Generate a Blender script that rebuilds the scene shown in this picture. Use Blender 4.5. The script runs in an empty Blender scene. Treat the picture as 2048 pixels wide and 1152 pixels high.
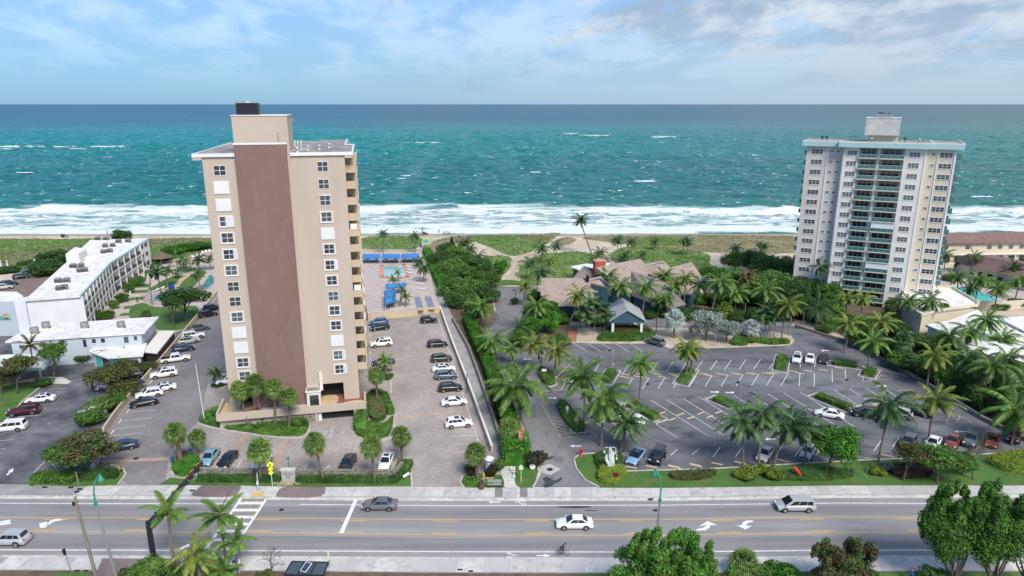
import bpy, bmesh, math, random
import numpy as np
from mathutils import Vector, Matrix
PI=math.pi; R=math.radians
S=bpy.context.scene; COL=S.collection
F=1365.0; TH=math.atan(368.5/F); H=52.0
CT,ST=math.cos(TH),math.sin(TH)
def ray(px,py):
    a=(px-1024)/F; b=-(py-576)/F
    return Vector((a, CT+b*ST, -ST+b*CT))
def P(px,py,z=0.0):
    "point at height z seen at a pixel of the 2048 px wide survey picture"
    d=ray(px,py); t=(z-H)/d.z
    return Vector((d.x*t,d.y*t,z))
def PYp(px,py,Y):
    d=ray(px,py); t=Y/d.y
    return Vector((d.x*t,Y,H+d.z*t))
def hgt(bp,top_py,z=0.0):
    b=P(bp[0],bp[1],z); return PYp(bp[0],top_py,b.y).z-z
# ---------------- materials
MT={}
def newmat(n):
    m=bpy.data.materials.new(n); m.use_nodes=True; MT[n]=m
    return m,m.node_tree.nodes,m.node_tree.links,m.node_tree.nodes['Principled BSDF']
def c4(c): return (c[0],c[1],c[2],1)
def mat(n,c,rough=.8,c2=None,scale=1.0,metal=0,bump=0,bscale=None,c3=None,spec=.5,detail=4,coord='P',lo=.35,hi=.65,sc3=None,stretch=None,coat=0):
    if n in MT: return MT[n]
    m,N,L,B=newmat(n)
    B.inputs['Roughness'].default_value=rough; B.inputs['Metallic'].default_value=metal
    B.inputs['Specular IOR Level'].default_value=spec
    if coat: B.inputs['Coat Weight'].default_value=coat; B.inputs['Coat Roughness'].default_value=.08
    B.inputs['Base Color'].default_value=c4(c)
    if coord=='P': src=N.new('ShaderNodeNewGeometry').outputs['Position']
    else: src=N.new('ShaderNodeTexCoord').outputs['Object']
    if stretch:
        mp=N.new('ShaderNodeMapping'); mp.inputs['Scale'].default_value=stretch; L.new(src,mp.inputs[0]); src=mp.outputs[0]
    def noise(s,d=detail):
        t=N.new('ShaderNodeTexNoise'); t.inputs['Scale'].default_value=s; t.inputs['Detail'].default_value=d; t.inputs['Roughness'].default_value=.6
        L.new(src,t.inputs['Vector']); return t.outputs['Fac']
    def ramp(f,a,b):
        r=N.new('ShaderNodeMapRange'); r.inputs[1].default_value=a; r.inputs[2].default_value=b; L.new(f,r.inputs[0]); return r.outputs[0]
    def mix(f,a,b):
        x=N.new('ShaderNodeMix'); x.data_type='RGBA'; L.new(f,x.inputs[0])
        for v,i in ((a,6),(b,7)):
            if isinstance(v,tuple): x.inputs[i].default_value=c4(v)
            else: L.new(v,x.inputs[i])
        return x.outputs[2]
    if c2:
        o=mix(ramp(noise(scale),lo,hi),tuple(c),tuple(c2))
        if c3: o=mix(ramp(noise(sc3 or scale*6),.5,.68),o,tuple(c3))
        L.new(o,B.inputs['Base Color'])
    if bump:
        b=N.new('ShaderNodeBump'); b.inputs['Strength'].default_value=bump; b.inputs['Distance'].default_value=.05
        L.new(noise(bscale or scale*8,3),b.inputs['Height']); L.new(b.outputs[0],B.inputs['Normal'])
    return m
def leafmat(n,c,c2,scale=.6,tr=.3,rough=.55):
    m,N,L,B=newmat(n)
    B.inputs['Roughness'].default_value=rough; B.inputs['Specular IOR Level'].default_value=.3
    g=N.new('ShaderNodeNewGeometry'); oi=N.new('ShaderNodeObjectInfo')
    t=N.new('ShaderNodeTexNoise'); t.inputs['Scale'].default_value=scale; t.inputs['Detail'].default_value=3; L.new(g.outputs['Position'],t.inputs['Vector'])
    r=N.new('ShaderNodeMapRange'); r.inputs[1].default_value=.36; r.inputs[2].default_value=.64; L.new(t.outputs['Fac'],r.inputs[0])
    x=N.new('ShaderNodeMix'); x.data_type='RGBA'; L.new(r.outputs[0],x.inputs[0]); x.inputs[6].default_value=c4(c); x.inputs[7].default_value=c4(c2)
    # every leaf island a little different
    v=N.new('ShaderNodeMapRange'); v.inputs[3].default_value=.65; v.inputs[4].default_value=1.6; L.new(g.outputs['Random Per Island'],v.inputs[0])
    v2=N.new('ShaderNodeMapRange'); v2.inputs[3].default_value=.8; v2.inputs[4].default_value=1.25; L.new(oi.outputs['Random'],v2.inputs[0])
    mm=N.new('ShaderNodeMath'); mm.operation='MULTIPLY'; L.new(v.outputs[0],mm.inputs[0]); L.new(v2.outputs[0],mm.inputs[1])
    vm=N.new('ShaderNodeVectorMath'); vm.operation='SCALE'; L.new(x.outputs[2],vm.inputs[0]); L.new(mm.outputs[0],vm.inputs['Scale'])
    L.new(vm.outputs[0],B.inputs['Base Color'])
    tl=N.new('ShaderNodeBsdfTranslucent'); L.new(vm.outputs[0],tl.inputs[0])
    ms=N.new('ShaderNodeMixShader'); ms.inputs[0].default_value=tr
    L.new(B.outputs[0],ms.inputs[1]); L.new(tl.outputs[0],ms.inputs[2]); L.new(ms.outputs[0],N['Material Output'].inputs[0])
    return m
# ---------------- objects
def tag(o,label=None,cat=None,group=None,kind=None):
    if label: o['label']=label
    if cat: o['category']=cat
    if group: o['group']=group
    if kind: o['kind']=kind
    return o
def empty(name,loc,rz=0,label=None,cat=None,group=None):
    o=bpy.data.objects.new(name,None); COL.objects.link(o); o.location=loc; o.rotation_euler=(0,0,rz); o.empty_display_size=.3
    return tag(o,label,cat,group)
class MB:
    def __init__(s): s.v=[]; s.f=[]; s.m=[]; s.sm=[]; s.X=None
    def add(s,vs,fs,mi=0,smooth=False):
        o=len(s.v)
        if s.X is not None: vs=[s.X@Vector(v) for v in vs]
        s.v+= [tuple(v) for v in vs]
        for f in fs: s.f.append([o+i for i in f]); s.m.append(mi); s.sm.append(smooth)
        return s
    def box(s,c,d,rz=0,mi=0,taper=1.0):
        cx,cy,cz=c; a,b,h=d[0]/2,d[1]/2,d[2]/2; co,si=math.cos(rz),math.sin(rz); vs=[]
        for k,z in ((1,-h),(taper,h)):
            for x,y in ((-a,-b),(a,-b),(a,b),(-a,b)):
                x*=k;y*=k; vs.append((cx+x*co-y*si,cy+x*si+y*co,cz+z))
        return s.add(vs,[(3,2,1,0),(4,5,6,7),(0,1,5,4),(1,2,6,5),(2,3,7,6),(3,0,4,7)],mi)
    def b2(s,x0,x1,y0,y1,z0,z1,mi=0): return s.box(((x0+x1)/2,(y0+y1)/2,(z0+z1)/2),(x1-x0,y1-y0,z1-z0),0,mi)
    def prism(s,poly,z0,z1,mi=0,top=None):
        n=len(poly); A=sum(poly[i][0]*poly[(i+1)%n][1]-poly[(i+1)%n][0]*poly[i][1] for i in range(n))
        if A<0: poly=poly[::-1]
        vs=[(p[0],p[1],z0) for p in poly]+[(p[0],p[1],z1) for p in poly]
        fs=[tuple(range(n-1,-1,-1))]
        s.add(vs,fs+[(i,(i+1)%n,n+(i+1)%n,n+i) for i in range(n)],mi)
        s.add(vs,[tuple(range(n,2*n))],mi if top is None else top); return s
    def roof(s,pts,th,mi=0):
        "slab whose top follows 3-D points"
        n=len(pts); A=sum(pts[i][0]*pts[(i+1)%n][1]-pts[(i+1)%n][0]*pts[i][1] for i in range(n))
        if A<0: pts=pts[::-1]
        vs=[(p[0],p[1],p[2]-th) for p in pts]+[tuple(p) for p in pts]
        return s.add(vs,[tuple(range(n-1,-1,-1)),tuple(range(n,2*n))]+[(i,(i+1)%n,n+(i+1)%n,n+i) for i in range(n)],mi)
    def skirt(s,pts,z0,mi=0,dz=.1):
        n=len(pts); A=sum(pts[i][0]*pts[(i+1)%n][1]-pts[(i+1)%n][0]*pts[i][1] for i in range(n))
        if A<0: pts=pts[::-1]
        vs=[(p[0],p[1],z0) for p in pts]+[(p[0],p[1],p[2]-dz) for p in pts]
        return s.add(vs,[tuple(range(n,2*n))]+[(i,(i+1)%n,n+(i+1)%n,n+i) for i in range(n)],mi)
    def tube(s,pts,rs,n=8,mi=0,smooth=True,cap=True):
        pts=[Vector(p) for p in pts]
        if not isinstance(rs,(list,tuple)): rs=[rs]*len(pts)
        vs=[];fs=[]
        for i,p in enumerate(pts):
            t=(pts[min(i+1,len(pts)-1)]-pts[max(i-1,0)]).normalized()
            a=Vector((0,0,1)) if abs(t.z)<.9 else Vector((1,0,0))
            u=t.cross(a).normalized(); w=t.cross(u)
            for k in range(n):
                an=2*PI*k/n; vs.append(p+(u*math.cos(an)+w*math.sin(an))*rs[i])
        for i in range(len(pts)-1):
            for k in range(n): fs.append((i*n+k,i*n+(k+1)%n,(i+1)*n+(k+1)%n,(i+1)*n+k))
        s.add(vs,fs,mi,smooth)
        if cap: s.add(vs,[tuple(range(n-1,-1,-1)),tuple(range((len(pts)-1)*n,len(pts)*n))],mi)
        return s
    def lathe(s,prof,n=12,mi=0,c=(0,0,0),smooth=True):
        vs=[];fs=[]
        for r,z in prof:
            for k in range(n): a=2*PI*k/n; vs.append((c[0]+r*math.cos(a),c[1]+r*math.sin(a),c[2]+z))
        for i in range(len(prof)-1):
            for k in range(n): fs.append((i*n+k,i*n+(k+1)%n,(i+1)*n+(k+1)%n,(i+1)*n+k))
        s.add(vs,fs,mi,smooth)
        if prof[0][0]>1e-4: s.add(vs,[tuple(range(n-1,-1,-1))],mi)
        if prof[-1][0]>1e-4: s.add(vs,[tuple(range((len(prof)-1)*n,len(prof)*n))],mi)
        return s
    def build_each(s,name,mats,parent=None,**k):
        "one object for every piece that was added"
        a=0; out=[]; lo=0
        for i,f in enumerate(s.f):
            last=i==len(s.f)-1
            if last or min(s.f[i+1])>max(max(q) for q in s.f[lo:i+1]):
                v0=min(min(q) for q in s.f[lo:i+1]); v1=max(max(q) for q in s.f[lo:i+1])+1; n=MB(); n.v=s.v[v0:v1]; n.f=[[t-v0 for t in q] for q in s.f[lo:i+1]]; n.m=s.m[lo:i+1]; n.sm=s.sm[lo:i+1]; lo=i+1
                out.append(n.build(name,mats,parent,**k))
        return out
    def mesh(s,name,mats,bevel=0,fixn=False):
        me=bpy.data.meshes.new(name); me.from_pydata(s.v,[],s.f)
        for m in (mats if isinstance(mats,(list,tuple)) else [mats]): me.materials.append(MT[m] if isinstance(m,str) else m)
        me.polygons.foreach_set('material_index',s.m); me.polygons.foreach_set('use_smooth',s.sm)
        if bevel or fixn:
            b=bmesh.new(); b.from_mesh(me); bmesh.ops.remove_doubles(b,verts=b.verts,dist=1e-4)
            bmesh.ops.recalc_face_normals(b,faces=b.faces)
            if bevel: bmesh.ops.bevel(b,geom=list(b.edges),offset=bevel,segments=2,affect='EDGES',clamp_overlap=True)
            b.to_mesh(me); b.free()
        me.update(); return me
    def build(s,name,mats,parent=None,loc=None,bevel=0,fixn=False,**k):
        o=bpy.data.objects.new(name,s.mesh(name,mats,bevel,fixn)); COL.objects.link(o)
        if parent: o.parent=parent
        if loc is not None: o.location=loc
        return tag(o,**k)
def obj(name,me,parent=None,loc=(0,0,0),rz=0,sc=None,**k):
    o=bpy.data.objects.new(name,me); COL.objects.link(o); o.parent=parent; o.location=loc; o.rotation_euler=(0,0,rz)
    if sc: o.scale=(sc,)*3 if not isinstance(sc,tuple) else sc
    return tag(o,**k)
def recol(o,m,slot=0):
    o.material_slots[slot].link='OBJECT'; o.material_slots[slot].material=MT[m] if isinstance(m,str) else m
def px(pts,z=0.0): return [P(a,b,z) for a,b in pts]
def sheet(name,pts,m,z,kind='structure',**k):
    ps=px(pts,z); n=len(ps); A=sum(ps[i][0]*ps[(i+1)%n][1]-ps[(i+1)%n][0]*ps[i][1] for i in range(n))
    if A<0: ps=ps[::-1]
    b=MB(); b.add(ps,[tuple(range(n))]); return b.build(name,m,kind=kind,**k)
def strip_pts(w0,w1,w):
    d=(w1-w0); d.z=0; d.normalize(); n=Vector((-d.y,d.x,0))*w/2
    return [w0-n,w1-n,w1+n,w0+n]
def smooth_poly(pts,k=4,closed=True):
    "Catmull-Rom through pixel points"
    n=len(pts); out=[]
    for i in range(n if closed else n-1):
        g=lambda j:(pts[j%n] if closed else pts[max(0,min(n-1,j))])
        p0,p1,p2,p3=g(i-1),g(i),g(i+1),g(i+2)
        for j in range(k):
            t=j/k
            out.append(tuple(.5*((2*p1[a])+(-p0[a]+p2[a])*t+(2*p0[a]-5*p1[a]+4*p2[a]-p3[a])*t*t+(-p0[a]+3*p1[a]-3*p2[a]+p3[a])*t**3) for a in (0,1)))
    if not closed: out.append(pts[-1])
    return out
def kerb_mb(b,pts,w=.22,h=.15,z=0.0,mi=0):
    for a,c in zip(pts[:-1],pts[1:]):
        a=Vector(a);c=Vector(c); d=(c-a); L=d.length
        if L<.05: continue
        b.box(((a.x+c.x)/2,(a.y+c.y)/2,z+h/2),(L+w*.35,w,h),math.atan2(d.y,d.x),mi)
def kerb(name,pts,m,w=.22,h=.15,z=0.0,closed=False,parent=None,**k):
    ps=px(pts,0)
    if closed: ps.append(ps[0])
    b=MB(); kerb_mb(b,ps,w,h,z); return b.build(name,m,parent,**k)
# ---------------- camera, light, sky
cam=bpy.data.cameras.new('camera'); co=bpy.data.objects.new('camera',cam); COL.objects.link(co); S.camera=co
co.location=(0,0,H); co.rotation_euler=(PI/2-TH,0,0); cam.sensor_width=36; cam.lens=36*F/2048; cam.clip_start=1; cam.clip_end=200000
S.view_settings.view_transform='Standard'; S.view_settings.look='None'; S.view_settings.exposure=.84; S.view_settings.gamma=1
SUN_EL,SUN_AZ=R(48),R(155)      # azimuth measured from +y (the sea) towards +x (right)
sd=Vector((math.cos(SUN_EL)*math.sin(SUN_AZ),math.cos(SUN_EL)*math.cos(SUN_AZ),math.sin(SUN_EL)))
sl=bpy.data.lights.new('sun','SUN'); so=bpy.data.objects.new('sun',sl); COL.objects.link(so)
sl.energy=2.35; sl.angle=R(24); sl.color=(1,.93,.82); so.rotation_euler=(-sd).to_track_quat('-Z','Y').to_euler()
W=bpy.data.worlds.new('World'); S.world=W; W.use_nodes=True
N=W.node_tree.nodes; L=W.node_tree.links; BG=N['Background']
sk=N.new('ShaderNodeTexSky'); sk.sky_type='NISHITA'; sk.sun_disc=False; sk.sun_elevation=SUN_EL; sk.sun_rotation=SUN_AZ; sk.air_density=1.0; sk.dust_density=.6; sk.ozone_density=2.5
tc=N.new('ShaderNodeTexCoord'); sp=N.new('ShaderNodeSeparateXYZ'); L.new(tc.outputs['Generated'],sp.inputs[0])
def mth(op,a,b=None,c=None):
    n=N.new('ShaderNodeMath'); n.operation=op
    for i,v in enumerate((a,b,c)):
        if v is None: continue
        if isinstance(v,(int,float)): n.inputs[i].default_value=v
        else: L.new(v,n.inputs[i])
    return n.outputs[0]
zz=mth('ADD',mth('MAXIMUM',sp.outputs[2],0.0),.2)
cb=N.new('ShaderNodeCombineXYZ'); L.new(mth('DIVIDE',sp.outputs[0],zz),cb.inputs[0]); L.new(mth('DIVIDE',sp.outputs[1],zz),cb.inputs[1])
def wn(scale,det,rough,off,dist=0):
    mp=N.new('ShaderNodeMapping'); mp.inputs['Location'].default_value=off; mp.inputs['Scale'].default_value=(1,.62,1); mp.inputs['Rotation'].default_value=(0,0,R(24))
    t=N.new('ShaderNodeTexNoise'); t.inputs['Scale'].default_value=scale; t.inputs['Detail'].default_value=det; t.inputs['Roughness'].default_value=rough; t.inputs['Distortion'].default_value=dist
    L.new(cb.outputs[0],mp.inputs[0]); L.new(mp.outputs[0],t.inputs['Vector']); return t.outputs['Fac']
def wr(v,a,b,c=0.,d=1.):
    r=N.new('ShaderNodeMapRange'); r.interpolation_type='SMOOTHSTEP'
    for i,k in enumerate((a,b,c,d)): r.inputs[i+1].default_value=k
    L.new(v,r.inputs[0]); return r.outputs[0]
# cloud cover grows towards the right, thins near the zenith-left
cov=mth('ADD',wn(1.5,10,.6,(3.1,1.7,0),.2),mth('MULTIPLY',sp.outputs[0],.30))
mask=wr(cov,.455,.62)
veil=wr(sp.outputs[2],.0,.30,.95,.10)
mask=mth('MAXIMUM',mask,mth('MULTIPLY',veil,wr(sp.outputs[0],-.75,.5,.8,1.)))
shade=wr(wn(2.6,10,.62,(9.2,4.4,0),.2),.40,.60)
def rgbmix(f,a,b):
    x=N.new('ShaderNodeMix'); x.data_type='RGBA'
    if isinstance(f,float): x.inputs[0].default_value=f
    else: L.new(f,x.inputs[0])
    for v,i in ((a,6),(b,7)):
        if isinstance(v,tuple): x.inputs[i].default_value=c4(v)
        else: L.new(v,x.inputs[i])
    return x.outputs[2]
cl=rgbmix(shade,(1.9,2.4,3.05),(3.7,3.95,4.2))
tintn=N.new('ShaderNodeMix'); tintn.data_type='RGBA'; tintn.blend_type='MULTIPLY'; tintn.inputs[0].default_value=1; L.new(sk.outputs[0],tintn.inputs[6]); tintn.inputs[7].default_value=(.36,.62,.9,1)
hz=rgbmix(wr(sp.outputs[0],-.6,.5),(1.3,2.3,3.55),(2.35,3.0,3.65))
cl=rgbmix(wr(sp.outputs[2],.0,.13,.0,1.),hz,cl)
sky=rgbmix(mth('MULTIPLY',mask,.9),tintn.outputs[2],cl)
L.new(sky,BG.inputs[0]); BG.inputs[1].default_value=.115
# ---------------- palette
mat('asphalt_lot',(.09,.094,.103),.85,(.205,.21,.22),.07,c3=(.07,.074,.085),sc3=.4,stretch=(.5,1,1),bump=.3,bscale=6,detail=6)
mat('asphalt_old',(.05,.055,.065),.85,(.21,.215,.225),.16,c3=(.09,.095,.11),sc3=.6,detail=7,lo=.38,hi=.68)
mat('asphalt_road',(.255,.25,.25),.85,(.31,.305,.305),.5,c3=(.215,.21,.212),sc3=.12,stretch=(.12,1,1),detail=6,lo=.4,hi=.6)
mat('paint_white',(.78,.78,.78),.6,(.5,.5,.5),2.2,lo=.5,hi=.72,detail=8); mat('paint_worn',(.5,.5,.5),.7,(.3,.3,.3),1.6)
mat('paint_yellow',(.75,.46,.14),.6,(.6,.38,.14),1.5); mat('paint_cream',(.74,.58,.34),.7,(.6,.48,.3),1.0)
mat('concrete',(.62,.61,.58),.85,(.5,.49,.47),.35,c3=(.42,.41,.4),sc3=1.2); mat('kerb_concrete',(.62,.61,.56),.85,(.42,.41,.38),.7)
mat('walk_grey',(.26,.26,.26),.85,(.36,.36,.35),.4)
mat('crosswalk_tan',(.24,.21,.18),.85,(.3,.27,.24),1.0)
mat('sand',(.62,.53,.42),.95,(.44,.36,.27),.12,c3=(.5,.42,.34),sc3=.9,bump=.4,bscale=1.5)
mat('wet_sand',(.36,.29,.23),.7,(.42,.35,.28),.05)
mat('sand_path',(.5,.42,.33),.95,(.42,.34,.26),.5)
mat('gravel_tan',(.62,.47,.27),.95,(.45,.33,.18),2.5,bump=.5,bscale=5); mat('mulch_red',(.2,.07,.06),.95,(.28,.12,.09),3)
mat('soil',(.09,.065,.045),.95,(.16,.12,.08),.6)
mat('grass',(.045,.12,.018),.9,(.075,.17,.03),.22,c3=(.12,.15,.04),sc3=.5,bump=.5,bscale=5)
mat('beige',(.53,.445,.375),.85,(.48,.4,.335),.2,c3=(.53,.44,.34),sc3=.8,stretch=(1,1,.35),detail=7,bump=.25,bscale=6)
mat('beige_warm',(.58,.47,.33),.85,(.52,.42,.3),.2); mat('mauve',(.235,.145,.13),.85,(.2,.122,.108),.16,c3=(.245,.153,.137),sc3=.9,stretch=(1,1,.5),detail=8,bump=.3,bscale=6)
mat('roof_tar',(.17,.16,.15),.9,(.3,.29,.27),.25,c3=(.42,.42,.41),sc3=.4,detail=6)
mat('white',(.78,.79,.8),.6,(.72,.73,.74),.3); mat('white_roof',(.84,.84,.82),.7,(.7,.69,.66),.22,c3=(.5,.48,.44),sc3=.9,detail=8)
mat('asphalt_pale',(.15,.15,.155),.85,(.26,.26,.265),.15,c3=(.12,.12,.125),sc3=.6,stretch=(1,.4,1),detail=6); mat('asphalt_worn',(.2,.195,.2),.85,(.25,.245,.25),.4,stretch=(.1,1.5,1),detail=6,lo=.4,hi=.6)
mat('dune_dry',(.2,.17,.085),.95,(.3,.27,.16),.12,c3=(.12,.14,.05),sc3=.4,detail=7,bump=.5,bscale=1.2)
mat('offwhite',(.76,.725,.66),.75,(.69,.66,.6),.2); mat('cream_wall',(.64,.57,.44),.8,(.58,.52,.4),.2); mat('grey_wall',(.62,.58,.52),.8,(.57,.535,.48),.2)
mat('pale_blue_wall',(.5,.56,.62),.8,(.46,.52,.58),.25); mat('teal',(.1,.4,.4),.5,(.12,.45,.44),.5); mat('pale_teal',(.4,.6,.6),.6,(.36,.55,.56),.5)
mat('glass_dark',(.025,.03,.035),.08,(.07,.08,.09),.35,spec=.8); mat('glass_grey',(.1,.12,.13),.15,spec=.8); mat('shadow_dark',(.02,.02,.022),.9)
mat('teal_glass',(.05,.13,.125),.12,(.07,.17,.165),.3,spec=.8)
mat('metal_grey',(.2,.205,.21),.6,(.28,.28,.28),2,metal=.1); mat('metal_dark',(.03,.035,.045),.4,metal=.3); mat('galv',(.4,.42,.42),.5,metal=.5)
mat('wood_pole',(.27,.24,.2),.9,(.2,.18,.15),.8); mat('wood_fence',(.5,.44,.36),.9,(.4,.34,.27),1)
mat('shingle',(.37,.29,.24),.9,(.28,.215,.185),.5,c3=(.45,.36,.3),sc3=2.2,stretch=(1,1,2)); mat('shingle_dark',(.2,.175,.16),.9,(.25,.21,.19),.6,c3=(.16,.14,.13),sc3=2)
mat('dark_teal_wall',(.025,.085,.11),.7,(.035,.1,.13),.5); mat('red_brick',(.5,.1,.07),.85,(.38,.08,.06),1.5)
mat('red_roof',(.2,.125,.11),.9,(.16,.1,.09),.5,c3=(.25,.16,.14),sc3=1.5)
mat('blue_canvas',(.04,.22,.55),.75,(.04,.18,.46),.4); mat('pool_blue',(.02,.42,.62),.1,(.05,.52,.68),.5,bump=.2,bscale=1.5); mat('pool_pale',(.3,.48,.45),.1,(.42,.58,.53),.15,bump=.15,bscale=1.5)
mat('pool_teal',(.03,.5,.48),.1,(.06,.58,.54),.4,bump=.15,bscale=1.5); mat('pool_green',(.05,.2,.15),.2,(.08,.28,.2),.5)
mat('coral',(.5,.24,.17),.85,(.55,.33,.26),.6); mat('court_blue',(.16,.21,.28),.8,(.2,.26,.33),.5); mat('deck_pink',(.5,.42,.38),.9,(.42,.35,.32),.3,c3=(.56,.49,.46),sc3=.9)
mat('lamp_green',(.03,.3,.2),.4,(.03,.25,.17),1); mat('red_paint',(.5,.03,.03),.5); mat('plaza_brown',(.23,.17,.14),.9,(.18,.135,.115),.3)
mat('rubber',(.015,.015,.016),.8); mat('chrome',(.5,.5,.52),.3,metal=.9); mat('black_plastic',(.02,.02,.022),.5)
mat('lamp_lens',(.75,.78,.8),.15); mat('tail_red',(.35,.01,.01),.25); mat('plate',(.6,.6,.55),.5); mat('car_glass',(.012,.018,.022),.06,spec=.9)
mat('bark',(.17,.13,.1),.95,(.1,.08,.06),1.5,bump=.6,bscale=5); mat('palm_bark',(.23,.2,.165),.95,(.15,.13,.105),2.0,stretch=(.3,.3,3),bump=.5,bscale=3)
mat('sabal_bark',(.2,.16,.12),.95,(.12,.1,.08),2.0,stretch=(.3,.3,3))
mat('yellow_green',(.6,.75,.02),.5); mat('hiviz',(.8,.85,.02),.5); mat('signal_yellow',(.7,.42,.03),.5); mat('foam',(.82,.86,.86),.8,(.62,.74,.74),.25,detail=7)
mat('stone_white',(.7,.72,.72),.7,(.5,.54,.55),2.2); mat('blue_paint',(.02,.08,.35),.5); mat('skin',(.4,.23,.15),.6)
mat('solar',(.03,.06,.1),.2,spec=.8); mat('shelter_glass',(.05,.09,.12),.15,spec=.8); mat('stone_wall',(.26,.24,.2),.9,(.12,.12,.1),2.2,c3=(.4,.37,.33),sc3=4,bump=.6,bscale=4)
mat('rock',(.5,.42,.3),.9,(.35,.28,.2),3); mat('bin_brown',(.14,.08,.06),.8); mat('lime_sign',(.4,.75,.25),.6)
for n,c in dict(cw=(.8,.8,.8),cb=(.012,.013,.016),cs=(.42,.44,.46),cg=(.09,.1,.11),cn=(.02,.04,.09),cbl=(.03,.09,.25),clb=(.2,.36,.42),cr=(.2,.035,.035),cmr=(.08,.012,.018),cgb=(.1,.14,.19),cgd=(.22,.17,.11),cpu=(.04,.03,.06),cgr=(.035,.045,.04),cgh=(.13,.145,.16),cbb=(.22,.38,.55)).items():
    mat('paint_'+n,c,.25,coat=.6)
leafmat('leaf_green',(.05,.12,.022),(.11,.22,.036)); leafmat('leaf_dark',(.035,.085,.022),(.07,.15,.034)); leafmat('leaf_bright',(.035,.13,.014),(.085,.23,.025),.8)
leafmat('leaf_mid',(.055,.15,.025),(.12,.27,.04),.9); leafmat('leaf_olive',(.07,.085,.025),(.12,.14,.04)); leafmat('leaf_bronze',(.13,.1,.055),(.07,.14,.03)); leafmat('leaf_silver',(.2,.25,.21),(.3,.36,.31)); leafmat('leaf_yellow',(.2,.25,.03),(.12,.2,.03),.6)
leafmat('leaf_grape',(.06,.14,.03),(.12,.23,.05),.35); leafmat('leaf_purple',(.06,.03,.03),(.09,.07,.03)); leafmat('leaf_maroon',(.045,.03,.02),(.04,.055,.02))
leafmat('palm_green',(.07,.14,.03),(.135,.235,.045),.5,.25,.4); leafmat('palm_yellow',(.1,.18,.03),(.22,.25,.05),.5,.3,.4); leafmat('palm_dark',(.04,.085,.03),(.075,.145,.045),.5,.2,.4)
leafmat('palm_brown',(.16,.1,.05),(.1,.1,.03),.5,.25); leafmat('palm_silver',(.27,.33,.31),(.38,.43,.4),.5,.2); leafmat('sabal_leaf',(.08,.15,.03),(.17,.25,.06),.6,.2,.4)
leafmat('flower_red',(.4,.03,.03),(.3,.05,.1)); leafmat('flower_blue',(.03,.08,.3),(.06,.15,.3)); leafmat('dune_scrub',(.16,.25,.055),(.085,.24,.04),.08); leafmat('dune_grass',(.26,.23,.11),(.17,.19,.07),.1)
def brick(n,a,b,mortar,sc,rz=0):
    m,N,L,B=newmat(n); B.inputs['Roughness'].default_value=.9
    g=N.new('ShaderNodeNewGeometry'); mp=N.new('ShaderNodeMapping'); mp.inputs['Rotation'].default_value=(0,0,rz); L.new(g.outputs['Position'],mp.inputs[0])
    t=N.new('ShaderNodeTexBrick'); L.new(mp.outputs[0],t.inputs['Vector']); t.inputs['Scale'].default_value=sc
    t.inputs['Color1'].default_value=c4(a); t.inputs['Color2'].default_value=c4(b); t.inputs['Mortar'].default_value=c4(mortar); t.inputs['Mortar Size'].default_value=.03; t.inputs['Bias'].default_value=0
    no=N.new('ShaderNodeTexNoise'); no.inputs['Scale'].default_value=.09; no.inputs['Detail'].default_value=8; no.inputs['Roughness'].default_value=.7; L.new(g.outputs['Position'],no.inputs['Vector'])
    r=N.new('ShaderNodeMapRange'); r.inputs[1].default_value=.3; r.inputs[2].default_value=.7; r.inputs[3].default_value=.68; r.inputs[4].default_value=1.3; L.new(no.outputs['Fac'],r.inputs[0])
    v=N.new('ShaderNodeVectorMath'); v.operation='SCALE'; L.new(t.outputs[0],v.inputs[0]); L.new(r.outputs[0],v.inputs['Scale']); L.new(v.outputs[0],B.inputs['Base Color'])
brick('pavers',(.44,.38,.35),(.31,.275,.26),(.25,.23,.21),1.2,R(-12)); brick('pavers_grey_shade',(.27,.25,.245),(.2,.19,.19),(.17,.16,.16),1.2,R(-12))
brick('pavers_red',(.27,.2,.19),(.21,.165,.165),(.16,.14,.14),1.6,R(38)); brick('pavers_pink',(.5,.36,.27),(.4,.28,.22),(.34,.26,.2),1.5,R(-12))
brick('red_brick_walk',(.42,.15,.08),(.34,.12,.07),(.3,.2,.15),1.5)
random.seed(7); RG=np.random.default_rng(7)
# ================= THE SETTING =================
def plain(name,x0,x1,y0,y1,z,m):
    b=MB(); b.add([(x0,y0,z),(x1,y0,z),(x1,y1,z),(x0,y1,z)],[(0,1,2,3)]); return b.build(name,m,kind='structure')
plain('ground',-30000,30000,-400,60000,-4,'sand')
YS=P(1024,464.5).y            # waterline
# near land, far land, beach slope
KX=[-500,0,480,900,1340,1680,2048,2600]
def line(ys): return list(zip(KX,ys))
KF=line([988,992,993.5,996.5,996,990.5,990,990]); KN=line([1110,1113,1114,1117,1118,1113.5,1114,1114])
SF=line([970,970,971,974,975,970,970,970]); SN=line([1138,1141,1142,1146,1147,1143,1143,1143])
def lerp(l,x):
    for a,c in zip(l[:-1],l[1:]):
        if a[0]<=x<=c[0]: return a[1]+(c[1]-a[1])*(x-a[0])/(c[0]-a[0])
XSm=[-500,-200,0,120,240,360,480,620,760,900,1010,1120,1230,1340,1425,1510,1600,1680,1800,1920,2048,2300,2600]
def sline(l,dy=0): return smooth_poly([(x,lerp(l,x)+dy) for x in XSm],1,False)
b=MB(); far=px(sline(KF,-1.2)); b.add([*far,(400,YS-9,0),(-400,YS-9,0)],[tuple(range(len(far)+2))]); b.build('land','sand',kind='structure')
b=MB(); near=px(sline(KN,1.2)); b.add([*near[::-1],(-400,-60,0),(400,-60,0)],[tuple(range(len(near)+2))]); b.build('verge','soil',kind='structure')
b=MB(); b.add([(-30000,YS-9.05,0),(30000,YS-9.05,0),(30000,YS+25,-1.9),(-30000,YS+25,-1.9)],[(0,1,2,3)]); 
b.build('beach','wet_sand',kind='structure')
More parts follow.
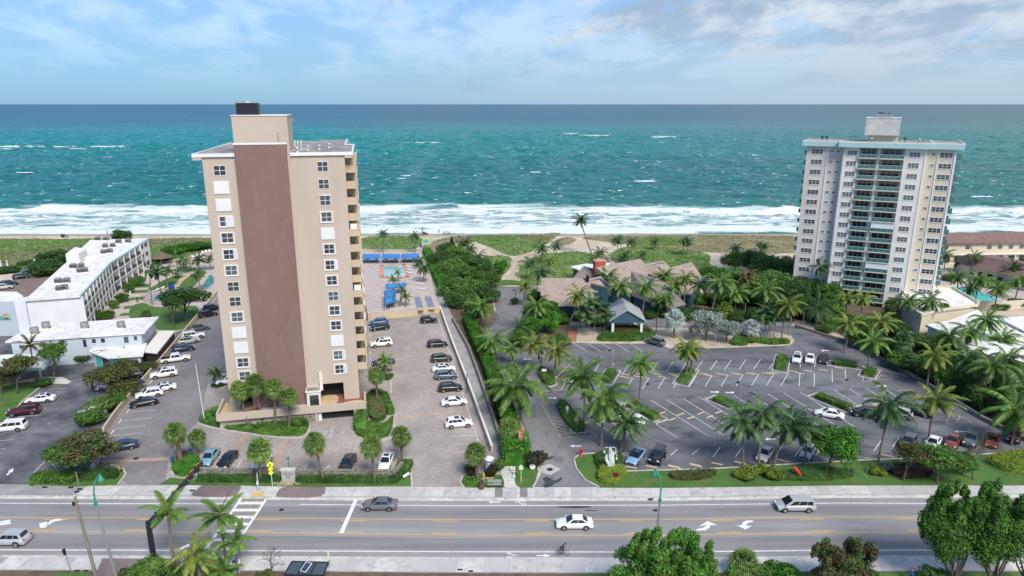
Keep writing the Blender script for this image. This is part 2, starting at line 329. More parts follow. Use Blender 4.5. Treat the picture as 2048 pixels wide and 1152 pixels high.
for nm,x0,x1 in (('land_north',-3000,-400),('land_south',400,3000)): plain(nm,x0,x1,-60,YS-9,-.01,'sand')
# road
def band(name,la,lb,m,z,**k):
    A=px(sline(la)); B_=px(sline(lb)); b=MB(); n=len(A)
    for i in range(n-1): b.add([(*B_[i].xy,z),(*B_[i+1].xy,z),(*A[i+1].xy,z),(*A[i].xy,z)],[(0,1,2,3)])
    return b.build(name,m,kind='structure',**k)
ZR=-.13
b=band('road',[(x,y-2) for x,y in KF],[(x,y+2) for x,y in KN],'asphalt_road',ZR)
band('lane_wear',[(x,y+4.5) for x,y in line([1003,1005,1006,1010,1008.5,1004.5,1006,1008])],[(x,y-4.5) for x,y in line([1031,1033.5,1034.5,1037.5,1037,1032.3,1033,1034])],'asphalt_worn',ZR+.005); band('lane_wear',[(x,y+6) for x,y in line([1059,1061.5,1063,1068.5,1068.5,1063,1062.5,1063])],[(x,y-5) for x,y in line([1096,1098,1099.5,1101.8,1102.5,1098.5,1098.5,1099])],'asphalt_worn',ZR+.005)
def kerbline(name,l):
    b=MB(); kerb_mb(b,px(sline(l)),.3,.16,-.145); return b.build(name,'kerb_concrete',kind='structure')
kerbline('kerb',KF); kerbline('kerb',KN)
# gutter pans
band('gutter',[(x,y+.3) for x,y in KF],[(x,y+4.0) for x,y in KF],'concrete',ZR+.006)
band('gutter',[(x,y-4.5) for x,y in KN],[(x,y-.3) for x,y in KN],'concrete',ZR+.006)
# pavements with joints as slabs of their own in one mesh
def pave(name,la,lb,z,step):
    b=MB(); A=px(sline(la)); Bn=px(sline(lb)); xa=-150.
    def at(Q,x):
        for p,q in zip(Q[:-1],Q[1:]):
            if p.x<=x<=q.x: return p.y+(q.y-p.y)*(x-p.x)/(q.x-p.x)
        return Q[0].y if x<Q[0].x else Q[-1].y
    x=-60.
    while x<75:
        w=step*random.uniform(.85,1.15); mi=random.choice((0,0,0,1,1,2))
        b.add([(x+.02,at(Bn,x)+.16,z),(x+w-.02,at(Bn,x+w)+.16,z),(x+w-.02+.25,at(A,x+w),z),(x+.27,at(A,x),z)],[(0,1,2,3)],mi); x+=w
    return b.build(name,['concrete','concrete_mid','concrete_dull'],kind='structure')
mat('concrete_mid',(.54,.53,.51),.85,(.45,.44,.43),.4,c3=(.36,.35,.34),sc3=.9); mat('concrete_dull',(.42,.415,.41),.85,(.5,.49,.48),.3)
b=MB(); 
band('pavement_base',SF,[(x,y-.8) for x,y in KF],'walk_grey',.01); band('pavement_base',[(x,y+.8) for x,y in KN],SN,'walk_grey',.01)
pave('pavement',[(x,y) for x,y in SF],[(x,y-.8) for x,y in KF],.022,2.6)
pave('pavement',[(x,y+.8) for x,y in KN],[(x,y) for x,y in SN],.022,3.0)
# road paint
def paintline(l,w,m,x0=-500,x1=2600,z=ZR+.014,b=None,dy=0):
    own=b is None; b=b or MB()
    xs=[x0]+[x for x in XSm if x0<x<x1]+[x1]
    pt=[P(x,lerp(l,x)+dy) for x in xs]
    for p,q in zip(pt[:-1],pt[1:]): b.add([(v.x,v.y,z) for v in strip_pts(p,q,w)],[(0,1,2,3)])
    if own: b.build('road_marking',m,kind='structure')
WU=line([1003,1005,1006,1010,1008.5,1004.5,1006,1008]); YU=line([1031,1033.5,1034.5,1037.5,1037,1032.3,1033,1034]); YL=line([1059,1061.5,1063,1068.5,1068.5,1063,1062.5,1063]); WL=line([1096,1098,1099.5,1101.8,1102.5,1098.5,1098.5,1099])
paintline(WU,.16,'paint_white',-500,470); paintline(WU,.16,'paint_white',600,2600); paintline(WL,.18,'paint_white',-500,430); paintline(WL,.18,'paint_white',480,2600)
b=MB(); paintline(YU,.13,'',-500,478,b=b); paintline(YU,.13,'',508,2600,b=b); paintline(YL,.13,'',-500,455,b=b); paintline(YL,.13,'',487,2600,b=b)
for x0 in (-100,88,272,508,683,866,1051,1237,1420,1600,1792,1975): paintline(YU,.15,'',x0,x0+49,b=b,dy=3.2)
for x0 in (-60,62,250,490,673,862,1052,1250,1435,1622,1815,1990): paintline(YL,.16,'',x0,x0+50,b=b,dy=-3.4)
b.build('road_marking','paint_yellow',kind='structure')
# crosswalk
def pq(pts,z,b,mi=0):
    v=px(pts,z); n=len(v); A=sum(v[i][0]*v[(i+1)%n][1]-v[(i+1)%n][0]*v[i][1] for i in range(n))
    b.add(v if A>0 else v[::-1],[tuple(range(n))],mi)
sheet('crosswalk',[(483,997),(533,997),(462,1113),(398,1113)],'crosswalk_tan',ZR+.016)
b=MB(); L0=lambda y:483-(y-996)*.70; L1=lambda y:533-(y-997)*.655
for y in (1006,1020,1034,1048,1062,1079.5,1097.5): pq([(L0(y-2.6),y-2.6),(L1(y-2.6),y-2.6),(L1(y+2.9),y+2.9),(L0(y+2.9),y+2.9)],ZR+.026,b)
for LL,w in ((L0,5),(L1,5)): pq([(LL(997)-w/2,997),(LL(997)+w/2,997),(LL(1111)+w/2+1,1111),(LL(1111)-w/2-1,1111)],ZR+.034,b)
pq([(709,998),(716,998),(687,1066),(678,1066)],ZR+.026,b)
b.build('road_marking','paint_white',kind='structure')
# arrows as traced outlines
def decal(polys,m,z,name='road_marking'):
    b=MB()
    for p in polys: pq(p,z,b)
    b.build(name,m,kind='structure')
decal([[(78,1047),(92,1043),(97,1045),(92,1055),(80,1056)],[(94,1047),(101,1041),(112,1037.5),(125,1037.5),(123,1041),(111,1042.5),(103,1046),(100,1050)],
  [(0,1043),(20,1039),(22,1048),(0,1051)],[(1397,1053),(1415,1042),(1435,1050.5),(1421,1050),(1412,1050)],[(1412,1050),(1421,1050),(1419,1056),(1410,1061),(1388,1061),(1398,1057),(1408,1055)],
  [(1472,1050),(1482,1051),(1492,1051),(1504,1051.5),(1491,1059)],[(1482,1051),(1484,1046),(1492,1041),(1506,1041),(1506,1044),(1496,1045.5),(1492,1051)],
  [(977,1004),(984,1001.5),(984,1003.3),(1001,1003.3),(1001,1005.3),(984,1005.3),(984,1007)],[(1073,1110),(1088,1110),(1088,1107.6),(1102,1111.3),(1088,1114.5),(1088,1112.3),(1073,1112.3)]],'paint_white',ZR+.03)
b=MB()
def ring(cx,cy,rx,ry,t,m=12):
    for i in range(m):
        a0,a1=2*PI*i/m,2*PI*(i+1)/m
        pq([(cx+rx*math.cos(a0),cy+ry*math.sin(a0)),(cx+rx*math.cos(a1),cy+ry*math.sin(a1)),(cx+(rx-t)*math.cos(a1),cy+(ry-t*.7)*math.sin(a1)),(cx+(rx-t)*math.cos(a0),cy+(ry-t*.7)*math.sin(a0))],ZR+.03,b)
for cx,cy,s in ((1048,1005,-1),(1018,1111,1)):
    ring(cx,cy-4,5,2.3,1.6); ring(cx,cy+4,5,2.3,1.6)
    for a,c in (((0,-4),(s*10,0)),((0,4),(s*10,1)),((s*4,-3),(s*12,-1)),((s*10,-3),(s*18,1)),((s*7,-2),(s*9,3))):
        pq([(cx+a[0],cy+a[1]-.6),(cx+c[0],cy+c[1]-.6),(cx+c[0],cy+c[1]+.6),(cx+a[0],cy+a[1]+.6)],ZR+.034,b)
b.build('road_marking','paint_white',kind='structure')
# patches, manholes
def disc(name,cx,cy,r,m,z,**k):
    c=P(cx,cy,z); bb=MB(); bb.add([(c.x+r*math.cos(2*PI*i/20),c.y+r*math.sin(2*PI*i/20),z) for i in range(20)],[tuple(range(20))]); return bb.build(name,m,**k)
for i,(x,y,r,z,lb) in enumerate([(563,1020,.4,ZR+.02,'round manhole cover in the road right of the crosswalk'),(1311,1021,.38,ZR+.02,'round manhole cover in the road by the green lamp post'),(272,917,.5,.05,'dark round manhole cover on the entrance paving beside the palms'),(1100,939,.5,.06,'large manhole cover in the driveway mouth')]):
    t=empty('manhole_cover',P(x,y,z),0,lb,'manhole cover','manhole covers'); bb=MB(); bb.lathe([(r*.82,.0),(r*.82,.012),(r*.7,.016)],20,0); bb.build('lid','metal_dark',t); bb=MB(); bb.lathe([(r,0.0),(r,.008),(r*.83,.008)],20,0); bb.build('rim','galv',t)
decal([[(1080,933),(1100,927),(1122,938),(1102,950),(1078,944)]],'concrete_dull',.045,'driveway_patch')
mat('oil_stain',(.04,.045,.055),.6,(.07,.075,.085),.8)
decal([smooth_poly([(1085,957),(1095,953),(1108,961),(1118,957),(1124,954),(1122,961),(1110,967),(1100,974),(1087,974),(1090,965)],3),smooth_poly([(1077,916),(1100,913),(1108,914),(1100,919),(1078,919)],3)],'oil_stain',.04,'asphalt_patch')
decal([smooth_poly([(1110,1014),(1140,1012),(1180,1012.5),(1178,1015),(1150,1016),(1120,1015)],3),smooth_poly([(1170,1020),(1195,1020.5),(1192,1022),(1172,1021.5)],3)],'oil_stain',ZR+.012,'asphalt_patch')
# ---------- left asphalt lot, pavers and gardens
sheet('asphalt_lot',[(-500,968),(62,969),(150,960),(235,880),(340,720),(420,620),(300,640),(-500,700)],'asphalt_old',.02)
sheet('paved_lot',[(228,971),(180,962),(212,860),(275,778),(335,715),(445,580),(470,505),(835,503),(850,560),(884,640),(1008,960),(1008,973),(824,973),(480,970)],'pavers',.035)
sheet('paved_lot',[(255,968),(185,925),(212,860),(335,715),(445,580),(470,560),(560,560),(560,740),(420,745),(400,840),(340,900),(330,970)],'pavers_grey_shade',.047)  # darker, greyer pavers put the tower's broad shadow into the paving colour
kl=[(-500,768),(60,764),(98,765),(80,775),(45,803),(18,835),(-20,870),(-120,960),(-500,962)]
sheet('lawn',kl,'grass',.06); kerb('kerb',kl[1:8],'kerb_concrete',h=.12,kind='structure')
sheet('garden_path',[(25,767),(60,757),(95,753),(125,754),(143,763),(135,768),(98,767),(60,763)],'concrete',.075)
sheet('brown_lot',[(-500,640),(-500,560),(0,575),(60,541),(112,541),(140,560),(80,602),(0,610)],'plaza_brown',.03)
sheet('garden_paving',[(230,650),(235,590),(330,530),(440,505),(470,505),(440,575),(385,650),(318,680),(230,680)],'deck_pink',.03)
def lawn(pts,m='grass',z=.05): return sheet('lawn',smooth_poly(pts,3),m,z)
lawn([(259,620),(270,609),(289,606),(308,613),(345,614),(392,612),(395,630),(375,655),(320,662),(300,640),(262,637)])
lawn([(296,578),(308,572),(325,561),(349,552),(361,553),(349,568),(325,579),(310,583)]); lawn([(349,573),(362,562),(374,551),(404,542),(412,545),(398,562),(386,573),(365,577)]); lawn([(340,542),(352,537),(367,534),(398,536),(390,540),(370,543)])
for y in (569,580,594,611,625): sheet('lawn',[(250+(611-y)*.5,y+1),(282+(611-y)*.5,y-1),(278+(611-y)*.5,y+5),(245+(611-y)*.5,y+7)],'grass',.066)
sheet('flower_bed',smooth_poly([(349,573),(362,557),(378,547),(380,551),(366,562),(356,575)],3),'gravel_tan',.055)
sheet('beach_terrace',[(366,520),(385,508),(425,499),(440,500),(440,532),(330,532)],'sand_path',.045)
# ---------- right car park
sheet('car_park',[(1066,974),(1084,948),(1066,905),(1050,860),(1024,800),(990,740),(968,700),(962,672),(975,650),(992,620),(985,585),(992,571),(1030,568),(1064,580),(1050,612),(1040,650),(1135,650),(1135,632),(1480,634),(1560,640),(1600,652),(1700,686),(1835,756),(1965,838),(2070,884),(2600,895),(2600,973),(1300,976)],'asphalt_lot',.02)
sheet('turning_area',[(985,585),(992,571),(1030,568),(1064,580),(1050,612),(1044,640),(1000,640),(992,620)],'asphalt_pale',.033) if 'asphalt_pale' in MT else None
SL=[(1198,975),(1170,960),(1153,938),(1148,918),(1160,909),(1237,904),(1243,915),(1233,930),(1251,943),(1420,938.5),(1618,927),(1732,921),(1850,916),(1985,908),(2100,905),(2600,905)]
sheet('lawn',SL+[(2600,970),(2048,970.5),(1680,970.5),(1340,975.5)],'grass',.07); kerb('kerb',SL,'kerb_concrete',w=.2,h=.14,kind='structure')
sl2=[(1032,968),(1025,942),(1035,930),(1062,905),(1074,925),(1078,945),(1072,965),(1066,975),(1040,975)]
sheet('lawn',sl2,'grass',.07); kerb('kerb',sl2[3:8],'kerb_concrete',w=.2,h=.14,kind='structure')
sheet('lawn',[(60,969),(75,958),(200,950),(245,945),(252,948),(238,970),(150,972)],'grass',.075); kerb('kerb',[(236,970),(252,948),(246,938),(222,930)],'kerb_concrete',h=.13,kind='structure')
sheet('lawn',[(318,969),(340,955),(420,962),(560,966),(780,965),(800,935),(812,915),(822,945),(824,972),(640,974),(480,971)],'grass',.06)
kerb('kerb',[(824,973),(822,945),(814,925),(803,917)],'kerb_concrete',h=.13,kind='structure')
sheet('lawn',[(927,975),(922,962),(930,950),(955,946),(1005,950),(1012,975)],'grass',.06); sheet('mulch_bed',smooth_poly([(955,960),(975,954),(990,956),(985,962),(960,965)],3),'gravel_tan',.072)
kerb('kerb',[(928,976),(921,965),(925,953)],'kerb_concrete',h=.13,kind='structure')
sheet('brick_paving',smooth_poly([(386,992),(395,978),(412,966),(440,962),(462,968),(482,974),(472,992)],3),'pavers_red',.04); sheet('brick_paving',smooth_poly([(551,993),(565,975),(600,967),(640,966),(650,972),(640,993)],3),'pavers_red',.04)
for x in (996,1046): sheet('brick_paving',[(x-6,975),(x+9,975),(x+9,993.5),(x-6,993.5)],'pavers_grey_shade',.04)
sheet('brick_paving',[(192,1146),(205,1117),(360,1117),(360,1150),(192,1152)],'pavers_red',.04)
sheet('kerb_ramp',[(472,992.5),(484,972.5),(560,973),(551,993)],'concrete',.052); sheet('tactile_paving',[(503,992),(508,984),(528,984.5),(525,992.5)],'paint_yellow',.07); sheet('tactile_paving',[(398,1127),(402,1117.5),(437,1118),(435,1127)],'paint_yellow',.05)
# walkway beside the wall, hedge side
sheet('walkway',[(864,560),(875,560),(890,600),(908,640),(940,700),(1012,925),(1006,935),(990,911),(915,700),(886,640)],'walk_grey',.06)
sheet('walkway',smooth_poly([(1000,940),(1006,930),(1018,930),(1024,945),(1029,962),(1031,975),(1010,975),(1008,962)],3),'concrete',.08)
sheet('drive',[(1068,972),(1082,948),(1070,910),(1052,862),(1026,800),(1000,745),(1030,742),(1060,780),(1095,840),(1125,880),(1146,925),(1160,955),(1188,973)],'asphalt_pale',.033)
# landscaped island in front of the restaurant
IS=[(1142,660),(1143,657),(1215,653),(1300,655),(1335,656),(1400,655),(1440,672),(1500,667),(1545,662),(1580,671),(1588,682),(1578,691),(1345,699),(1322,689),(1302,675),(1290,687),(1190,687),(1142,685)]
sheet('planting_bed',IS,'sand_path',.055); kerb('kerb',IS[9:18],'kerb_concrete',h=.13,kind='structure')
sheet('brick_path',[(1137,655),(1156,655),(1152,684),(1137,684)],'red_brick_walk',.075); sheet('paved_bay',[(1300,672),(1322,671),(1345,699),(1322,690)],'concrete',.07)
sheet('planting_bed',[(1575,630),(1600,652),(1700,688),(1765,722),(1835,760),(1965,841),(2060,884),(2600,960),(2600,700),(1700,600),(1560,600)],'soil',.03)
sheet('planting_bed',smooth_poly([(1582,650),(1600,640),(1640,650),(1695,678),(1722,692),(1690,684),(1650,674),(1612,663)],3),'sand_path',.06)
sheet('planting_bed',[(1135,630),(1180,590),(1480,590),(1560,600),(1600,650),(1560,640),(1480,632)],'soil',.04)
sheet('planting_bed',[(1040,640),(1052,612),(1064,580),(1090,585),(1110,620),(1140,650),(1060,660)],'soil',.05)
sheet('planting_bed',[(985,700),(1010,690),(1035,648),(1060,625),(1140,650),(1145,690),(1080,700),(1030,706)],'soil',.045)
sheet('planting_bed',[(868,570),(862,515),(900,497),(980,520),(1000,560),(985,600),(992,640),(960,680),(975,720),(1062,905),(1040,930),(1012,925),(908,640)],'soil',.04)
# dune vegetation and paths
DUNE=[('dune_scrub',[(-400,478),(60,478),(180,477),(300,477),(420,477),(440,490),(420,500),(370,515),(320,525),(290,535),(200,530),(100,535),(0,545),(-400,560)]),
 ('dune_scrub',[(723,478),(765,472),(820,472),(845,479),(838,490),(822,499),(722,498)]),
 ('dune_grass',[(868,482),(905,473),(960,470),(1060,469),(1110,474),(1090,482),(1040,478),(960,480),(900,505),(850,505),(838,500)]),
 ('dune_scrub',[(935,474),(990,471),(1060,472),(1100,476),(1085,492),(1050,508),(1020,511),(985,497),(950,483)]),
 ('dune_scrub',[(960,515),(1015,513),(1024,530),(1005,552),(998,562),(950,545)]),
 ('dune_scrub',[(1050,513),(1110,506),(1165,504),(1215,520),(1216,535),(1150,552),(1085,570),(1045,565),(1028,545)]),
 ('dune_grass',[(1165,476),(1240,471),(1600,473),(1610,500),(1530,508),(1430,505),(1330,500),(1260,490),(1200,482)]),
 ('dune_scrub',[(1215,512),(1260,492),(1340,496),(1415,508),(1420,530),(1440,545),(1400,560),(1300,552),(1240,530)]),
 ('dune_scrub',[(1270,478),(1330,473),(1370,480),(1340,492),(1280,490)]),
 ('dune_grass',[(-300,505),(60,500),(200,484),(420,476),(430,484),(260,500),(120,520),(0,532),(-300,545)]),
 ('dune_grass',[(1108,482),(1135,474),(1152,480),(1130,490)]),('dune_grass',[(1120,468),(1100,466),(1040,476),(1080,484)])]
for n,(m,pts) in enumerate(DUNE):
    sheet('dune_vegetation',smooth_poly(pts,4),'dune_dry' if m=='dune_grass' else 'dune_ground' if 'dune_ground' in MT else mat('dune_ground',(.1,.2,.035),.95,(.22,.26,.09),.09,c3=(.09,.15,.04),sc3=.5,detail=7,bump=.6,bscale=1.2),.02+.004*n)
def inpoly(x,y,poly):
    c=False; j=len(poly)-1
    for i in range(len(poly)):
        if (poly[i][1]>y)!=(poly[j][1]>y) and x<(poly[j][0]-poly[i][0])*(y-poly[i][1])/(poly[j][1]-poly[i][1])+poly[i][0]: c=not c
        j=i
    return c
def tufts(polys,dens,size,rng,h=.5):
    vs=[];fs=[]
    for poly in polys:
        q=[(v.x,v.y) for v in px(smooth_poly(poly,3))]; xs=[a for a,_ in q]; ys=[a for _,a in q]
        x0_,x1_=max(min(xs),-225),min(max(xs),215); n=min(int((x1_-x0_)*(max(ys)-min(ys))*dens),16000)
        for _ in range(n):
            x=rng.uniform(x0_,x1_); y=rng.uniform(min(ys),max(ys))
            if not inpoly(x,y,q): continue
            for k in range(3):
                a=rng.uniform(0,2*PI); s=size*rng.uniform(.5,1.3); t=rng.uniform(.2,1.2); hh=h*rng.uniform(.3,1.2)
                dx,dy=math.cos(a)*s,math.sin(a)*s; ox,oy=x+rng.uniform(-.4,.4),y+rng.uniform(-.4,.4); b0=len(vs)
                vs+= [(ox,oy,hh*.3),(ox+dx*.5-dy*.35,oy+dy*.5+dx*.35,hh*.8),(ox+dx,oy+dy,hh*.6+.05),(ox+dx*.5+dy*.35,oy+dy*.5-dx*.35,hh)]
                fs.append((b0,b0+1,b0+2,b0+3))
    me=bpy.data.meshes.new('tufts'); me.from_pydata(vs,[],fs); return me
rr=random.Random(3)
for m,s,h in (('dune_scrub',.5,.5),('dune_grass',.35,.28)):
    me=tufts([p for k,p in DUNE if k==m],.85,s,rr,h); me.materials.append(MT[m]); obj('ground_cover',me,kind='stuff')
# a few loose tufts out on the pale sand
me=tufts([[(880,490),(1050,490),(1080,512),(900,515)],[(1430,470),(1600,470),(1600,530),(1430,525)],[(870,470),(1120,466),(1110,476),(860,486)]],.07,.5,rr,.4); me.materials.append(MT['dune_grass']); obj('beach_grass',me,kind='stuff')
for pts in ([(1003,572),(1045,572),(1040,555),(1037,540),(1050,523),(1075,511),(1100,505),(1098,500),(1060,507),(1035,514),(1022,524),(1022,545),(1005,562)],[(1216,533),(1232,548),(1240,545),(1222,515),(1214,505),(1200,505)],[(848,512),(858,508),(868,530),(880,560),(874,566),(862,552),(855,530)],[(722,498),(835,498),(852,476),(868,480),(845,503),(830,509),(722,511)]):
    sheet('sand_path',smooth_poly(pts,3),'sand_path',.075)
sheet('lawn',smooth_poly([(990,571),(1005,560),(1040,562),(1052,572),(1030,570)],3),'grass',.085)
# ---------- sea
ny,nx=330,420
tt=np.linspace(0,1,ny); ys=YS-2+ (1700-YS)*tt**2.0
xx=np.linspace(-1,1,nx)
X=(xx[None,:]*(ys[:,None]*.95+60)); Y=np.repeat(ys[:,None],nx,1); Z=np.zeros_like(X)
rg=np.random.default_rng(5)
for k in range(26):
    lam=rg.uniform(6,34); an=rg.normal(0.12,.45); ph=rg.uniform(0,6.28); am=.0085*lam*rg.uniform(.5,1)
    q=(X*math.sin(an)+Y*math.cos(an))*2*PI/lam+ph; w=np.sin(q); Z+=am*(w+.35*np.sin(2*q+.5))*(.6+.4*np.sin(X*.013*k+Y*.009+k))
fade=np.clip((Y-YS)/60,.05,1)*np.clip((1700-Y)/600,0,1)
Z=Z*fade*2.0-.35
vs=np.stack([X,Y,Z],-1).reshape(-1,3); idx=np.arange(ny*nx).reshape(ny,nx)
fs=np.stack([idx[:-1,:-1],idx[:-1,1:],idx[1:,1:],idx[1:,:-1]],-1).reshape(-1,4)
me=bpy.data.meshes.new('sea'); me.from_pydata(vs.tolist(),[],fs.tolist()); me.polygons.foreach_set('use_smooth',[True]*len(fs))
fy=[1699,2600,4500,9000,60000]
b=MB(); b.v=[tuple(v) for v in []]
for a,c in zip(fy[:-1],fy[1:]): b.add([(-a*3,a,-.32),(a*3,a,-.32),(c*3,c,-.32),(-c*3,c,-.32)],[(0,1,2,3)])
for s in (-1,1): b.add([(s*230,YS-2,-.36),(s*9000,YS-2,-.36),(s*9000,1699,-.36),(s*1700,1699,-.36)],[(0,1,2,3)] if s>0 else [(3,2,1,0)])
m,N_,L_,B_=newmat('sea')
g=N_.new('ShaderNodeNewGeometry'); s3=N_.new('ShaderNodeSeparateXYZ'); L_.new(g.outputs['Position'],s3.inputs[0]); px_,py_=s3.outputs[0],s3.outputs[1]
def M(op,a,b=None):
    n=N_.new('ShaderNodeMath'); n.operation=op
    for i,v in enumerate((a,b)):
        if v is None: continue
        if isinstance(v,(int,float)): n.inputs[i].default_value=v
        else: L_.new(v,n.inputs[i])
    return n.outputs[0]
def mr(v,a,b_,c=0.,d=1.,sm=True):
    r=N_.new('ShaderNodeMapRange'); r.interpolation_type='SMOOTHSTEP' if sm else 'LINEAR'
    for i,k in enumerate((a,b_,c,d)): r.inputs[i+1].default_value=k
    L_.new(v,r.inputs[0]); return r.outputs[0]
def ns(sx,sy,det=6,rough=.6,off=0,dist=0):
    mp=N_.new('ShaderNodeMapping'); mp.inputs['Scale'].default_value=(sx,sy,1); mp.inputs['Location'].default_value=(off,off*1.7,0)
    t=N_.new('ShaderNodeTexNoise'); t.inputs['Scale'].default_value=1; t.inputs['Detail'].default_value=det; t.inputs['Roughness'].default_value=rough; t.inputs['Distortion'].default_value=dist
    L_.new(g.outputs['Position'],mp.inputs[0]); L_.new(mp.outputs[0],t.inputs['Vector']); return t.outputs['Fac']
def cm(f,a,b_):
    x=N_.new('ShaderNodeMix'); x.data_type='RGBA'
    L_.new(f,x.inputs[0])
    for v,i in ((a,6),(b_,7)):
        if isinstance(v,tuple): x.inputs[i].default_value=c4(v)
        else: L_.new(v,x.inputs[i])
    return x.outputs[2]
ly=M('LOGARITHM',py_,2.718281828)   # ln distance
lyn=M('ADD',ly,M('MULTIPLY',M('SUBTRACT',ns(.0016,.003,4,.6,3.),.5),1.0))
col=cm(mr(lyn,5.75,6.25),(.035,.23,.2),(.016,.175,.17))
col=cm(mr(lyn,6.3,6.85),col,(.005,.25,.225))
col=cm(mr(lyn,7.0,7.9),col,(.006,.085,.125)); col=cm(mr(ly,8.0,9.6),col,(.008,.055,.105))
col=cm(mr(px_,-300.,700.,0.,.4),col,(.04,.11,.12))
col=cm(M('MULTIPLY',mr(ns(.006,.03,5,.65,9.),.5,.66),.5),col,(.006,.095,.105))
col=cm(M('MULTIPLY',mr(ns(.07,.1,7,.75,14.),.46,.64),.6),col,(.006,.075,.085))
nearf=mr(py_,350.,2600.,1.,.25)
col=cm(M('MULTIPLY',M('MULTIPLY',mr(ns(.2,.26,5,.7,31.),.5,.62),.7),nearf),col,(.006,.06,.07))
col=cm(M('MULTIPLY',M('MULTIPLY',mr(ns(.16,.2,6,.7,44.),.53,.66),.6),nearf),col,(.06,.3,.28))  # lighter flecks paint wave-crest highlights into the water colour
dy=M('ADD',py_,M('MULTIPLY',M('SUBTRACT',ns(.012,.012,5,.6,2.),.5),46))
SY=float(YS)
band_=M('MULTIPLY',mr(dy,SY-4,SY+1),mr(dy,SY+66,SY+84,1.,0.))
dens=mr(dy,SY+2,SY+22,.62,.0)      # swash is almost all foam
crest=M('MULTIPLY',mr(dy,SY+50,SY+66),mr(dy,SY+70,SY+84,1.,0.))
fo=M('ADD',M('ADD',ns(.05,.16,9,.78,5.,.9),M('MULTIPLY',dens,.35)),M('MULTIPLY',crest,.16))
foam=M('MULTIPLY',mr(fo,.45,.55),band_)
foam=M('MAXIMUM',foam,M('MULTIPLY',mr(fo,.3,.5,0.,.35),band_))
cap=M('MULTIPLY',mr(ns(.15,.2,5,.6,21.),.63,.665),mr(ns(.012,.02,3,.5,7.),.40,.52)); cap=M('MULTIPLY',cap,mr(py_,1800.,5000.,1.,.0))
foam=M('MAXIMUM',foam,M('MULTIPLY',cap,.8))
fc=cm(mr(ns(.4,.6,6,.7,1.),.35,.65),(.62,.74,.74),(.86,.88,.88))
L_.new(cm(foam,col,fc),B_.inputs['Base Color'])
L_.new(mr(foam,0.,1.,.32,.85,False),B_.inputs['Roughness']); B_.inputs['Specular IOR Level'].default_value=.2
bp=N_.new('ShaderNodeBump'); bp.inputs['Strength'].default_value=.7; bp.inputs['Distance'].default_value=1.0
L_.new(M('ADD',M('MULTIPLY',ns(.16,.22,7,.68,4.),2.2),M('MULTIPLY',ns(.9,2.2,4,.6,8.),.18)),bp.inputs['Height']); L_.new(bp.outputs[0],B_.inputs['Normal'])
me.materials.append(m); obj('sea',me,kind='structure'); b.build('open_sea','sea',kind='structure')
# breakers on the offshore bar
bw=MB(); r_=random.Random(11)
for x0,x1,y,t in ((-60,92,293,2.6),(-20,50,298,1.4),(104,152,293.5,1.6),(138,172,297,1.2),(180,256,293.5,2.6),(1122,1160,267,.8),(1154,1220,271,1.5),(1302,1358,274,1.6),(1316,1330,286,.8),(924,945,385.5,1.5),(1060,1084,344,1.6),(1266,1312,362,2.2),(1044,1056,295,1),(800,824,351,1.2),(790,812,357,.8),(1936,1990,393,1.5),(806,880,285,1.4),(30,70,345,1.0),(180,205,400,1.2),(560,590,240,.6),(330,350,306,.7),(640,660,330,.8),(1480,1520,310,.7),(1400,1430,338,.8)):
    n=max(6,int((x1-x0)/5)); up=[];lo=[]
    for i in range(n+1):
        f=i/n; x=x0+(x1-x0)*f; e=math.sin(PI*f)**.5
        up.append((x,y-t*e*r_.uniform(.2,1.))); lo.append((x+1,y+t*.8*e*r_.uniform(.1,1.)+.12))
    U=px(up,.35); Lw=px(lo,.1)
    for i in range(n): bw.add([Lw[i],Lw[i+1],U[i+1],U[i]],[(0,1,2,3)])
    for _ in range(int((x1-x0)/4)):
        x=r_.uniform(x0,x1); yy=y+r_.gauss(0,t*1.3); w=r_.uniform(1,4); pq([(x,yy-.2),(x+w,yy-.1),(x+w*.8,yy+.35),(x-.5,yy+.3)],.3,bw)
bw.build('breaking_waves','foam',kind='stuff')
# ---------- bay lines, wheel stops and arrows of the right car park
wl=MB(); wn_=MB(); yl=MB()
def ln(x0,y0,x1,y1,w=.11,b=None,z=.05):
    q=strip_pts(P(x0,y0),P(x1,y1),w); (b or wl).add([(v.x,v.y,z) for v in q],[(0,1,2,3)])
STOPS=[]
for x in (1148,1175,1203,1231,1259): ln(x-4,685,x+26,703,b=wl); 
for x in (1155,1183,1212,1240,1268): STOPS.append((x-7,686.5,x+7,683.5))
for x,y in ((1192,728),(1222,727),(1252,727),(1310,725),(1340,724),(1369,723),(1399,722),(1428,721),(1457,720),(1486,719.5),(1515,719),(1546,718)):
    ln(x+6,y,x-8,y+24 if x<1300 else y+20)
for x,y in ((1259,757),(1292,756),(1324,755),(1355,753),(1386,752),(1418,751),(1450,750),(1480,749.5),(1511,749),(1541,748.5),(1570,748)): ln(x+6,y,x-8,y+23)
for x,y in ((1600,747),(1629,746),(1664,740),(1690,738)): ln(x,y,x-2+ (x-1600)*.04,y+26 if x<1650 else y+25)
for x in (1607,1636): ln(x-3,712,x-7,735)
for i,x in enumerate((1199,1250,1281,1314,1345,1376,1408,1439,1470,1501,1532)):
    STOPS.append((x-9,748-i*.2,x+9,751-i*.2)); STOPS.append((x,756-i*1.1,x+18,759.5-i*1.1)) if i>0 else None
for x in (1205,1236,1267): STOPS.append((x,752,x+16,755))
for x,y in ((1586,743),(1616,742),(1647,740.5),(1678,736),(1706,734.5)): STOPS.append((x-9,y-1,x+9,y+1.5))
for x in (1548,1600): STOPS.append((x-9,745,x+9,748))
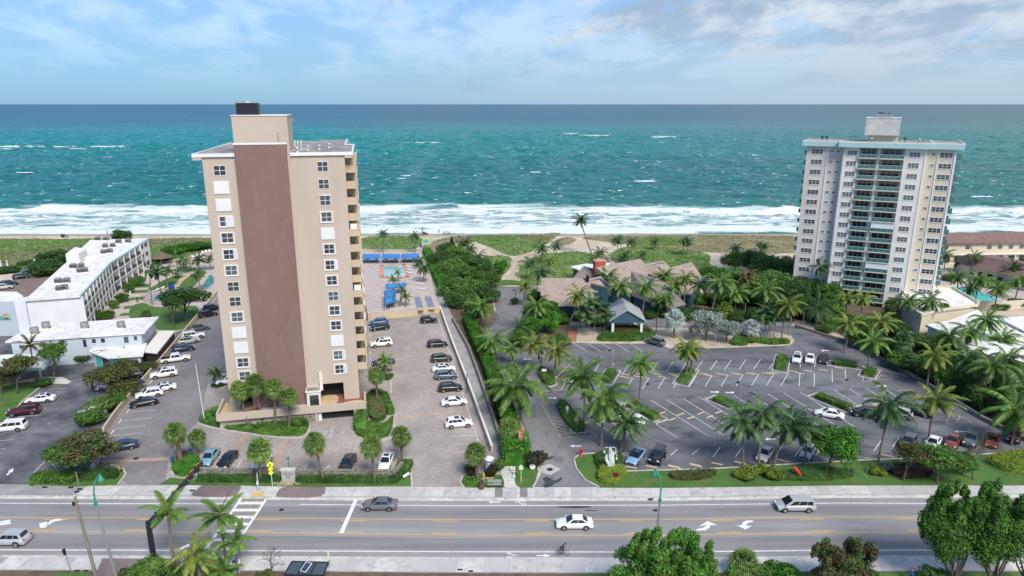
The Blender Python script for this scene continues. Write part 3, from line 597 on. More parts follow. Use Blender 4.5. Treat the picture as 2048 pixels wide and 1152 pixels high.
# second aisle: long slanted lines
for x in (1240,1302,1332,1366,1400,1468,1502,1535,1567,1600,1668,1700,1732,1764):
    y=804-(x-1240)*.055; d=1.03 if x<1600 else 1.0
    ln(x,y,x+62*d,y+40); ln(x+62*d,y+40,x+112*d,y+72) if x not in (1700,1732,1764) else None
for x in (1183,1220): ln(x,839+(x-1183)*.1,x+48,873)
for i,x in enumerate((1166,1199,1300,1336,1370,1402)): pass
for x,y in ((1170,847),(1196,835),(1208,843),(1313,843),(1345,839),(1362,829),(1382,836),(1402,827),(1420,834),(1452,833),(1274,838),(1325,826),(1437,825),(1562,826),(1581,820),(1613,820),(1632,828),(1646,817),(1718,812),(1752,808),(1706,820)): STOPS.append((x-9,y+3,x+8,y-3))
# front row
for x,y in ((1350,905),(1393,904),(1435,901),(1480,900),(1520,902),(1558,900),(1598,900),(1640,898),(1757,888),(1794,880)): ln(x+5,y-6,x-9,y+14 if x>1420 else y+6)
for x,y in ((1262,935),(1303,934),(1349,935),(1392,932),(1347,933),(1390,930),(1434,928),(1480,926),(1567,922),(1608,920),(1656,921),(1742,918),(1775,912)): STOPS.append((x-12,y-2.5,x+12,y+2.5))
# hatched islands
def hatch(poly,n,ax,bx,b=yl):
    for p,q in zip(poly,poly[1:]+poly[:1]): ln(*p,*q,w=.1,b=b)
hatch([(1039,730),(1140,729),(1115,753),(1128,755),(1141,757),(1120,782),(1088,783),(1070,776)],0,0,0)
for i in range(8):
    y=734+i*6; x0=1041+ (y-730)*.68; ln(x0,y,x0+30+i*3,y+8+i*.6,b=yl,w=.09)
for i in range(5): ln(1082+i*12,730,1125-i*1+i*2,744-i*3 if i<3 else 735,b=yl,w=.09)
hatch([(1082,807),(1127,805),(1118,814),(1130,840),(1150,865),(1172,858),(1193,873),(1122,876)],0,0,0)
for i in range(9): y=812+i*7; x0=1084+(y-807)*.58; ln(x0,y,x0+30+i*2,y+4+i,b=yl,w=.09)
hatch([(1725,763),(1786,759),(1750,744),(1728,752)],0,0,0); hatch([(1794,782),(1822,780),(1862,804),(1837,797)],0,0,0); hatch([(1902,824),(1944,844),(1892,847)],0,0,0)
ln(1750,762,1764,750,b=yl); ln(1740,763,1741,758,b=yl); ln(1810,795,1816,782,b=yl); ln(1832,796,1836,786,b=yl); ln(1912,846,1920,833,b=yl)
hatch([(1238,904),(1272,903)],0,0,0); ln(1240,906,1262,917,b=yl); ln(1250,904,1266,912,b=yl)
# arrows
for x,y,s,ww in ((1054,718,-1,18),(1100,848-28,0,0),(1151,892,-1,22),(1430,784,1,18),(1460,785,1,18),(1650,701,-1,16),(1764,772,1,20),(1540,878,-1,22),(1920,863,-1,24),(1105,796,1,18),(1360,711,1,18)):
    if ww==0: continue
    h=ww/2; pq([(x+s*h,y),(x+s*h*.35,y-2.8),(x+s*h*.35,y-.9),(x-s*h,y-.9),(x-s*h,y+.9),(x+s*h*.35,y+.9),(x+s*h*.35,y+2.8)],.05,wl)
# left lots
for y,x in ((742,85),(765,88),(805,30),(822,60),(833,40),(864,0),(881,-10),(899,-30)): pass
for x0,y0,x1,y1 in ((79,776,88,770),(98,779,132,776),(76,804,107,802),(60,819,92,816),(36,834,77,831),(-10,867,45,862),(-20,883,27,880),(-30,902,12,898),(96,792,120,788)): ln(x0,y0,x1,y1,w=.1)
for x0,y0,x1,y1 in ((247,879,302,874),(232,894,260,893),(228,869,281,865),(225,858,290,853)): pass
for x0,y0,x1,y1 in ((65,948,98,915),(98,920,116,942)): ln(x0,y0,x1,y1,w=.12,b=yl)
for x0,y0,x1,y1 in ((213,904,262,898),(225,872,283,867),(235,858,292,851),(247,842,303,836),(260,825,312,820),(325,741,360,736)): ln(x0,y0,x1,y1,w=.09)
for i in range(14):
    f=i/14; x=222+ (437-222)*f; y=868-(868-600)*f**.96; ln(x,y,x+6,y-8,w=.16)
pq([(12,949),(19,943.8),(16,942),(27,936),(25.5,944.5),(22.5,944),(15,951)],.05,wl)
for i in range(34):
    f=i/34; x0=880+(965-880)*f; y0=640+(900-640)*f; ln(x0-3,y0,x0-1,y0+5,w=.13)
for i in range(7): ln(741,655+i*12,740,661+i*12,w=.13)
for x,y in ((893,859),(898,875),(902,891),(906,906),(912,924),(877,785),(862,745)): ln(x,y,x+50,y-5,w=.08)
for x,y,xx_,yy_ in ((717,785,783,785),(783,785,780,746),(604,944,615,927),(648,944,660,930),(472,940,484,918),(432,940,446,920)): ln(x,y,xx_,yy_,w=.09)
wl.build('parking_lines','paint_white',kind='structure'); yl.build('hatched_markings','paint_cream',kind='structure')
# cream stone bands across the pavers
for pts in ([(181,921),(184,927),(345,920),(343,914)],[(463,902),(471,905),(500,868),(492,865)],[(543,942),(551,942),(581,873),(573,873)],[(708,944),(716,944),(733,905),(727,905)],[(783,835),(784,839),(947,823),(945,819)],[(788,878),(793,876),(803,918),(797,918)]):
    sheet('stone_band',pts,'pavers_pink',.06)
pq_=MB(); pq([(655,875),(663,853),(668,853),(664,875)],.06,pq_); pq([(644,868),(652,860),(656,862),(650,870)],.06,pq_); pq([(683,862),(690,866),(685,868),(680,865)],.06,pq_); pq_.build('paving_arrow','paint_worn',kind='structure')
# wheel stops are things of their own
me=MB().box((0,0,.06),(1.75,.16,.12),0,0,.9).mesh('wheel_stop','paint_cream',.01)
STOP_ME=me
def where(x,y):
    if y<700: return 'at the head of a bay below the entrance canopy'
    if y<765: return 'in the upper double row of the car park'
    if y<870: return 'in the slanted double row in the middle of the car park'
    return 'against the lawn kerb along the front row of the car park'
for x0,y0,x1,y1 in STOPS:
    a,c=P(x0,y0,.03),P(x1,y1,.03); o=obj('wheel_stop',me,None,(a+c)/2,math.atan2(c.y-a.y,c.x-a.x))
    tag(o,'cream concrete wheel stop '+where(x0,y0),'wheel stop','wheel stops '+where(x0,y0))
# ================= LEFT TOWER =================
A12=R(12)
def window_mesh(w,h,kind,fr='white',gl='glass_dark',d=.12):
    "kinds: bare frame, framed with storm track, shutter closed, half shutter; local x along the wall, -y outwards"
    f=MB(); g=MB(); s_=MB(); t=.07
    if kind!='shut':
        for x in (-w/2,0,w/2): f.b2(x-t/2,x+t/2,-.05,.01,-h/2,h/2)
        for z in (-h/2,0,h/2): f.b2(-w/2-t/2,w/2+t/2,-.055,.01,z-t/2,z+t/2)
        g.b2(-w/2,w/2,-.02,.01,-h/2,h/2)
    if kind in('frame','half','side'):
        o=.22; ww=w/2+o; hh=h/2+o*.8
        f.b2(-ww,ww,-d,.0,hh-.14,hh); f.b2(-ww,ww,-d,.0,-hh,-hh+.14); f.b2(-ww,-ww+.14,-d+.002,.0,-hh+.14,hh-.14); f.b2(ww-.14,ww,-d+.002,.0,-hh+.14,hh-.14)
    if kind in('half','side'):
        x0=w/2-(.75 if kind=='half' else .25); n=6
        for i in range(n): xx=x0+i*(w/2+.45-x0)/n; s_.b2(xx,xx+(w/2+.45-x0)/n-.03,-d-.04,-d-.005,-h/2-.1,h/2+.1)
    if kind=='shut':
        n=16; W_=w+.5
        for i in range(n): xx=-W_/2+i*W_/n; s_.b2(xx,xx+W_/n*.62,-.13,0,-h/2-.22,h/2+.22); s_.b2(xx+W_/n*.62,xx+W_/n,-.09,0,-h/2-.22,h/2+.22)
    if kind=='awn': f.b2(-w/2-.2,w/2+.2,-.14,0,h/2+.04,h/2+.16)
    return [x.mesh('window_part',m) if x.v else None for x,m in ((f,fr),(g,gl),(s_,'white'))]
WK={}
def put_window(parent,x,y,z,w,h,kind,rz=0,fr='white',gl='glass_dark',name='window'):
    k=(w,h,kind,fr,gl)
    if k not in WK: WK[k]=window_mesh(*k)
    f,g,s_=WK[k]
    if kind=='shut': return obj('storm_shutter',s_,parent,(x,y,z),rz)
    o=obj(name,f,parent,(x,y,z),rz); obj('pane',g,o)
    if s_: obj('shutter',s_,o)
    return o
A0=P(462,818,2.2)
T=empty('apartment_tower',A0,A12,'tall beige apartment tower with a mauve stripe down its windowed front','apartment tower')
A1=P(719.5,797,2.2); Wd=(A1-A0).length; U0=4.85; U1=12.55; Dp=42.0
Tm=Matrix.Rotation(-A12,4,'Z')@Matrix.Translation(-A0)
def top_at(px_,py_,y,):   # local height of a pixel ray on the facade plane y (local)
    d=ray(px_,py_); d=Matrix.Rotation(-A12,3,'Z')@d; o=Tm@Vector((0,0,H)); t=(y-o.y)/d.y; return o+d*t
ZT=top_at(397,313,0).z
b=MB()
b.b2(0,U0,0,2.8,4.1,ZT); b.b2(0,1.6,0,2.8,0,4.1); b.b2(3.6,U0,.02,2.8,0,4.1); b.b2(1.6,3.6,.01,2.8,2.7,4.1)      # left strip with garage opening
b.b2(U1,Wd,0,2.8,4.1,ZT); b.b2(U1,14.6,.02,2.8,0,4.1); b.b2(Wd-2.6,Wd,.0,2.8,0,4.1); b.b2(14.6,Wd-2.6,.01,2.8,3.2,4.1)
b.b2(.02,Wd-.02,2.8,Dp,0,ZT-.02)
b.b2(U0,U1,.3,2.8,0,ZT)
wall=b.build('wall','beige',T)
b=MB(); b.b2(U0,U1,-.55,.3,0,ZT+1.7); b.build('stripe_wall','mauve',T,label='mauve painted projecting wall running the full height')
b=MB(); b.b2(U0-.15,U1+.1,-.62,.45,ZT+1.7,ZT+1.95); b.build('parapet_cap','white',T)
b=MB(); b.b2(U1+.02,U1+.5,.0,.5,ZT,ZT+1.6); b.b2(U1,Wd-1.,-.012,0,25.6,25.66); b.build_each('parapet_return','beige',T)
# recessed near-black panels paint the shade inside the garage openings
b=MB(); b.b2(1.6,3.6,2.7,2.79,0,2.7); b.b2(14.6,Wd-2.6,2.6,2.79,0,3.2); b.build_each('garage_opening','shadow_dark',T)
# roof slabs with overhang
b=MB(); b.b2(-1.1,U0-.02,-.15,14,ZT,ZT+.3); b.b2(U1+.5,Wd+1.1,-.15,22,ZT,ZT+.3); b.b2(U0+.02,U1+.48,.5,14,ZT,ZT+.28); b.b2(-1.1,Wd+.4,14.02,Dp-9,ZT+.0,ZT+.29); b.b2(Wd-6,Wd-.5,22.02,Dp+.5,ZT,ZT+.32); b.b2(-.6,5,Dp-8.98,Dp,ZT,ZT+.31)
b.build_each('roof','roof_tar',T)
b=MB()
for x0,x1,y0,y1 in ((-1.35,-1.1,-.3,14),(Wd+1.1,Wd+1.35,-.3,22.2),(-1.1,U0-.02,-.3,-.15),(U1+.5,Wd+1.1,-.3,-.15),(Wd-.5,Wd+1.1,22.0,22.2),(-1.35,-1.1,14.3,Dp-9),(Wd-.5,Wd-.25,22.3,Dp+.5)): b.b2(x0,x1,y0,y1,ZT-.1,ZT+.42)
b.build_each('roof_edge','white',T)
b=MB(); b.b2(-1.3,.0,-.25,1.2,ZT-.55,ZT-.1); b.b2(-1.3,0,9.3,10.6,ZT-.5,ZT-.1); b.b2(Wd,Wd+1.25,-.25,.9,ZT-.55,ZT-.1); b.build_each('eave','beige',T)
# penthouse
q0=top_at(462,232,5.5); q1=top_at(573,226,5.5); zb=ZT+.3
b=MB(); b.b2(q0.x,q1.x,5.5,13,zb,q0.z); b.build('penthouse','beige',T)
b=MB(); b.b2(q0.x-.1,q1.x+.1,5.4,13.1,q0.z,q0.z+.15); b.b2(q1.x-3.4,q1.x-2.6,5.42,5.5,zb,zb+1.0); b.build('penthouse_cap','offwhite',T)
b=MB(); b.b2(q1.x-4.6,q1.x-3.6,5.4,5.49,zb,zb+.9); b.tube([(q1.x-1.6,5.4,zb+.2),(q1.x-1.6,5.4,zb+3)],.05); b.build('roof_door','metal_grey',T)
ct=empty('cooling_tower',T.matrix_world@Vector((0,0,0)),0,'dark louvred cooling unit on top of the beige tower penthouse','cooling unit')
ct.location=Matrix.Translation(A0)@Matrix.Rotation(A12,4,'Z')@Vector((q0.x+2.3,8.2,q0.z+.15)); ct.rotation_euler[2]=A12
b=MB()
for i in range(9): b.b2(-1.7,1.7,-1.4,1.4,.1+i*.2,.2+i*.2)
b.b2(-1.62,1.62,-1.32,1.32,0,1.85); b.build('casing','metal_dark',ct); b=MB(); b.lathe([(.9,1.9),(.9,2.1),(.75,2.1),(.75,1.95)],16); b.b2(-1.8,1.8,-1.5,-1.42,1.85,1.95); b.build('fan_shroud','galv',ct)
b=MB()
for x in (-1.6,1.6):
    for y in (-1.3,1.3): b.b2(x-.05,x+.05,y-.05,y+.05,1.9,2.35)
b.build('railing','galv',ct)
# vents and pipes on the roof
Tl=lambda x,y,z: Matrix.Translation(A0)@Matrix.Rotation(A12,4,'Z')@Vector((x,y,z))
for i,(x,y,k) in enumerate(((U1+1.4,1.4,'mushroom'),(U1+4.4,8.5,'mushroom'),(U1+3.0,.8,'low'),(U1+2.2,12.5,'low'),(U1+5.8,13,'mushroom'))):
    t=empty('roof_vent',Tl(x,y,ZT+.3),0,['white mushroom vent nearest the front edge of the beige tower roof','white mushroom vent in the middle of the beige tower roof','low round vent beside the front parapet of the beige tower roof','low vent beside the penthouse of the beige tower','farthest mushroom vent on the beige tower roof'][i],'roof vent','vents on the tower roof')
    bb=MB(); bb.lathe([(.22,0),(.22,.5 if k=='mushroom' else .2)],10); bb.build('pipe','white',t); bb=MB(); h=.5 if k=='mushroom' else .2; bb.lathe([(.45,h),(.5,h+.15),(.2,h+.35),(0,h+.38)],12); bb.build('cap','galv',t)
t=empty('roof_pipework',Tl(U1+.8,5,ZT+.3),A12,'white pipes and ladder frame beside the penthouse on the beige tower roof','pipework')
b=MB()
for x in (0,.5,1.): b.tube([(x,0,0),(x,0,1.5),(x,1.2,1.7)],.06)
b.tube([(0,-4,.3),(0,4,.5)],.07); b.tube([(1,-3,.3),(2.2,3,.4)],.06); b.build('pipes','white',t)
t=empty('roof_antenna',Tl(q1.x-5,9,q0.z+.15),0,'thin antenna mast beside the cooling unit on the penthouse','antenna'); b=MB(); b.tube([(0,0,0),(0,0,1.6)],.04); b.b2(-.15,.15,-.03,.03,1.1,1.2); b.build('mast','metal_dark',t)
# windows
LK=['bare','shut','shut','half','frame','side','frame','bare','bare','frame','shut','shut','frame','frame']
LY=[341,375,410,443,476,509,541,573,603,634,665,695,725,752]
RK=['bare','bare','awn','frame','shut','frame','side','frame','bare','frame','frame','shut','side','side']
RY=[333,368,401,434,467,498,530,561,592,621,651,681,710,738]
for k in range(14):
    lx=2.75; rx=17.25
    zl=top_at(439+k*3.9,LY[k],0).z; zr=top_at(645+k*2.7,RY[k],0).z
    lx=top_at(439.5+k*(490-439.5)/13,LY[k],0).x; rx=top_at(645+k*(680-645)/13,RY[k],0).x
    put_window(T,lx,0,zl,1.72,1.5,LK[k],gl='glass_dark' if k not in(9,6,13) else 'glass_grey'); put_window(T,rx,0,zr,1.6,1.5,RK[k],gl='glass_dark' if k not in(8,12) else 'glass_grey')
FH=(top_at(439,341,0).z-top_at(490,752,0).z)/13; zt0=top_at(645,333,0).z
# balconies: solid parapet, slab, fin
def balc_mesh(w,d):
    b=MB(); b.b2(0,d,0,w,-.15,0); b.b2(0,d,0,.12,0,1.05); b.b2(d-.12,d,.12,w,0,1.05); b.b2(0,d,w-.12,w,1.05-1.05,1.05); return b.mesh('balcony',['beige_warm'])
def rail_mesh(w,d):
    b=MB(); b.b2(-.02,d+.03,-.03,.02,1.05,1.1); b.b2(d-.1,d+.03,.02,w,1.05,1.1); return b.mesh('balcony_rail','offwhite')
BM=balc_mesh(4.2,1.55); RM=rail_mesh(4.2,1.55); BM2=balc_mesh(4.2,.9)
db=MB(); db.b2(0,.02,.3,3.9,0,2.1); DM=db.mesh('balcony_door','glass_dark')
dv=MB(); dv.b2(0,1.5,-.1,.05,0,FH-.2); dv=dv.mesh('balcony_divider','beige_warm')
IT=[MB().box((.7,1.5,.5),(.5,.5,1.0)).mesh('planter','leaf_dark'),MB().b2(.3,1.2,.8,1.6,0,.8).mesh('balcony_table','metal_dark'),MB().b2(.2,1.3,.3,.4,.2,1.9).mesh('balcony_blind','white')]
rb=random.Random(4)
for k in range(14):
    z=zt0-1.0-FH*k
    for j,y in enumerate((1.2,9.5,18.5,27.5)):
        off=.25*j*0
        o=obj('balcony',BM,T,(Wd,y,z)); obj('rail',RM,o); obj('door',DM,o,(.005,0,.02))
        if j<2 and rb.random()<.4: i=rb.randrange(3); obj(['planter','table','blind'][i],IT[i],o,(0,0,.01))
for k in range(14):
    z=zt0-1.0-FH*k; o=obj('balcony',BM2,T,(-.9,8.0,z)); 
for k in range(13): o=obj('balcony_divider',dv,T,(Wd,5.42,zt0-1.0-FH*k))
# right side lower door recess
# lower right annex with ramped roof, entrance
b=MB(); b.b2(U1+.05,U1+2.3,-1.9,0,0,2.6); b.b2(U1-.1,U1+2.45,-2.05,-.01,2.6,2.85); b.b2(U1+2.2,U1+2.7,-.4,-.02,2.2,5.4); b.build('entrance_block','offwhite',T)
b=MB(); b.b2(U1+.5,U1+2.0,-1.94,-1.91,.1,2.1); b.build('entrance_door','glass_dark',T); b=MB(); b.b2(U1+.1,U1+2.2,-1.85,-.3,2.86,2.9); b.build('entrance_roof','roof_tar',T)
# podium
g0=P(640,852,0); pts=[(448,831),(548,835),(640,822),(735,800)]
pod=empty('podium',(0,0,0),0,'low beige podium terrace with gravel beds under the tower front','terrace')
F0=P(462,840,2.2); F1=P(733,812,2.2); 
u=Vector((math.cos(A12),math.sin(A12),0)); v=Vector((-u.y,u.x,0))
def TL(x,y,z=0): return A0+u*x+v*y+Vector((0,0,z-2.2))
b=MB(); b.prism([TL(-1.6,-3.4),TL(Wd+.9,-3.4),TL(Wd+.9,-.01),TL(-1.6,-.01)],1.75,2.18); b.build('deck','concrete_dull',pod)
b=MB()
def wl_(p,q,z0,z1,w=.25):
    s=strip_pts(p,q,w); b.prism([(t.x,t.y) for t in s],z0,z1)
wl_(TL(-1.6,-3.4),TL(Wd+1.0,-3.4),1.72,3.0,.3); wl_(TL(-1.6,-3.22),TL(-1.6,3),1.72,2.99,.3); wl_(TL(Wd+.9,-3.22),TL(Wd+.9,1),1.72,2.99,.3)
b.build('parapet','beige',pod)
b=MB(); wl_(TL(8.6,-3.0),TL(14.1,-3.0),0,1.74,.5); b.build('stone_wall','stone_wall',pod)
b=MB(); wl_(TL(-1.4,-2.6),TL(8.6,-2.6),0,1.74,.3); wl_(TL(13.9,-3.2),TL(14.25,-3.2),0,1.73,.4); wl_(TL(20.2,-3.2),TL(20.7,-3.2),0,1.73,.4); b.build_each('wall','beige',pod)
b=MB(); wl_(TL(14.2,-2.4),TL(20.5,-2.4),.02,1.74,.1); b.build('garage_shade_panel','shadow_dark',pod,label='near-black panel for the shade inside the garage opening under the terrace')  # no door here: dark panel stands for the shade in the opening
b=MB(); wl_(TL(14.35,-2.9),TL(14.9,-2.9),0,1.4,.3); b.build('ticket_machine','white',pod)
def deckbed(pts,m,z): 
    ps=[TL(x,y) for x,y in smooth_poly(pts,4)]; bb=MB(); A=sum(ps[i].x*ps[(i+1)%len(ps)].y-ps[(i+1)%len(ps)].x*ps[i].y for i in range(len(ps))); ps=ps if A>0 else ps[::-1]
    bb.add([(p.x,p.y,z) for p in ps],[tuple(range(len(ps)))]); return bb.build('gravel_bed',m,pod)
def deckq(pts,m,z):
    ps=[TL(x,y) for x,y in pts]; bb=MB(); bb.add([(p.x,p.y,z) for p in ps],[tuple(range(len(ps)))]); return bb.build('gravel_bed',m,pod)
deckq([(-1.4,-3.2),(4.8,-3.2),(4.8,2.6),(-1.4,2.6)],'gravel_tan',2.19); deckbed([(-1.2,-3.),(1,-2.6),(3,-1.9),(4.8,-1.2),(4.8,-.2),(3,-.9),(1,-1.6),(-1.2,-2.0)],'mulch_red',2.2)
deckq([(14.5,-3.2),(Wd+.7,-3.2),(Wd+.7,2.5),(14.5,2.5)],'mulch_red',2.19); deckbed([(14.8,-2.6),(16.4,-2.4),(17.6,-.6),(17.2,2.2),(14.8,2.3)],'gravel_tan',2.2); deckbed([(17.2,-3.0),(Wd+.6,-3.1),(Wd+.5,-1.0),(19.2,-1.0)],'gravel_tan',2.205)
# ================= RIGHT TOWER =================
AR=R(-28); B0=Vector((82.2,172.3,0))*(H/50); B0.z=0
u2=Vector((math.cos(AR),math.sin(AR),0)); v2=Vector((-u2.y,u2.x,0))
T2=empty('condominium_tower',B0,AR,'tall white and cream condominium tower with green glass balconies and a pale teal roof edge','apartment tower')
def rt(px_,py_,y):
    d=Matrix.Rotation(-AR,3,'Z')@ray(px_,py_); o=Matrix.Rotation(-AR,4,'Z')@(Vector((0,0,H))-B0); t=(y-o.y)/d.y; return o+d*t
a=rt(1688,292,0); c=rt(1855,300,0); x0,x1=a.x,c.x; ZR2=(a.z+c.z)/2
wl0=rt(1616,282,1.3).x; wr1=rt(1917,287,1.3).x
b=MB(); b.b2(x0+.02,x1-.02,2.4,16,0,ZR2); b.b2(x0,x0+.20*(x1-x0),0,2.4,0,ZR2); b.b2(x0+.745*(x1-x0),x1,0,2.4,0,ZR2); b.b2(x0+.425*(x1-x0),x0+.455*(x1-x0),.2,2.4,0,ZR2); b.build('centre_wall','offwhite',T2)
b=MB(); b.b2(wl0,x0,1.3,17,0,ZR2-.01); b.build_each('wing_wall','grey_wall',T2,label='grey left wing wall'); b=MB(); b.b2(x1,wr1,1.3,17,0,ZR2-.01); b.build_each('wing_wall','cream_wall',T2,label='cream right wing wall')
b=MB()
for x in (x0+.03,x1-.35,x0+.0): b.b2(x,x+.3,-.12,0,0,ZR2)
b.b2(wl0+5.0,wl0+5.2,1.15,1.3,0,ZR2-.02); b.b2(x1+2.4,x1+2.6,1.15,1.3,0,ZR2-.02); b.b2(wr1-.4,wr1,1.15,1.3,0,ZR2-.02); b.build_each('pilaster','white',T2)
b=MB(); b.b2(x0-1.2,x1+1.0,-1.3,10,ZR2,ZR2+1.2); b.b2(wl0-1.2,x0-1.22,.2,17.5,ZR2,ZR2+1.19); b.b2(x1+1.02,wr1+1.4,.2,17.5,ZR2,ZR2+1.19); b.b2(x0-1.2,x1+1.,10.02,17.5,ZR2,ZR2+1.18); b.build('roof_fascia','pale_teal',T2)
b=MB(); b.b2(x0-.8,x1+.6,-.9,9.8,ZR2+1.2,ZR2+1.26); b.b2(wl0-.8,x0-1.3,.7,17.1,ZR2+1.19,ZR2+1.25); b.b2(x1+1.1,wr1+1.,.7,17.1,ZR2+1.19,ZR2+1.25); b.b2(x0-.8,x1+.6,9.9,17,ZR2+1.18,ZR2+1.25); b.build_each('roof','roof_tar',T2)
b=MB()
for r in ((x0-1.2,x1+1,-1.3,-1.05),(wl0-1.2,x0-1.22,.2,.45),(x1+1.02,wr1+1.4,.2,.45),(x0-1.2,x0-.95,-1.04,.19),(x1+.75,x1+1,-1.04,.19),(wr1+1.15,wr1+1.4,.46,17.5),(x1+1.,x1+1.3,7,17.4)): b.b2(*r,ZR2+1.2,ZR2+1.5)
b.build_each('roof_edge','offwhite',T2)
p0=rt(1737,270,6.5); p1=rt(1795,284,6.5); t0=rt(1733,236,5.5); t1=rt(1803,236,5.5); zl=ZR2+1.25; zm=max(zl+1.6,rt(1765,271,5.5).z)
b=MB(); b.b2(p0.x,p1.x,6.6,11,zl,zm); b.build('lift_housing','cream_wall',T2); b=MB(); b.b2(t0.x,t1.x,5.5,12.5,zm,t0.z); b.build('penthouse','concrete',T2); b=MB(); b.b2(t0.x-.1,t1.x+.1,5.4,12.6,t0.z,t0.z+.12); b.build('penthouse_cap','white',T2)
cu=empty('cooling_unit',B0+u2*((t0.x+t1.x)/2)+v2*9+Vector((0,0,t0.z+.12)),AR,'flat grey cooling unit on the penthouse of the white condominium tower','cooling unit')
b=MB(); b.b2(-2,2,-1.4,1.4,0,.9); b.build('casing','metal_grey',cu); b=MB(); b.lathe([(.8,.9),(.8,1.25),(.7,1.25)],14,0,(-.6,0,0)); b.lathe([(.5,.9),(.5,1.1),(.4,1.1)],12,0,(1.2,0,0)); b.build('fan_shroud','metal_dark',cu)
for i,(x,y,lb) in enumerate(((wl0+3.2,4,'left one of the two dark spotlights on the left wing roof of the condominium'),(wl0+4.3,4.2,'right one of the two dark spotlights on the left wing roof of the condominium'),(x1-5,6,'dark mechanical vent on the roof right of the condominium penthouse'),(x1-2,3,'silver vent near the front edge of the condominium roof'),(x0+6,1.5,'silver vent in front of the condominium penthouse'))):
    t=empty('roof_vent',B0+u2*x+v2*y+Vector((0,0,zl)),AR,lb,'roof vent'); bb=MB(); bb.tube([(0,0,0),(0,0,.8)],.07); bb.build('stand','metal_dark',t); bb=MB(); bb.lathe([(.35,.7),(.45,.9),(.3,1.15),(0,1.2)],10); bb.build('head','metal_dark' if i<3 else 'galv',t)
def win3(w,h,n,gl='glass_dark'):
    f=MB(); g=MB()
    for i in range(n+1): x=-w/2+i*w/n; f.b2(x-.04,x+.04,-.06,.01,-h/2,h/2)
    f.b2(-w/2-.06,w/2+.06,-.065,.01,h/2-.05,h/2+.06); f.b2(-w/2-.12,w/2+.12,-.1,.01,-h/2-.08,-h/2+.04); f.b2(-w/2,w/2,-.045,.01,-.018,.018); g.b2(-w/2,w/2,-.02,.01,-h/2,h/2)
    return f.mesh('window','white'),g.mesh('pane',gl)
K={'c':win3(2.3,1.25,3,'glass_grey'),'w':win3(2.7,1.25,3),'s':win3(.9,.6,1)}
def pw(k,x,y,z,rz=0,nm='window'):
    f,g=K[k]; o=obj(nm,f,T2,(x,y,z),rz); obj('pane',g,o)
zr0=rt(1770+62,309.5,0).z; W2=x1-x0; fh=2.66
def rail(w): 
    b=MB(); b.b2(0,w,-.62,-.58,.06,.95); m_=b.mesh('glass','teal_glass'); c_=MB(); c_.b2(0,w,-.66,-.54,.95,1.03); c_.b2(0,w,-.66,-.54,0,.06)
    n=int(w/1.2)
    for i in range(n+1): x=min(max(.03,i*w/n),w-.03); c_.b2(x-.02,x+.02,-.64,-.56,.06,.95)
    return c_.mesh('railing','pale_teal'),m_
def slab(w): b=MB(); b.b2(0,w,-.7,2.4,-.2,0); return b.mesh('balcony_floor','cream_wall')
def door(w):
    b=MB(); b.b2(w*.12,w*.88,2.3,2.395,0,2.15); g=b.mesh('balcony_door','glass_dark'); f=MB()
    for i in range(4): x=w*(.12+.76*i/3); f.b2(x-.04,x+.04,2.26,2.31,0,2.15)
    f.b2(w*.12-.04,w*.88+.04,2.255,2.312,2.15,2.22); f.b2(w*.12-.04,w*.88+.04,2.255,2.312,-.0,.05)
    return g,f.mesh('door_frame','white')
ba=(x0+.2*W2,x0+.425*W2); bb_=(x0+.455*W2,x0+.745*W2)
PR={}
for i,(s,e) in enumerate((ba,bb_)): PR[i]=(rail(e-s),slab(e-s),door(e-s))
sh=MB(); 
for i in range(12): x=(bb_[1]-bb_[0])*(.03+.94*i/12); sh.b2(x,x+.3,-.5,-.4,.0,2.3)
sh.b2(.1,bb_[1]-bb_[0]-.1,-.42,-.38,.0,2.35)
SH=sh.mesh('storm_shutter','white')
sb=MB(); sb.b2(0,1.3,0,3.6,-.15,0); sb.b2(1.24,1.3,0,3.6,0,1.0); sb.b2(0,1.3,0,.06,0,1.0); SB=sb.mesh('side_balcony','teal_glass')
for k in range(16):
    z=zr0-fh*k
    if z<1.2: break
    pw('c',x0+.115*W2,0,z); pw('c',x0+.865*W2,0,z); pw('w',wl0+2.6,1.3,z); pw('w',(x1+2.6+wr1-.4)/2,1.3,z)
    if z>3: pw('s',wl0+6.1,1.3,z+.2,0,'small_window'); pw('s',wl0+7.6,1.3,z+.2,0,'small_window'); pw('s',x1+1.5,1.3,z+.1,0,'small_window')
    for i,(s,e) in enumerate((ba,bb_)):
        (rm,gm),sm_,(dg,df)=PR[i]; o=obj('balcony',sm_,T2,(s,0,z-1.15)); 
        r=obj('railing',rm,o); obj('glass_panel',gm,o)
        if i==1 and k in(7,11): obj('storm_shutter',SH,o,(0,-.0,.0))
        else: obj('balcony_door',dg,o); obj('door_frame',df,o)
    if z>3: obj('side_balcony',SB,T2,(wr1,4.2,z-1.1)); obj('side_balcony',SB,T2,(wr1,10.5,z-1.1))
    if z>3: o=obj('side_balcony',SB,T2,(wl0-1.0,7,z-1.1))
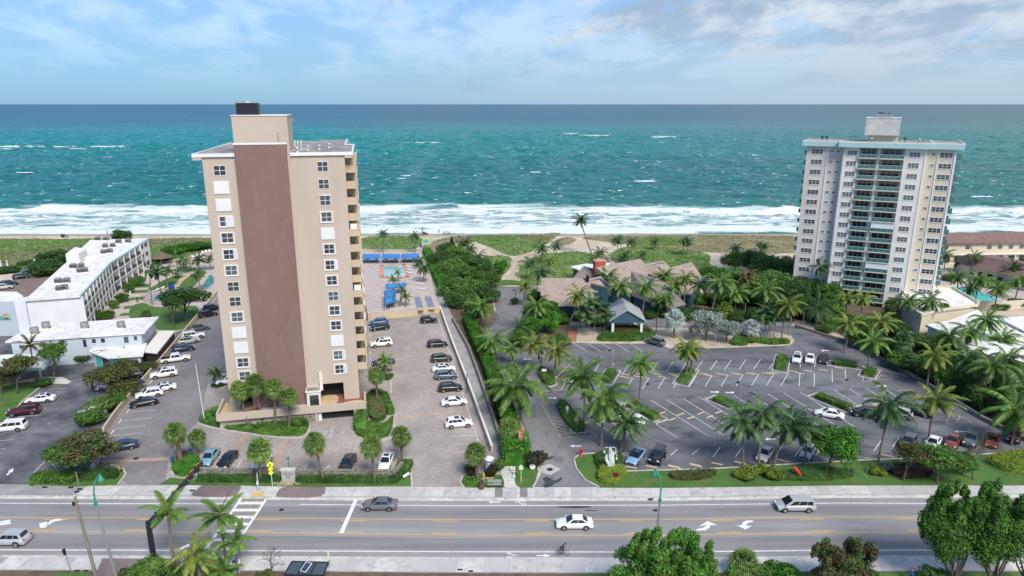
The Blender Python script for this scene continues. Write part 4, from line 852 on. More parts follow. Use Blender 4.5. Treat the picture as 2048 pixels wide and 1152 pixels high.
# ================= OTHER BUILDINGS =================
def rp(l): return [P(a,b,z) for a,b,z in l]
def cen(ps): 
    c=Vector((0,0,0)); 
    for p in ps: c+=p
    return c/len(ps)
def shrink(ps,d):
    "inset a horizontal outline"
    c=cen(ps); out=[]
    for p in ps:
        v=c-p; v.z=0; out.append(p+v.normalized()*d)
    return out
def edge_rect(p,q,s0,s1,z0,z1,out=.05,depth=.04):
    "thin panel on the vertical face p-q (outward = right of p->q)"
    d=(q-p); d.z=0; Ln=d.length; d.normalize(); n=Vector((d.y,-d.x,0))
    a=p+d*s0*Ln+n*out; c=p+d*s1*Ln+n*out
    b=MB(); w=n*depth; vs=[(t.x,t.y,z) for z in (z0,z1) for t in (a,c,c-w,a-w)]
    b.add(vs,[(3,2,1,0),(4,5,6,7),(0,1,5,4),(1,2,6,5),(2,3,7,6),(3,0,4,7)]); return b
# ---- long white motel block
MO=empty('motel_block',(0,0,0),0,'long bent white three-storey motel block with a flat white roof and dark balconies','motel')
R9=9.2
rf=rp([(49,600,R9),(159,592,R9),(221,524.5,R9),(298,476,R9),(180,480,R9),(131,526,R9)])
b=MB(); b.roof(rf,.35); b.build('roof','white_roof',MO)
wallp=shrink(rf,.5); b=MB(); b.skirt(wallp,0,0,.3); b.build('wall','white',MO)
b=MB()
for i in range(3): 
    p,q=rf[i],rf[i+1]; 
    if i: b.roof([x+Vector((0,0,.06)) for x in strip_pts(p,q,.35)],.5)
b.build('fascia','pale_teal',MO)
# balcony bays on the two right-hand faces
for (p,q),n in (((wallp[1],wallp[2]),9),((wallp[2],wallp[3]),7)):
    last=n if n==9 else 5
    for lv in range(3):
        z=.35+lv*2.95
        for i in range(last):
            s0=(i+.06)/n; s1=(i+.94)/n
            o=edge_rect(p,q,s0,s1,z,z+2.3,.06,.05).build('balcony',['grey_wall'],MO); edge_rect(p,q,s0+.03,s0+.5/n,z+.05,z+2.1,.085,.02).build('door','glass_dark',o); edge_rect(p,q,s0+.002,s1-.002,z,z+1.05,.5,.05).build('railing','metal_dark',o)
        b=edge_rect(p,q,0,last/n,z-.28,z-.02,.62,.6); b.build('balcony_floor','white',MO)
        if n==7:
            for i in (5.3,6.1): edge_rect(p,q,i/n,(i+.45)/n,z+.9,z+2.1,.06,.05).build('window','glass_dark',MO)
    b=MB()
    for i in range(last+1):
        t=edge_rect(p,q,i/n-.005,i/n+.008,0,R9-.4,.64,.6); b.add(t.v,t.f)
    b.build_each('pier','white',MO)
cp=rp([(131,509,R9+2.8),(157,508,R9+2.8),(173,499,R9+2.8),(150,495,R9+2.8)])
b=MB(); b.skirt(cp,R9,0,0); b.build('stair_housing','offwhite',MO); b=MB(); b.roof([c+Vector((0,0,.15)) for c in cp],.15); b.build('stair_roof','white_roof',MO)
edge_rect(cp[0],cp[1],.35,.75,R9+.05,R9+2.1,.03,.03).build('stair_door','white',MO)
b=MB(); b.skirt(rp([(170,515,R9+.9),(193,512,R9+.9),(190,506,R9+.9),(172,508,R9+.9)]),R9,0,0); b.build('roof_curb','white',MO)
# stepped white wall wing with the sign
W1=empty('motel_wing',(0,0,0),0,'windowless white motel end wing carrying a small blue and orange sign','motel')
wp=rp([(-170,604,8.2),(28,604,8.2),(47,594,8.6),(34,585,8.2),(-170,585,8.2)])
b=MB(); b.skirt(wp,0,0,0); b.build('wall','pale_blue_wall',W1); b=MB(); b.roof([x+Vector((0,0,.2)) for x in wp],.2); b.build('roof','white_roof',W1)
fp,fq=wp[0],wp[1]
def onwall(px_,py_): 
    d=ray(px_,py_); t=(fp.y-.05)/d.y; return Vector((d.x*t,d.y*t,H+d.z*t))
b=MB(); c=onwall(12,632); b.tube([c,c+Vector((0,-.12,0))],[.75,.75],16,0); b.build('sign_disc','pavers_pink',W1)
b=MB()
for (xa,ya,xb,yb) in ((-8,634.5,6,632.5),(-8,639.5,22,635.5)):
    for i in range(9):
        f0,f1=i/9,(i+.72)/9; p=onwall(xa+(xb-xa)*f0,ya); q=onwall(xa+(xb-xa)*f1,yb); b.b2(p.x,q.x,p.y-.12,p.y,q.z-.05,p.z+.05)
b.build('sign_lettering','teal',W1)
mw=rp([(50,600,8.6),(28,604,8.2),(34,598,8.2),(60,592,8.6)]); b=MB(); b.skirt(mw,0,0,0); b.build('link_wall','white',W1)
# ---- two storey office with flat roof
OF=empty('motel_office',(0,0,0),0,'low white two-storey motel office with a weathered flat roof','office')
of=rp([(10,683,6),(289,665,6),(318,633,6),(65,650,6)]); b=MB(); b.roof(of,.3); b.build('roof','white_roof',OF)
ow=shrink(of,.9); b=MB(); b.skirt(ow,0,0,.25); b.build('wall','pale_blue_wall',OF)
for s0,s1,z0,z1 in ((.055,.09,4.2,4.9),(.54,.565,3.6,5.2),(.61,.64,4.3,5.2),(.68,.71,4.3,5.2),(.86,.895,3.9,5.2),(.94,.965,4.3,5.2)):
    o=edge_rect(ow[0],ow[1],s0,s1,z0,z1,.05,.04).build('window','glass_dark',OF); edge_rect(ow[0],ow[1],s0-.004,s1+.004,z0-.12,z0-.02,.09,.08).build('sill','white',o)
def slabhouse(name,label,roofpts,z,rm,wallm,cat,ins=.8,th=.25,parts=()):
    t=empty(name,(0,0,0),0,label,cat); r=rp([(a,b_,z) for a,b_ in roofpts]); b=MB(); b.roof(r,th); b.build('roof',rm,t)
    w=shrink(r,ins)
    if wallm: b=MB(); b.skirt(w,0,0,th-.02); b.build('wall',wallm,t)
    return t,r,w
t,r,w=slabhouse('front_room','small one-storey room with a cracked flat roof and teal doorway in front of the motel office',[(177,703),(186,696),(294,686),(286,711),(215,716)],3.2,'white_roof','pale_blue_wall','annex')
edge_rect(w[0],w[4],.15,.5,0,2.5,.06,.05).build('door_surround','teal',t); edge_rect(w[0],w[4],.55,.95,.2,2.5,.06,.05).build('window','glass_dark',t); edge_rect(w[4],w[3],.02,.2,0,2.5,.06,.05).build('door_surround','teal',t)
b=MB()
for seg in (((185,704),(200,699),(204,703),(212,697)),((240,694),(250,696),(247,692))):
    q=[P(x,y,3.215) for x,y in seg]
    for p_,q_ in zip(q[:-1],q[1:]): b.add([(s.x,s.y,3.216) for s in strip_pts(p_,q_,.18)],[(0,1,2,3)])
b.build('roof_crack','soil',t)
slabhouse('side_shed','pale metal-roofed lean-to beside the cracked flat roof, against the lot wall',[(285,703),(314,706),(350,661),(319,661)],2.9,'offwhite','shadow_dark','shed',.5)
t,r,w=slabhouse('entrance_canopy','flat white drive-through canopy on posts in front of the motel office',[(-60,712),(119,706),(87,736),(-70,745)],3.6,'white_roof',None,'canopy')
for x,y in ((40,758),(82,754),(-20,762),(112,722)):
    b=MB(); p=P(x,y,0); b.b2(p.x-.15,p.x+.15,p.y-.15,p.y+.15,0,3.35); b.build('post','white',t)
b=MB(); 
for p,q in ((r[0],r[1]),(r[1],r[2]),(r[2],r[3])): b.roof([x+Vector((0,0,.03)) for x in strip_pts(p,q,.2)],.4)
b.build('fascia','pale_teal',t)
t=empty('porch',(0,0,0),0,'shaded porch with white columns under the motel office front','porch')
r=rp([(125,701,3.0),(190,694,3.0),(190,690,3.0),(125,695,3.0)]); b=MB(); b.roof(r,.25); b.build('roof','white_roof',t)
for x,y in ((136,716),(166,714)): b=MB(); p=P(x,y,0); b.b2(p.x-.15,p.x+.15,p.y-.15,p.y+.15,0,2.75); b.build('post','white',t)
b=MB(); q0,q1=P(128,714,0),P(172,711,0); b.roof([x+Vector((0,0,2.7)) for x in strip_pts(q0,q1,.1)],2.7); b.build('window','glass_dark',t)
# rooftop air conditioners
def acunit(x,y,z,lb,kind=0,s=1.):
    t=empty('air_conditioner',P(x,y,z),random.uniform(0,.4),lb,'air conditioner','rooftop air conditioners')
    b=MB(); 
    if kind: b.lathe([(.75*s,.25),(.75*s,1.35*s),(.6*s,1.4*s),(.6*s,1.3*s),(0,1.3*s)],16)
    else:
        b.b2(-.65*s,.65*s,-.6*s,.6*s,.25,1.25*s); b.lathe([(.5*s,1.25*s),(.5*s,1.36*s),(.4*s,1.34*s)],12)
    b.build('casing','metal_grey',t); b=MB(); b.b2(-.8*s,.8*s,-.7*s,-.55*s,0,.25); b.b2(-.8*s,.8*s,.55*s,.7*s,0,.25); b.build('stand','offwhite',t)
    b=MB()
    for i in range(6): b.b2(-.67*s,.67*s,-.63*s,-.61*s,.35+i*.14,.42+i*.14)
    b.build('grille','metal_dark',t) if not kind else None
pl={0:'on the office roof'}
for x,y,lb in ((70,668,'round metal unit at the left end of the motel office roof'),(93,657,'large round metal unit second from the left on the motel office roof'),(170,657,'round metal unit in the middle of the motel office roof'),(243,656,'round metal unit at the right end of the motel office roof')): acunit(x,y,6,lb,1,1.05)
for grp,l in (('cluster nearest the road on the long motel roof',((117,567),(134,566),(120,582),(129,580))),('cluster in the middle of the long motel roof',((147,537),(163,536),(161,546),(170,545))),('cluster near the stair housing on the long motel roof',((211,496),(226,495),(208,508),(220,506))),('pair at the sea end of the long motel roof',((196,481.5),(213,481.5))),('pair by the right edge of the long motel roof',((238,487),(257,486)))):
    names=['back-left unit of the ','back-right unit of the ','front-left unit of the ','front-right unit of the ']
    if len(l)==2: names=['left unit of the ','right unit of the ']
    for (x,y),nn in zip(l,names): acunit(x,y,R9,nn+grp,0,1.05)
# ---- restaurant
RS=empty('restaurant',(0,0,0),0,'sprawling beach restaurant with folded brown shingle roofs and dark teal walls','restaurant')
def rr_(l,m='shingle',th=.3,wall='dark_teal_wall',ins=.7,name='roof'):
    p=rp(l); b=MB(); b.roof(p,th); b.build(name,m,RS,fixn=True)
    if wall: 
        b=MB(); b.skirt(shrink(p,ins),0,0,th+.05); b.build('wall',wall,RS)
rr_([(1083,556,7.2),(1165,556,7.2),(1190,595,4.6),(1156,612,3.4),(1112,611,3.4),(1081,590,4.6)])
rr_([(1147,555,5.0),(1167,531,7.6),(1191,538,7.0),(1194,555,5.0)],'shingle_dark')
rr_([(1140,533,4.0),(1173,527,4.0),(1194,530,4.0),(1192,538,4.0),(1156,539,4.0)],'white_roof',.25,'glass_dark',1.0)
rr_([(1192,533,4.0),(1203,526,4.0),(1220,526,4.0),(1215,532,4.0)],'white_roof',.25,'glass_dark',.6)
rr_([(1166,560,6.4),(1202,552,7.6),(1226,575,5.6),(1222,584,4.2),(1182,583,4.6)])
rr_([(1181,566,6.6),(1222,575,6.0),(1222,590,3.8),(1181,583,4.0)],'shingle_dark')
rr_([(1191,535,8.6),(1281,517,9.6),(1292,530,8.4),(1298,560,6.2),(1262,585,4.4),(1222,572,5.0),(1204,555,6.2)])
rr_([(1289,528,8.0),(1327,521,9.2),(1342,536,7.6),(1340,560,5.6),(1305,568,4.6),(1293,552,6.2)])
rr_([(1338,536,7.6),(1383,524,8.8),(1399,546,6.6),(1405,575,4.2),(1375,590,3.8),(1338,562,5.4)])
rr_([(1294,545,7.0),(1342,550,6.2),(1385,588,3.8),(1350,590,4.2)],'shingle')
rr_([(1262,542,9.4),(1310,556,8.4),(1362,592,4.6),(1311,608,3.4),(1262,590,3.6)],'shingle_dark')
rr_([(1310,575,6.4),(1352,588,5.2),(1372,608,3.6),(1338,616,3.0),(1311,600,4.0)],'shingle_dark')
c0=P(1200,535,8.2); b=MB(); b.box((c0.x,c0.y+1.5,4.9),(3.0,2.4,9.8),R(8)); b.build('chimney','red_brick',RS); b=MB(); b.box((c0.x,c0.y+1.5,9.9),(3.3,2.7,.25),R(8)); b.box((c0.x-.5,c0.y+1.5,10.2),(.8,.8,.5),R(8)); b.build('chimney_cap','coral',RS)
v0=P(1175,559,6.8); b=MB(); b.lathe([(.45,0),(.45,1.3),(.55,1.4),(.4,1.6)],12,0,(v0.x,v0.y,6.4)); b.build('kitchen_vent','metal_dark',RS)
for l in ([(1247,582,4.0),(1262,575,4.8),(1263,583,4.0),(1253,588,3.6)],[(1338,585,4.9),(1349,582,5.2),(1350,590,4.7),(1340,592,4.6)]): b=MB(); b.roof([p+Vector((0,0,.6)) for p in rp(l)],.15); b.build('skylight','white',RS)
# drop-off canopy with a gabled metal roof
CN=empty('drop_off_canopy',(0,0,0),0,'gabled grey metal canopy over the restaurant drop-off lane','canopy')
ap=P(1254,618,6.6); Yf=ap.y; Lf=PYp(1222,637,Yf); Rt=PYp(1288,640,Yf); ze=(Lf.z+Rt.z)/2; bk=9.5
def slope(x0_,z0_,x1_,z1_,m,nm,th=.22):
    b=MB(); b.roof([(x0_,Yf-.6,z0_),(x1_,Yf-.6,z1_),(x1_+.3,Yf+bk,z1_),(x0_+.3,Yf+bk,z0_)],th); return b.build(nm,m,CN,fixn=True)
slope(Lf.x-.4,ze-.2,ap.x,ap.z,'metal_roof' if 'metal_roof' in MT else mat('metal_roof',(.42,.43,.44),.45,(.36,.37,.39),1.,stretch=(6,.3,1)),'roof'); slope(ap.x,ap.z,Rt.x+.4,ze-.2,'metal_roof','roof')
b=MB(); b.add([(Lf.x,Yf-.2,ze-.3),(Rt.x,Yf-.2,ze-.3),(ap.x,Yf-.2,ap.z-.25)],[(0,1,2)]); b.add([(Lf.x,Yf+bk-.3,ze-.3),(Rt.x,Yf+bk-.3,ze-.3),(ap.x,Yf+bk-.3,ap.z-.25)],[(2,1,0)]); b.build_each('gable','dark_teal_wall',CN)
b=MB(); b.b2(Lf.x,Rt.x,Yf-.3,Yf-.05,ze-.75,ze-.3); b.b2(Lf.x-.1,Lf.x+.15,Yf-.04,Yf+bk-.4,ze-.75,ze-.3); b.b2(Rt.x-.15,Rt.x+.1,Yf-.04,Yf+bk-.4,ze-.75,ze-.3); b.build_each('beam','dark_teal_wall',CN)
for x in (Lf.x+.5,Rt.x-.5):
    for y in (Yf+.2,Yf+bk-1): b=MB(); b.b2(x-.28,x+.28,y-.28,y+.28,0,ze-.7); b.build('column','white',CN)
sheet('brick_paving',[(1229,640),(1278,640),(1280,652),(1227,652)],'pavers_red',.05)
# ---- houses and roofs on the right
t,r,w=slabhouse('lobby_wing','cream one-storey lobby wing at the foot of the white condominium tower',[(1806,584),(1873,574),(1905,577),(1955,606),(1955,612),(1880,622),(1843,632),(1803,610)],4.6,'white_roof','cream_wall','annex',.5)
b=MB()
for i in range(len(r)): b.roof([x+Vector((0,0,.55)) for x in strip_pts(r[i],r[(i+1)%len(r)],.3)],.6)
b.build('parapet','cream_wall',t)
t,r,w=slabhouse('garage_roof','wide white flat roof between the lobby wing and the palms',[(1852,650),(1900,640),(1955,619),(1978,630),(2052,665),(2140,720),(2140,745),(2048,724),(1940,700),(1905,672)],3.6,'white_roof','offwhite','annex',.5)
b=MB(); b.roof([x+Vector((0,0,.1)) for x in strip_pts(r[0],r[-1],.25)],.5); b.roof([x+Vector((0,0,.1)) for x in strip_pts(r[-1],r[-2],.25)],.5); b.build('fascia','pale_teal',t)
slabhouse('pool_pavilion','bluish white flat roof at the right edge beside the pool wall',[(1998,636),(2140,626),(2140,690),(2048,661)],4.2,'white','offwhite','annex',.5)
sheet('paved_court',[(1810,630),(1860,628),(1850,648),(1830,672),(1805,660)],'walk_grey',.06)
sheet('pool_terrace',[(1880,560),(1930,555),(2080,585),(2120,625),(1955,612),(1900,590)],'deck_pink',.05)
def pool(name,pts,m,lb,z=.0,cope='offwhite',w=.5,cat='swimming pool'):
    t=empty(name,(0,0,0),0,lb,cat); q=px(pts,z+.1); A=sum(q[i].x*q[(i+1)%len(q)].y-q[(i+1)%len(q)].x*q[i].y for i in range(len(q))); q=q if A>0 else q[::-1]
    b=MB(); b.add(q,[tuple(range(len(q)))]); b.build('water',m,t); b=MB(); kerb_mb(b,[(p.x,p.y) if 0 else p for p in q+[q[0]]],w,.08,z+.08); b.build('coping',cope,t); return t
pool('swimming_pool',[(1899,575),(1906,572),(1922,575),(1960,583),(1995,598),(1992,606),(1965,604),(1930,601),(1912,590)],'pool_teal','turquoise pool right of the condominium tower')
t=empty('garden_wall',(0,0,0),0,'long cream wall in front of the turquoise pool terrace','wall'); q=px([(1958,618),(2000,620),(2060,616),(2140,610)]); b=MB()
for p_,q_ in zip(q[:-1],q[1:]): b.prism([(s.x,s.y) for s in strip_pts(p_,q_,.25)],0,2.2)
b.build('panel','cream_wall',t); b=MB()
for p_,q_ in zip(q[:-1],q[1:]): b.prism([(s.x,s.y) for s in strip_pts(p_,q_,.35)],2.2,2.3)
b.build('coping','offwhite',t)
BH=empty('beach_apartments',(0,0,0),0,'cream two-storey beach apartments with a long brown-red roof at the right edge','apartments')
ep=rp([(1880,487,7.2),(2200,483,7.2)]); rp_=rp([(1890,466,10.0),(2200,461,10.0)])
b=MB(); b.roof([ep[0],ep[1],rp_[1],rp_[0]],.3); b.build('roof','red_roof',BH,fixn=True)
b=MB(); b.add([(ep[0].x+.5,ep[0].y+.9,0),(ep[1].x,ep[1].y+.9,0),(ep[1].x,ep[1].y+.9,7.1),(ep[0].x+.5,ep[0].y+.9,7.1),(ep[0].x+.5,ep[0].y+9,0),(ep[0].x+.5,ep[0].y+9,7.1)],[(0,1,2,3),(4,0,3,5)]); b.build('wall','cream_wall',BH)
wa,wb=Vector((ep[0].x+.5,ep[0].y+.9,0)),Vector((ep[1].x,ep[1].y+.9,0)); LnB=(wb-wa).length
for i in range(13):
    s=(.03+i*.068); 
    if i%2==0 or i>4: 
        o=edge_rect(wa,wb,s,s+.028,4.9,6.2,.05,.04).build('window','glass_grey',BH); edge_rect(wa,wb,s-.003,s+.031,4.75,4.88,.1,.08).build('sill','white',o)
    edge_rect(wa,wb,s+.01,s+.05,.4,2.6,.05,.04).build('window','glass_dark',BH)
b=edge_rect(wa,wb,0.0,1,3.15,3.4,1.0,.95); b.build('balcony_floor','offwhite',BH)
for i in range(14): edge_rect(wa,wb,i*.068,i*.068+.004,0,3.14,1.0,.2).build('post','offwhite',BH)
edge_rect(wa,wb,.3,1,.1,1.1,1.06,.04).build('railing','metal_dark',BH)
HH=empty('hip_roof_house',(0,0,0),0,'cream house with a low reddish hipped roof behind the turquoise pool','house')
f=rp([(1931,531,3.6),(2080,565,3.6),(2140,545,3.6),(2010,514,3.6),(1905,519,3.6)]); r1=P(1938,507,6.8); r2=P(2060,530,6.8)
b=MB(); b.add([*f,r1,r2],[(0,1,6,5),(4,0,5),(3,4,5),(2,3,5,6),(1,2,6)]); b.build('roof','red_roof',HH,fixn=True)
wl=shrink(f,1.); b=MB(); b.skirt(wl,0,0,.1); b.build('wall','cream_wall',HH)
for s in (.02,.16,.3,.45,.7,.86): 
    o=edge_rect(wl[0],wl[1],s,s+.08,1.0,2.5,.05,.04).build('window','glass_dark',HH); edge_rect(wl[0],wl[1],s-.01,s+.09,.85,.98,.09,.08).build('sill','white',o)
# ---- pool deck of the beige tower, 1.3 m above the lot
ZD=1.3
DK=empty('pool_deck',(0,0,0),0,'raised pink paved pool deck behind the beige tower lot, with beige retaining wall','pool deck')
dk=[P(x,y,ZD) for x,y in ((716,509),(840,512),(879,610),(880,616),(835,619),(834,622),(770,628),(736,632),(722,560))]
b=MB(); b.prism([(p.x,p.y) for p in dk],0,ZD-.02,0,1); b.build('deck',['beige','deck_pink'],DK)
b=MB()
for i,j in ((3,4),(4,5),(5,6),(6,7)): b.roof([x+Vector((0,0,.35)) for x in strip_pts(dk[i],dk[j],.25)],1.6)
b.build('retaining_wall','beige_warm',DK)
def rail_between(p,q,name,parent,m='white',h=1.0,step=1.2,zoff=0):
    b=MB(); L_=(q-p).length; n=max(1,int(L_/step))
    for i in range(n+1): a=p.lerp(q,i/n); b.tube([a,a+Vector((0,0,h))],.03,5)
    for z in (h,h*.5): b.tube([p+Vector((0,0,z)),q+Vector((0,0,z))],.03,5)
    return b.build(name,m,parent)
for i,j in ((5,6),(6,7)): rail_between(dk[i]+Vector((0,.3,.3)),dk[j]+Vector((0,.3,.3)),'railing',DK)
pd=pool('swimming_pool',[(763,531),(809,529),(816,553),(800,555),(785,556),(764,553)],'pool_pale','pale green pool on the raised deck behind the beige tower',ZD,'coral',1.3)
for q_ in pd.children:
    if q_.name.startswith('coping'): pass
for i,pts in enumerate(([(829,593),(840,593),(847.5,620),(833,620)],[(849,592.5),(862,592.5),(870,618),(857,618)])):
    t=empty('shuffleboard_court',(0,0,0),0,['left blue shuffleboard court on the pool deck','right blue shuffleboard court on the pool deck'][i],'court'); q=px(pts,ZD+.04)[::-1]; b=MB(); b.add(q,[(0,1,2,3)]); b.build('surface','court_blue',t)
    b=MB()
    for a,c in ((0,1),(2,3)):
        b.add([(s.x,s.y,ZD+.05) for s in strip_pts(q[a],q[c],.9 if 1 else 0)],[(0,1,2,3)])
    b.build('end_band','coral',t)
def awning(pts,lb,z=3.6,posts=True,peak=.6):
    t=empty('canvas_awning',(0,0,0),0,lb,'awning','blue awnings on the pool deck'); q=px(pts,z); c=cen(q)
    a=q[0].lerp(q[3],.5).lerp(c,.35)+Vector((0,0,peak)); d=q[1].lerp(q[2],.5).lerp(c,.35)+Vector((0,0,peak))
    b=MB(); dn=[p-Vector((0,0,.5)) for p in q]; b.add([*q,a,d,*dn],[(0,1,5,4),(1,2,5),(2,3,4,5),(3,0,4),(6,7,1,0),(7,8,2,1),(8,9,3,2),(9,6,0,3)]); b.build('canopy','blue_canvas',t,fixn=True)
    for p in q: b=MB(); s=p.lerp(c,.06); b.tube([(s.x,s.y,ZD),(s.x,s.y,z)],.05,6); b.build('post','white',t)
awning([(723,514.5),(760,514.5),(761,508),(726,508)],'leftmost of the three blue awnings along the sea end of the pool deck'); awning([(762,514.5),(799,514.5),(800,508),(765,508)],'middle one of the three blue awnings along the sea end of the pool deck'); awning([(801,514),(838,513.5),(838,507),(804,507.5)],'rightmost of the three blue awnings along the sea end of the pool deck')
awning([(772,575),(812,572),(812,565.5),(771,569)],'long narrow blue awning between the pool and the deck palms'); awning([(770,607),(792,599),(791,580),(768,581)],'large tilted blue awning nearest the parking wall on the deck')
def chaise():
    b=MB(); b.b2(-.3,.3,-1,.35,.26,.34); b.X=Matrix.Translation((0,.35,.3))@Matrix.Rotation(R(35),4,'X'); b.b2(-.3,.3,0,.75,-.04,.04); b.X=None; a=b.mesh('cushion','white')
    b=MB()
    for x in (-.27,.27):
        for y in (-.9,.3): b.b2(x-.03,x+.03,y-.03,y+.03,0,.26)
    return a,b.mesh('legs','galv')
CA,CB=chaise()
def put_chaise(x,y,z,rz,lb,g):
    t=empty('sun_lounger',P(x,y,z),rz,lb,'sun lounger',g); obj('cushion',CA,t); obj('frame',CB,t)
for i,(x,y) in enumerate(((818,535),(819,541),(820,547))): put_chaise(x,y,ZD,R(100),'white sun lounger in the row right of the pale green pool','sun loungers beside the deck pool')
for i,(x,y) in enumerate(((838,561),(841,570),(844,580))): put_chaise(x,y,ZD,R(95),'white sun lounger in the row by the deck hedge','sun loungers by the deck hedge')
def dchair():
    b=MB(); b.b2(-.6,.6,-.6,.6,.7,.74); b.lathe([(.05,0),(.05,.7)],6); a=b.mesh('table','metal_dark'); b=MB()
    for k in range(4): an=k*PI/2; b.box((1.0*math.cos(an),1.0*math.sin(an),.45),(.45,.45,.06),an); b.box((1.22*math.cos(an),1.22*math.sin(an),.7),(.05,.45,.5),an)
    return a,b
TA,_b=dchair()
CH=MB(); CH.b2(-.22,.22,-.22,.22,.42,.47); CH.b2(-.22,.22,.18,.22,.47,.9); 
for x in (-.2,.2):
    for y in (-.2,.2): CH.b2(x-.02,x+.02,y-.02,y+.02,0,.42)
CH=CH.mesh('chair','metal_dark')
for i,x in enumerate((735,753,773,791,811,827)):
    c=P(x,522.5,ZD); tt_=obj('patio_table',TA,None,c); tag(tt_,'dark patio table under a blue awning, '+['first','second','third','fourth','fifth','sixth'][i]+' from the left','table','patio tables under the awnings')
    for s in (-1,1): o=obj('patio_chair',CH,None,c+Vector((s*1.0,0,0)),R(-90*s)); tag(o,'dark patio chair at a table under the blue awnings','chair','patio chairs under the awnings')
b=MB()
q=[P(722,519,ZD),P(838,518,ZD)]; rail_between(q[0]+Vector((0,4.5,0)),q[1]+Vector((0,4.5,0)),'deck_fence',None,'white',1.2); tag(bpy.data.objects['deck_fence'],'white railing fence behind the three blue awnings','fence')
# motel pools and fence
pool('swimming_pool',[(298,597),(327,587),(342,587),(345,600),(324,601.5)],'pool_blue','bright blue motel pool beside the tall palms',.02,'offwhite',.4)
pool('pond',[(403,573),(410,562),(417,551),(423,549),(429,555),(429,566),(415,577)],'pool_green','green water garden pool beside the beige tower',.02,'deck_pink',.3,'pond')
for i,(x,y) in enumerate(((311,583),(317,581),(323,579))): put_chaise(x,y,.05,R(-25),'white sun lounger on the grass edge by the blue motel pool','sun loungers beside the blue motel pool')
for i,(x,y) in enumerate(((386,517),(393,514),(400,511),(405,507),(412,505),(419,504))): put_chaise(x,y,.05,R(20),'white sun lounger in the row on the beach terrace left of the beige tower','sun loungers on the beach terrace')
t=empty('pool_fence',(0,0,0),0,'thin grey railing around the blue motel pool','fence'); q=px([(298,580),(296,590),(284,601),(300,608),(330,612)]); [rail_between(a,c,'rail',t,'metal_grey',1.1,1.5) for a,c in zip(q[:-1],q[1:])]
o=MB(); p=P(344,583,0); o.b2(p.x-.7,p.x+.7,p.y-.4,p.y+.4,0,1.7); o.b2(p.x-.8,p.x+.8,p.y-.5,p.y+.5,1.7,1.85); tag(o.build('towel_stand','blue_paint'),'blue towel box at the edge of the motel pool terrace','towel box')
for i,(x,y,lb) in enumerate(((262,596,'white lamp column at the garden path by the motel balconies'),(275,605,'dark bin post beside the garden path'))):
    t=empty('bollard_lamp',P(x,y,0),0,lb,'bollard lamp'); b=MB(); b.lathe([(.14,0),(.14,1.7)],8); b.build('post','white' if i==0 else 'metal_dark',t); b=MB(); b.lathe([(.2,1.7),(.2,1.95),(0,2.05)],8); b.build('cap','offwhite',t)
# walls
def wallseg(name,pts,h,w,m,lb,cat='wall',cop=None,z=0):
    t=empty(name,(0,0,0),0,lb,cat); q=px(pts,z); b=MB()
    for a,c in zip(q[:-1],q[1:]): b.prism([(s.x,s.y) for s in strip_pts(a,c,w)],z,h)
    b.build('wall_body',m,t); b=MB()
    for a,c in zip(q[:-1],q[1:]): b.prism([(s.x,s.y) for s in strip_pts(a,c,w+.08)],h,h+.08)
    b.build('coping',cop or m,t); return t
wallseg('boundary_wall',[(208,870),(231,836),(268,790),(335,712),(428,598),(446,576)],1.2,.25,'beige','beige wall between the motel and the tower parking lot','wall','beige_warm')
wallseg('boundary_wall',[(880,620),(905,690),(945,795),(984,905)],1.1,.25,'beige','long pale wall between the tower lot and the grey walkway','wall','offwhite')
wallseg('stone_edging',[(905,640),(938,700),(960,760),(1000,880),(1010,925)],.8,.35,'stone_wall','rough dark stone wall along the foot of the bright hedge')
wallseg('boundary_wall',[(1590,655),(1650,674),(1700,688),(1765,722),(1835,760),(1900,801),(1965,841),(2048,882),(2200,950)],.7,.35,'stone_wall','rough stone wall curving along the right side of the car park')
wallseg('stone_wall',[(398,953),(562,955)],1.3,.4,'stone_wall','left stretch of the coral stone wall behind the pavement, left of the sign'); wallseg('stone_wall',[(592,956),(790,957),(806,940)],1.3,.4,'stone_wall','right stretch of the coral stone wall behind the pavement, right of the sign')
t=empty('wooden_fence',(0,0,0),0,'short pale wooden picket fence at the end of the motel shed','fence'); b=MB(); p,q=P(282,722),P(316,716)
for i in range(16): a=p.lerp(q,i/15); b.box((a.x,a.y,.8),(.16,.04,1.6),R(12))
b.build('picket','wood_fence',t); b=MB(); [b.prism([(s.x,s.y) for s in strip_pts(p+Vector((0,.08,0)),q+Vector((0,.08,0)),.05)],z,z+.1) for z in (.4,1.2)]; b.build('rail','wood_fence',t)
b=MB(); p=P(266,781,0); b.X=Matrix.Translation(p)@Matrix.Rotation(R(48),4,'Z'); b.b2(-2,2,-1.2,1.2,1.3,1.4); b.X=None; tag(b.build('shade_sheet','metal_dark'),'small dark flat sheet roof on the parking wall','roof sheet')
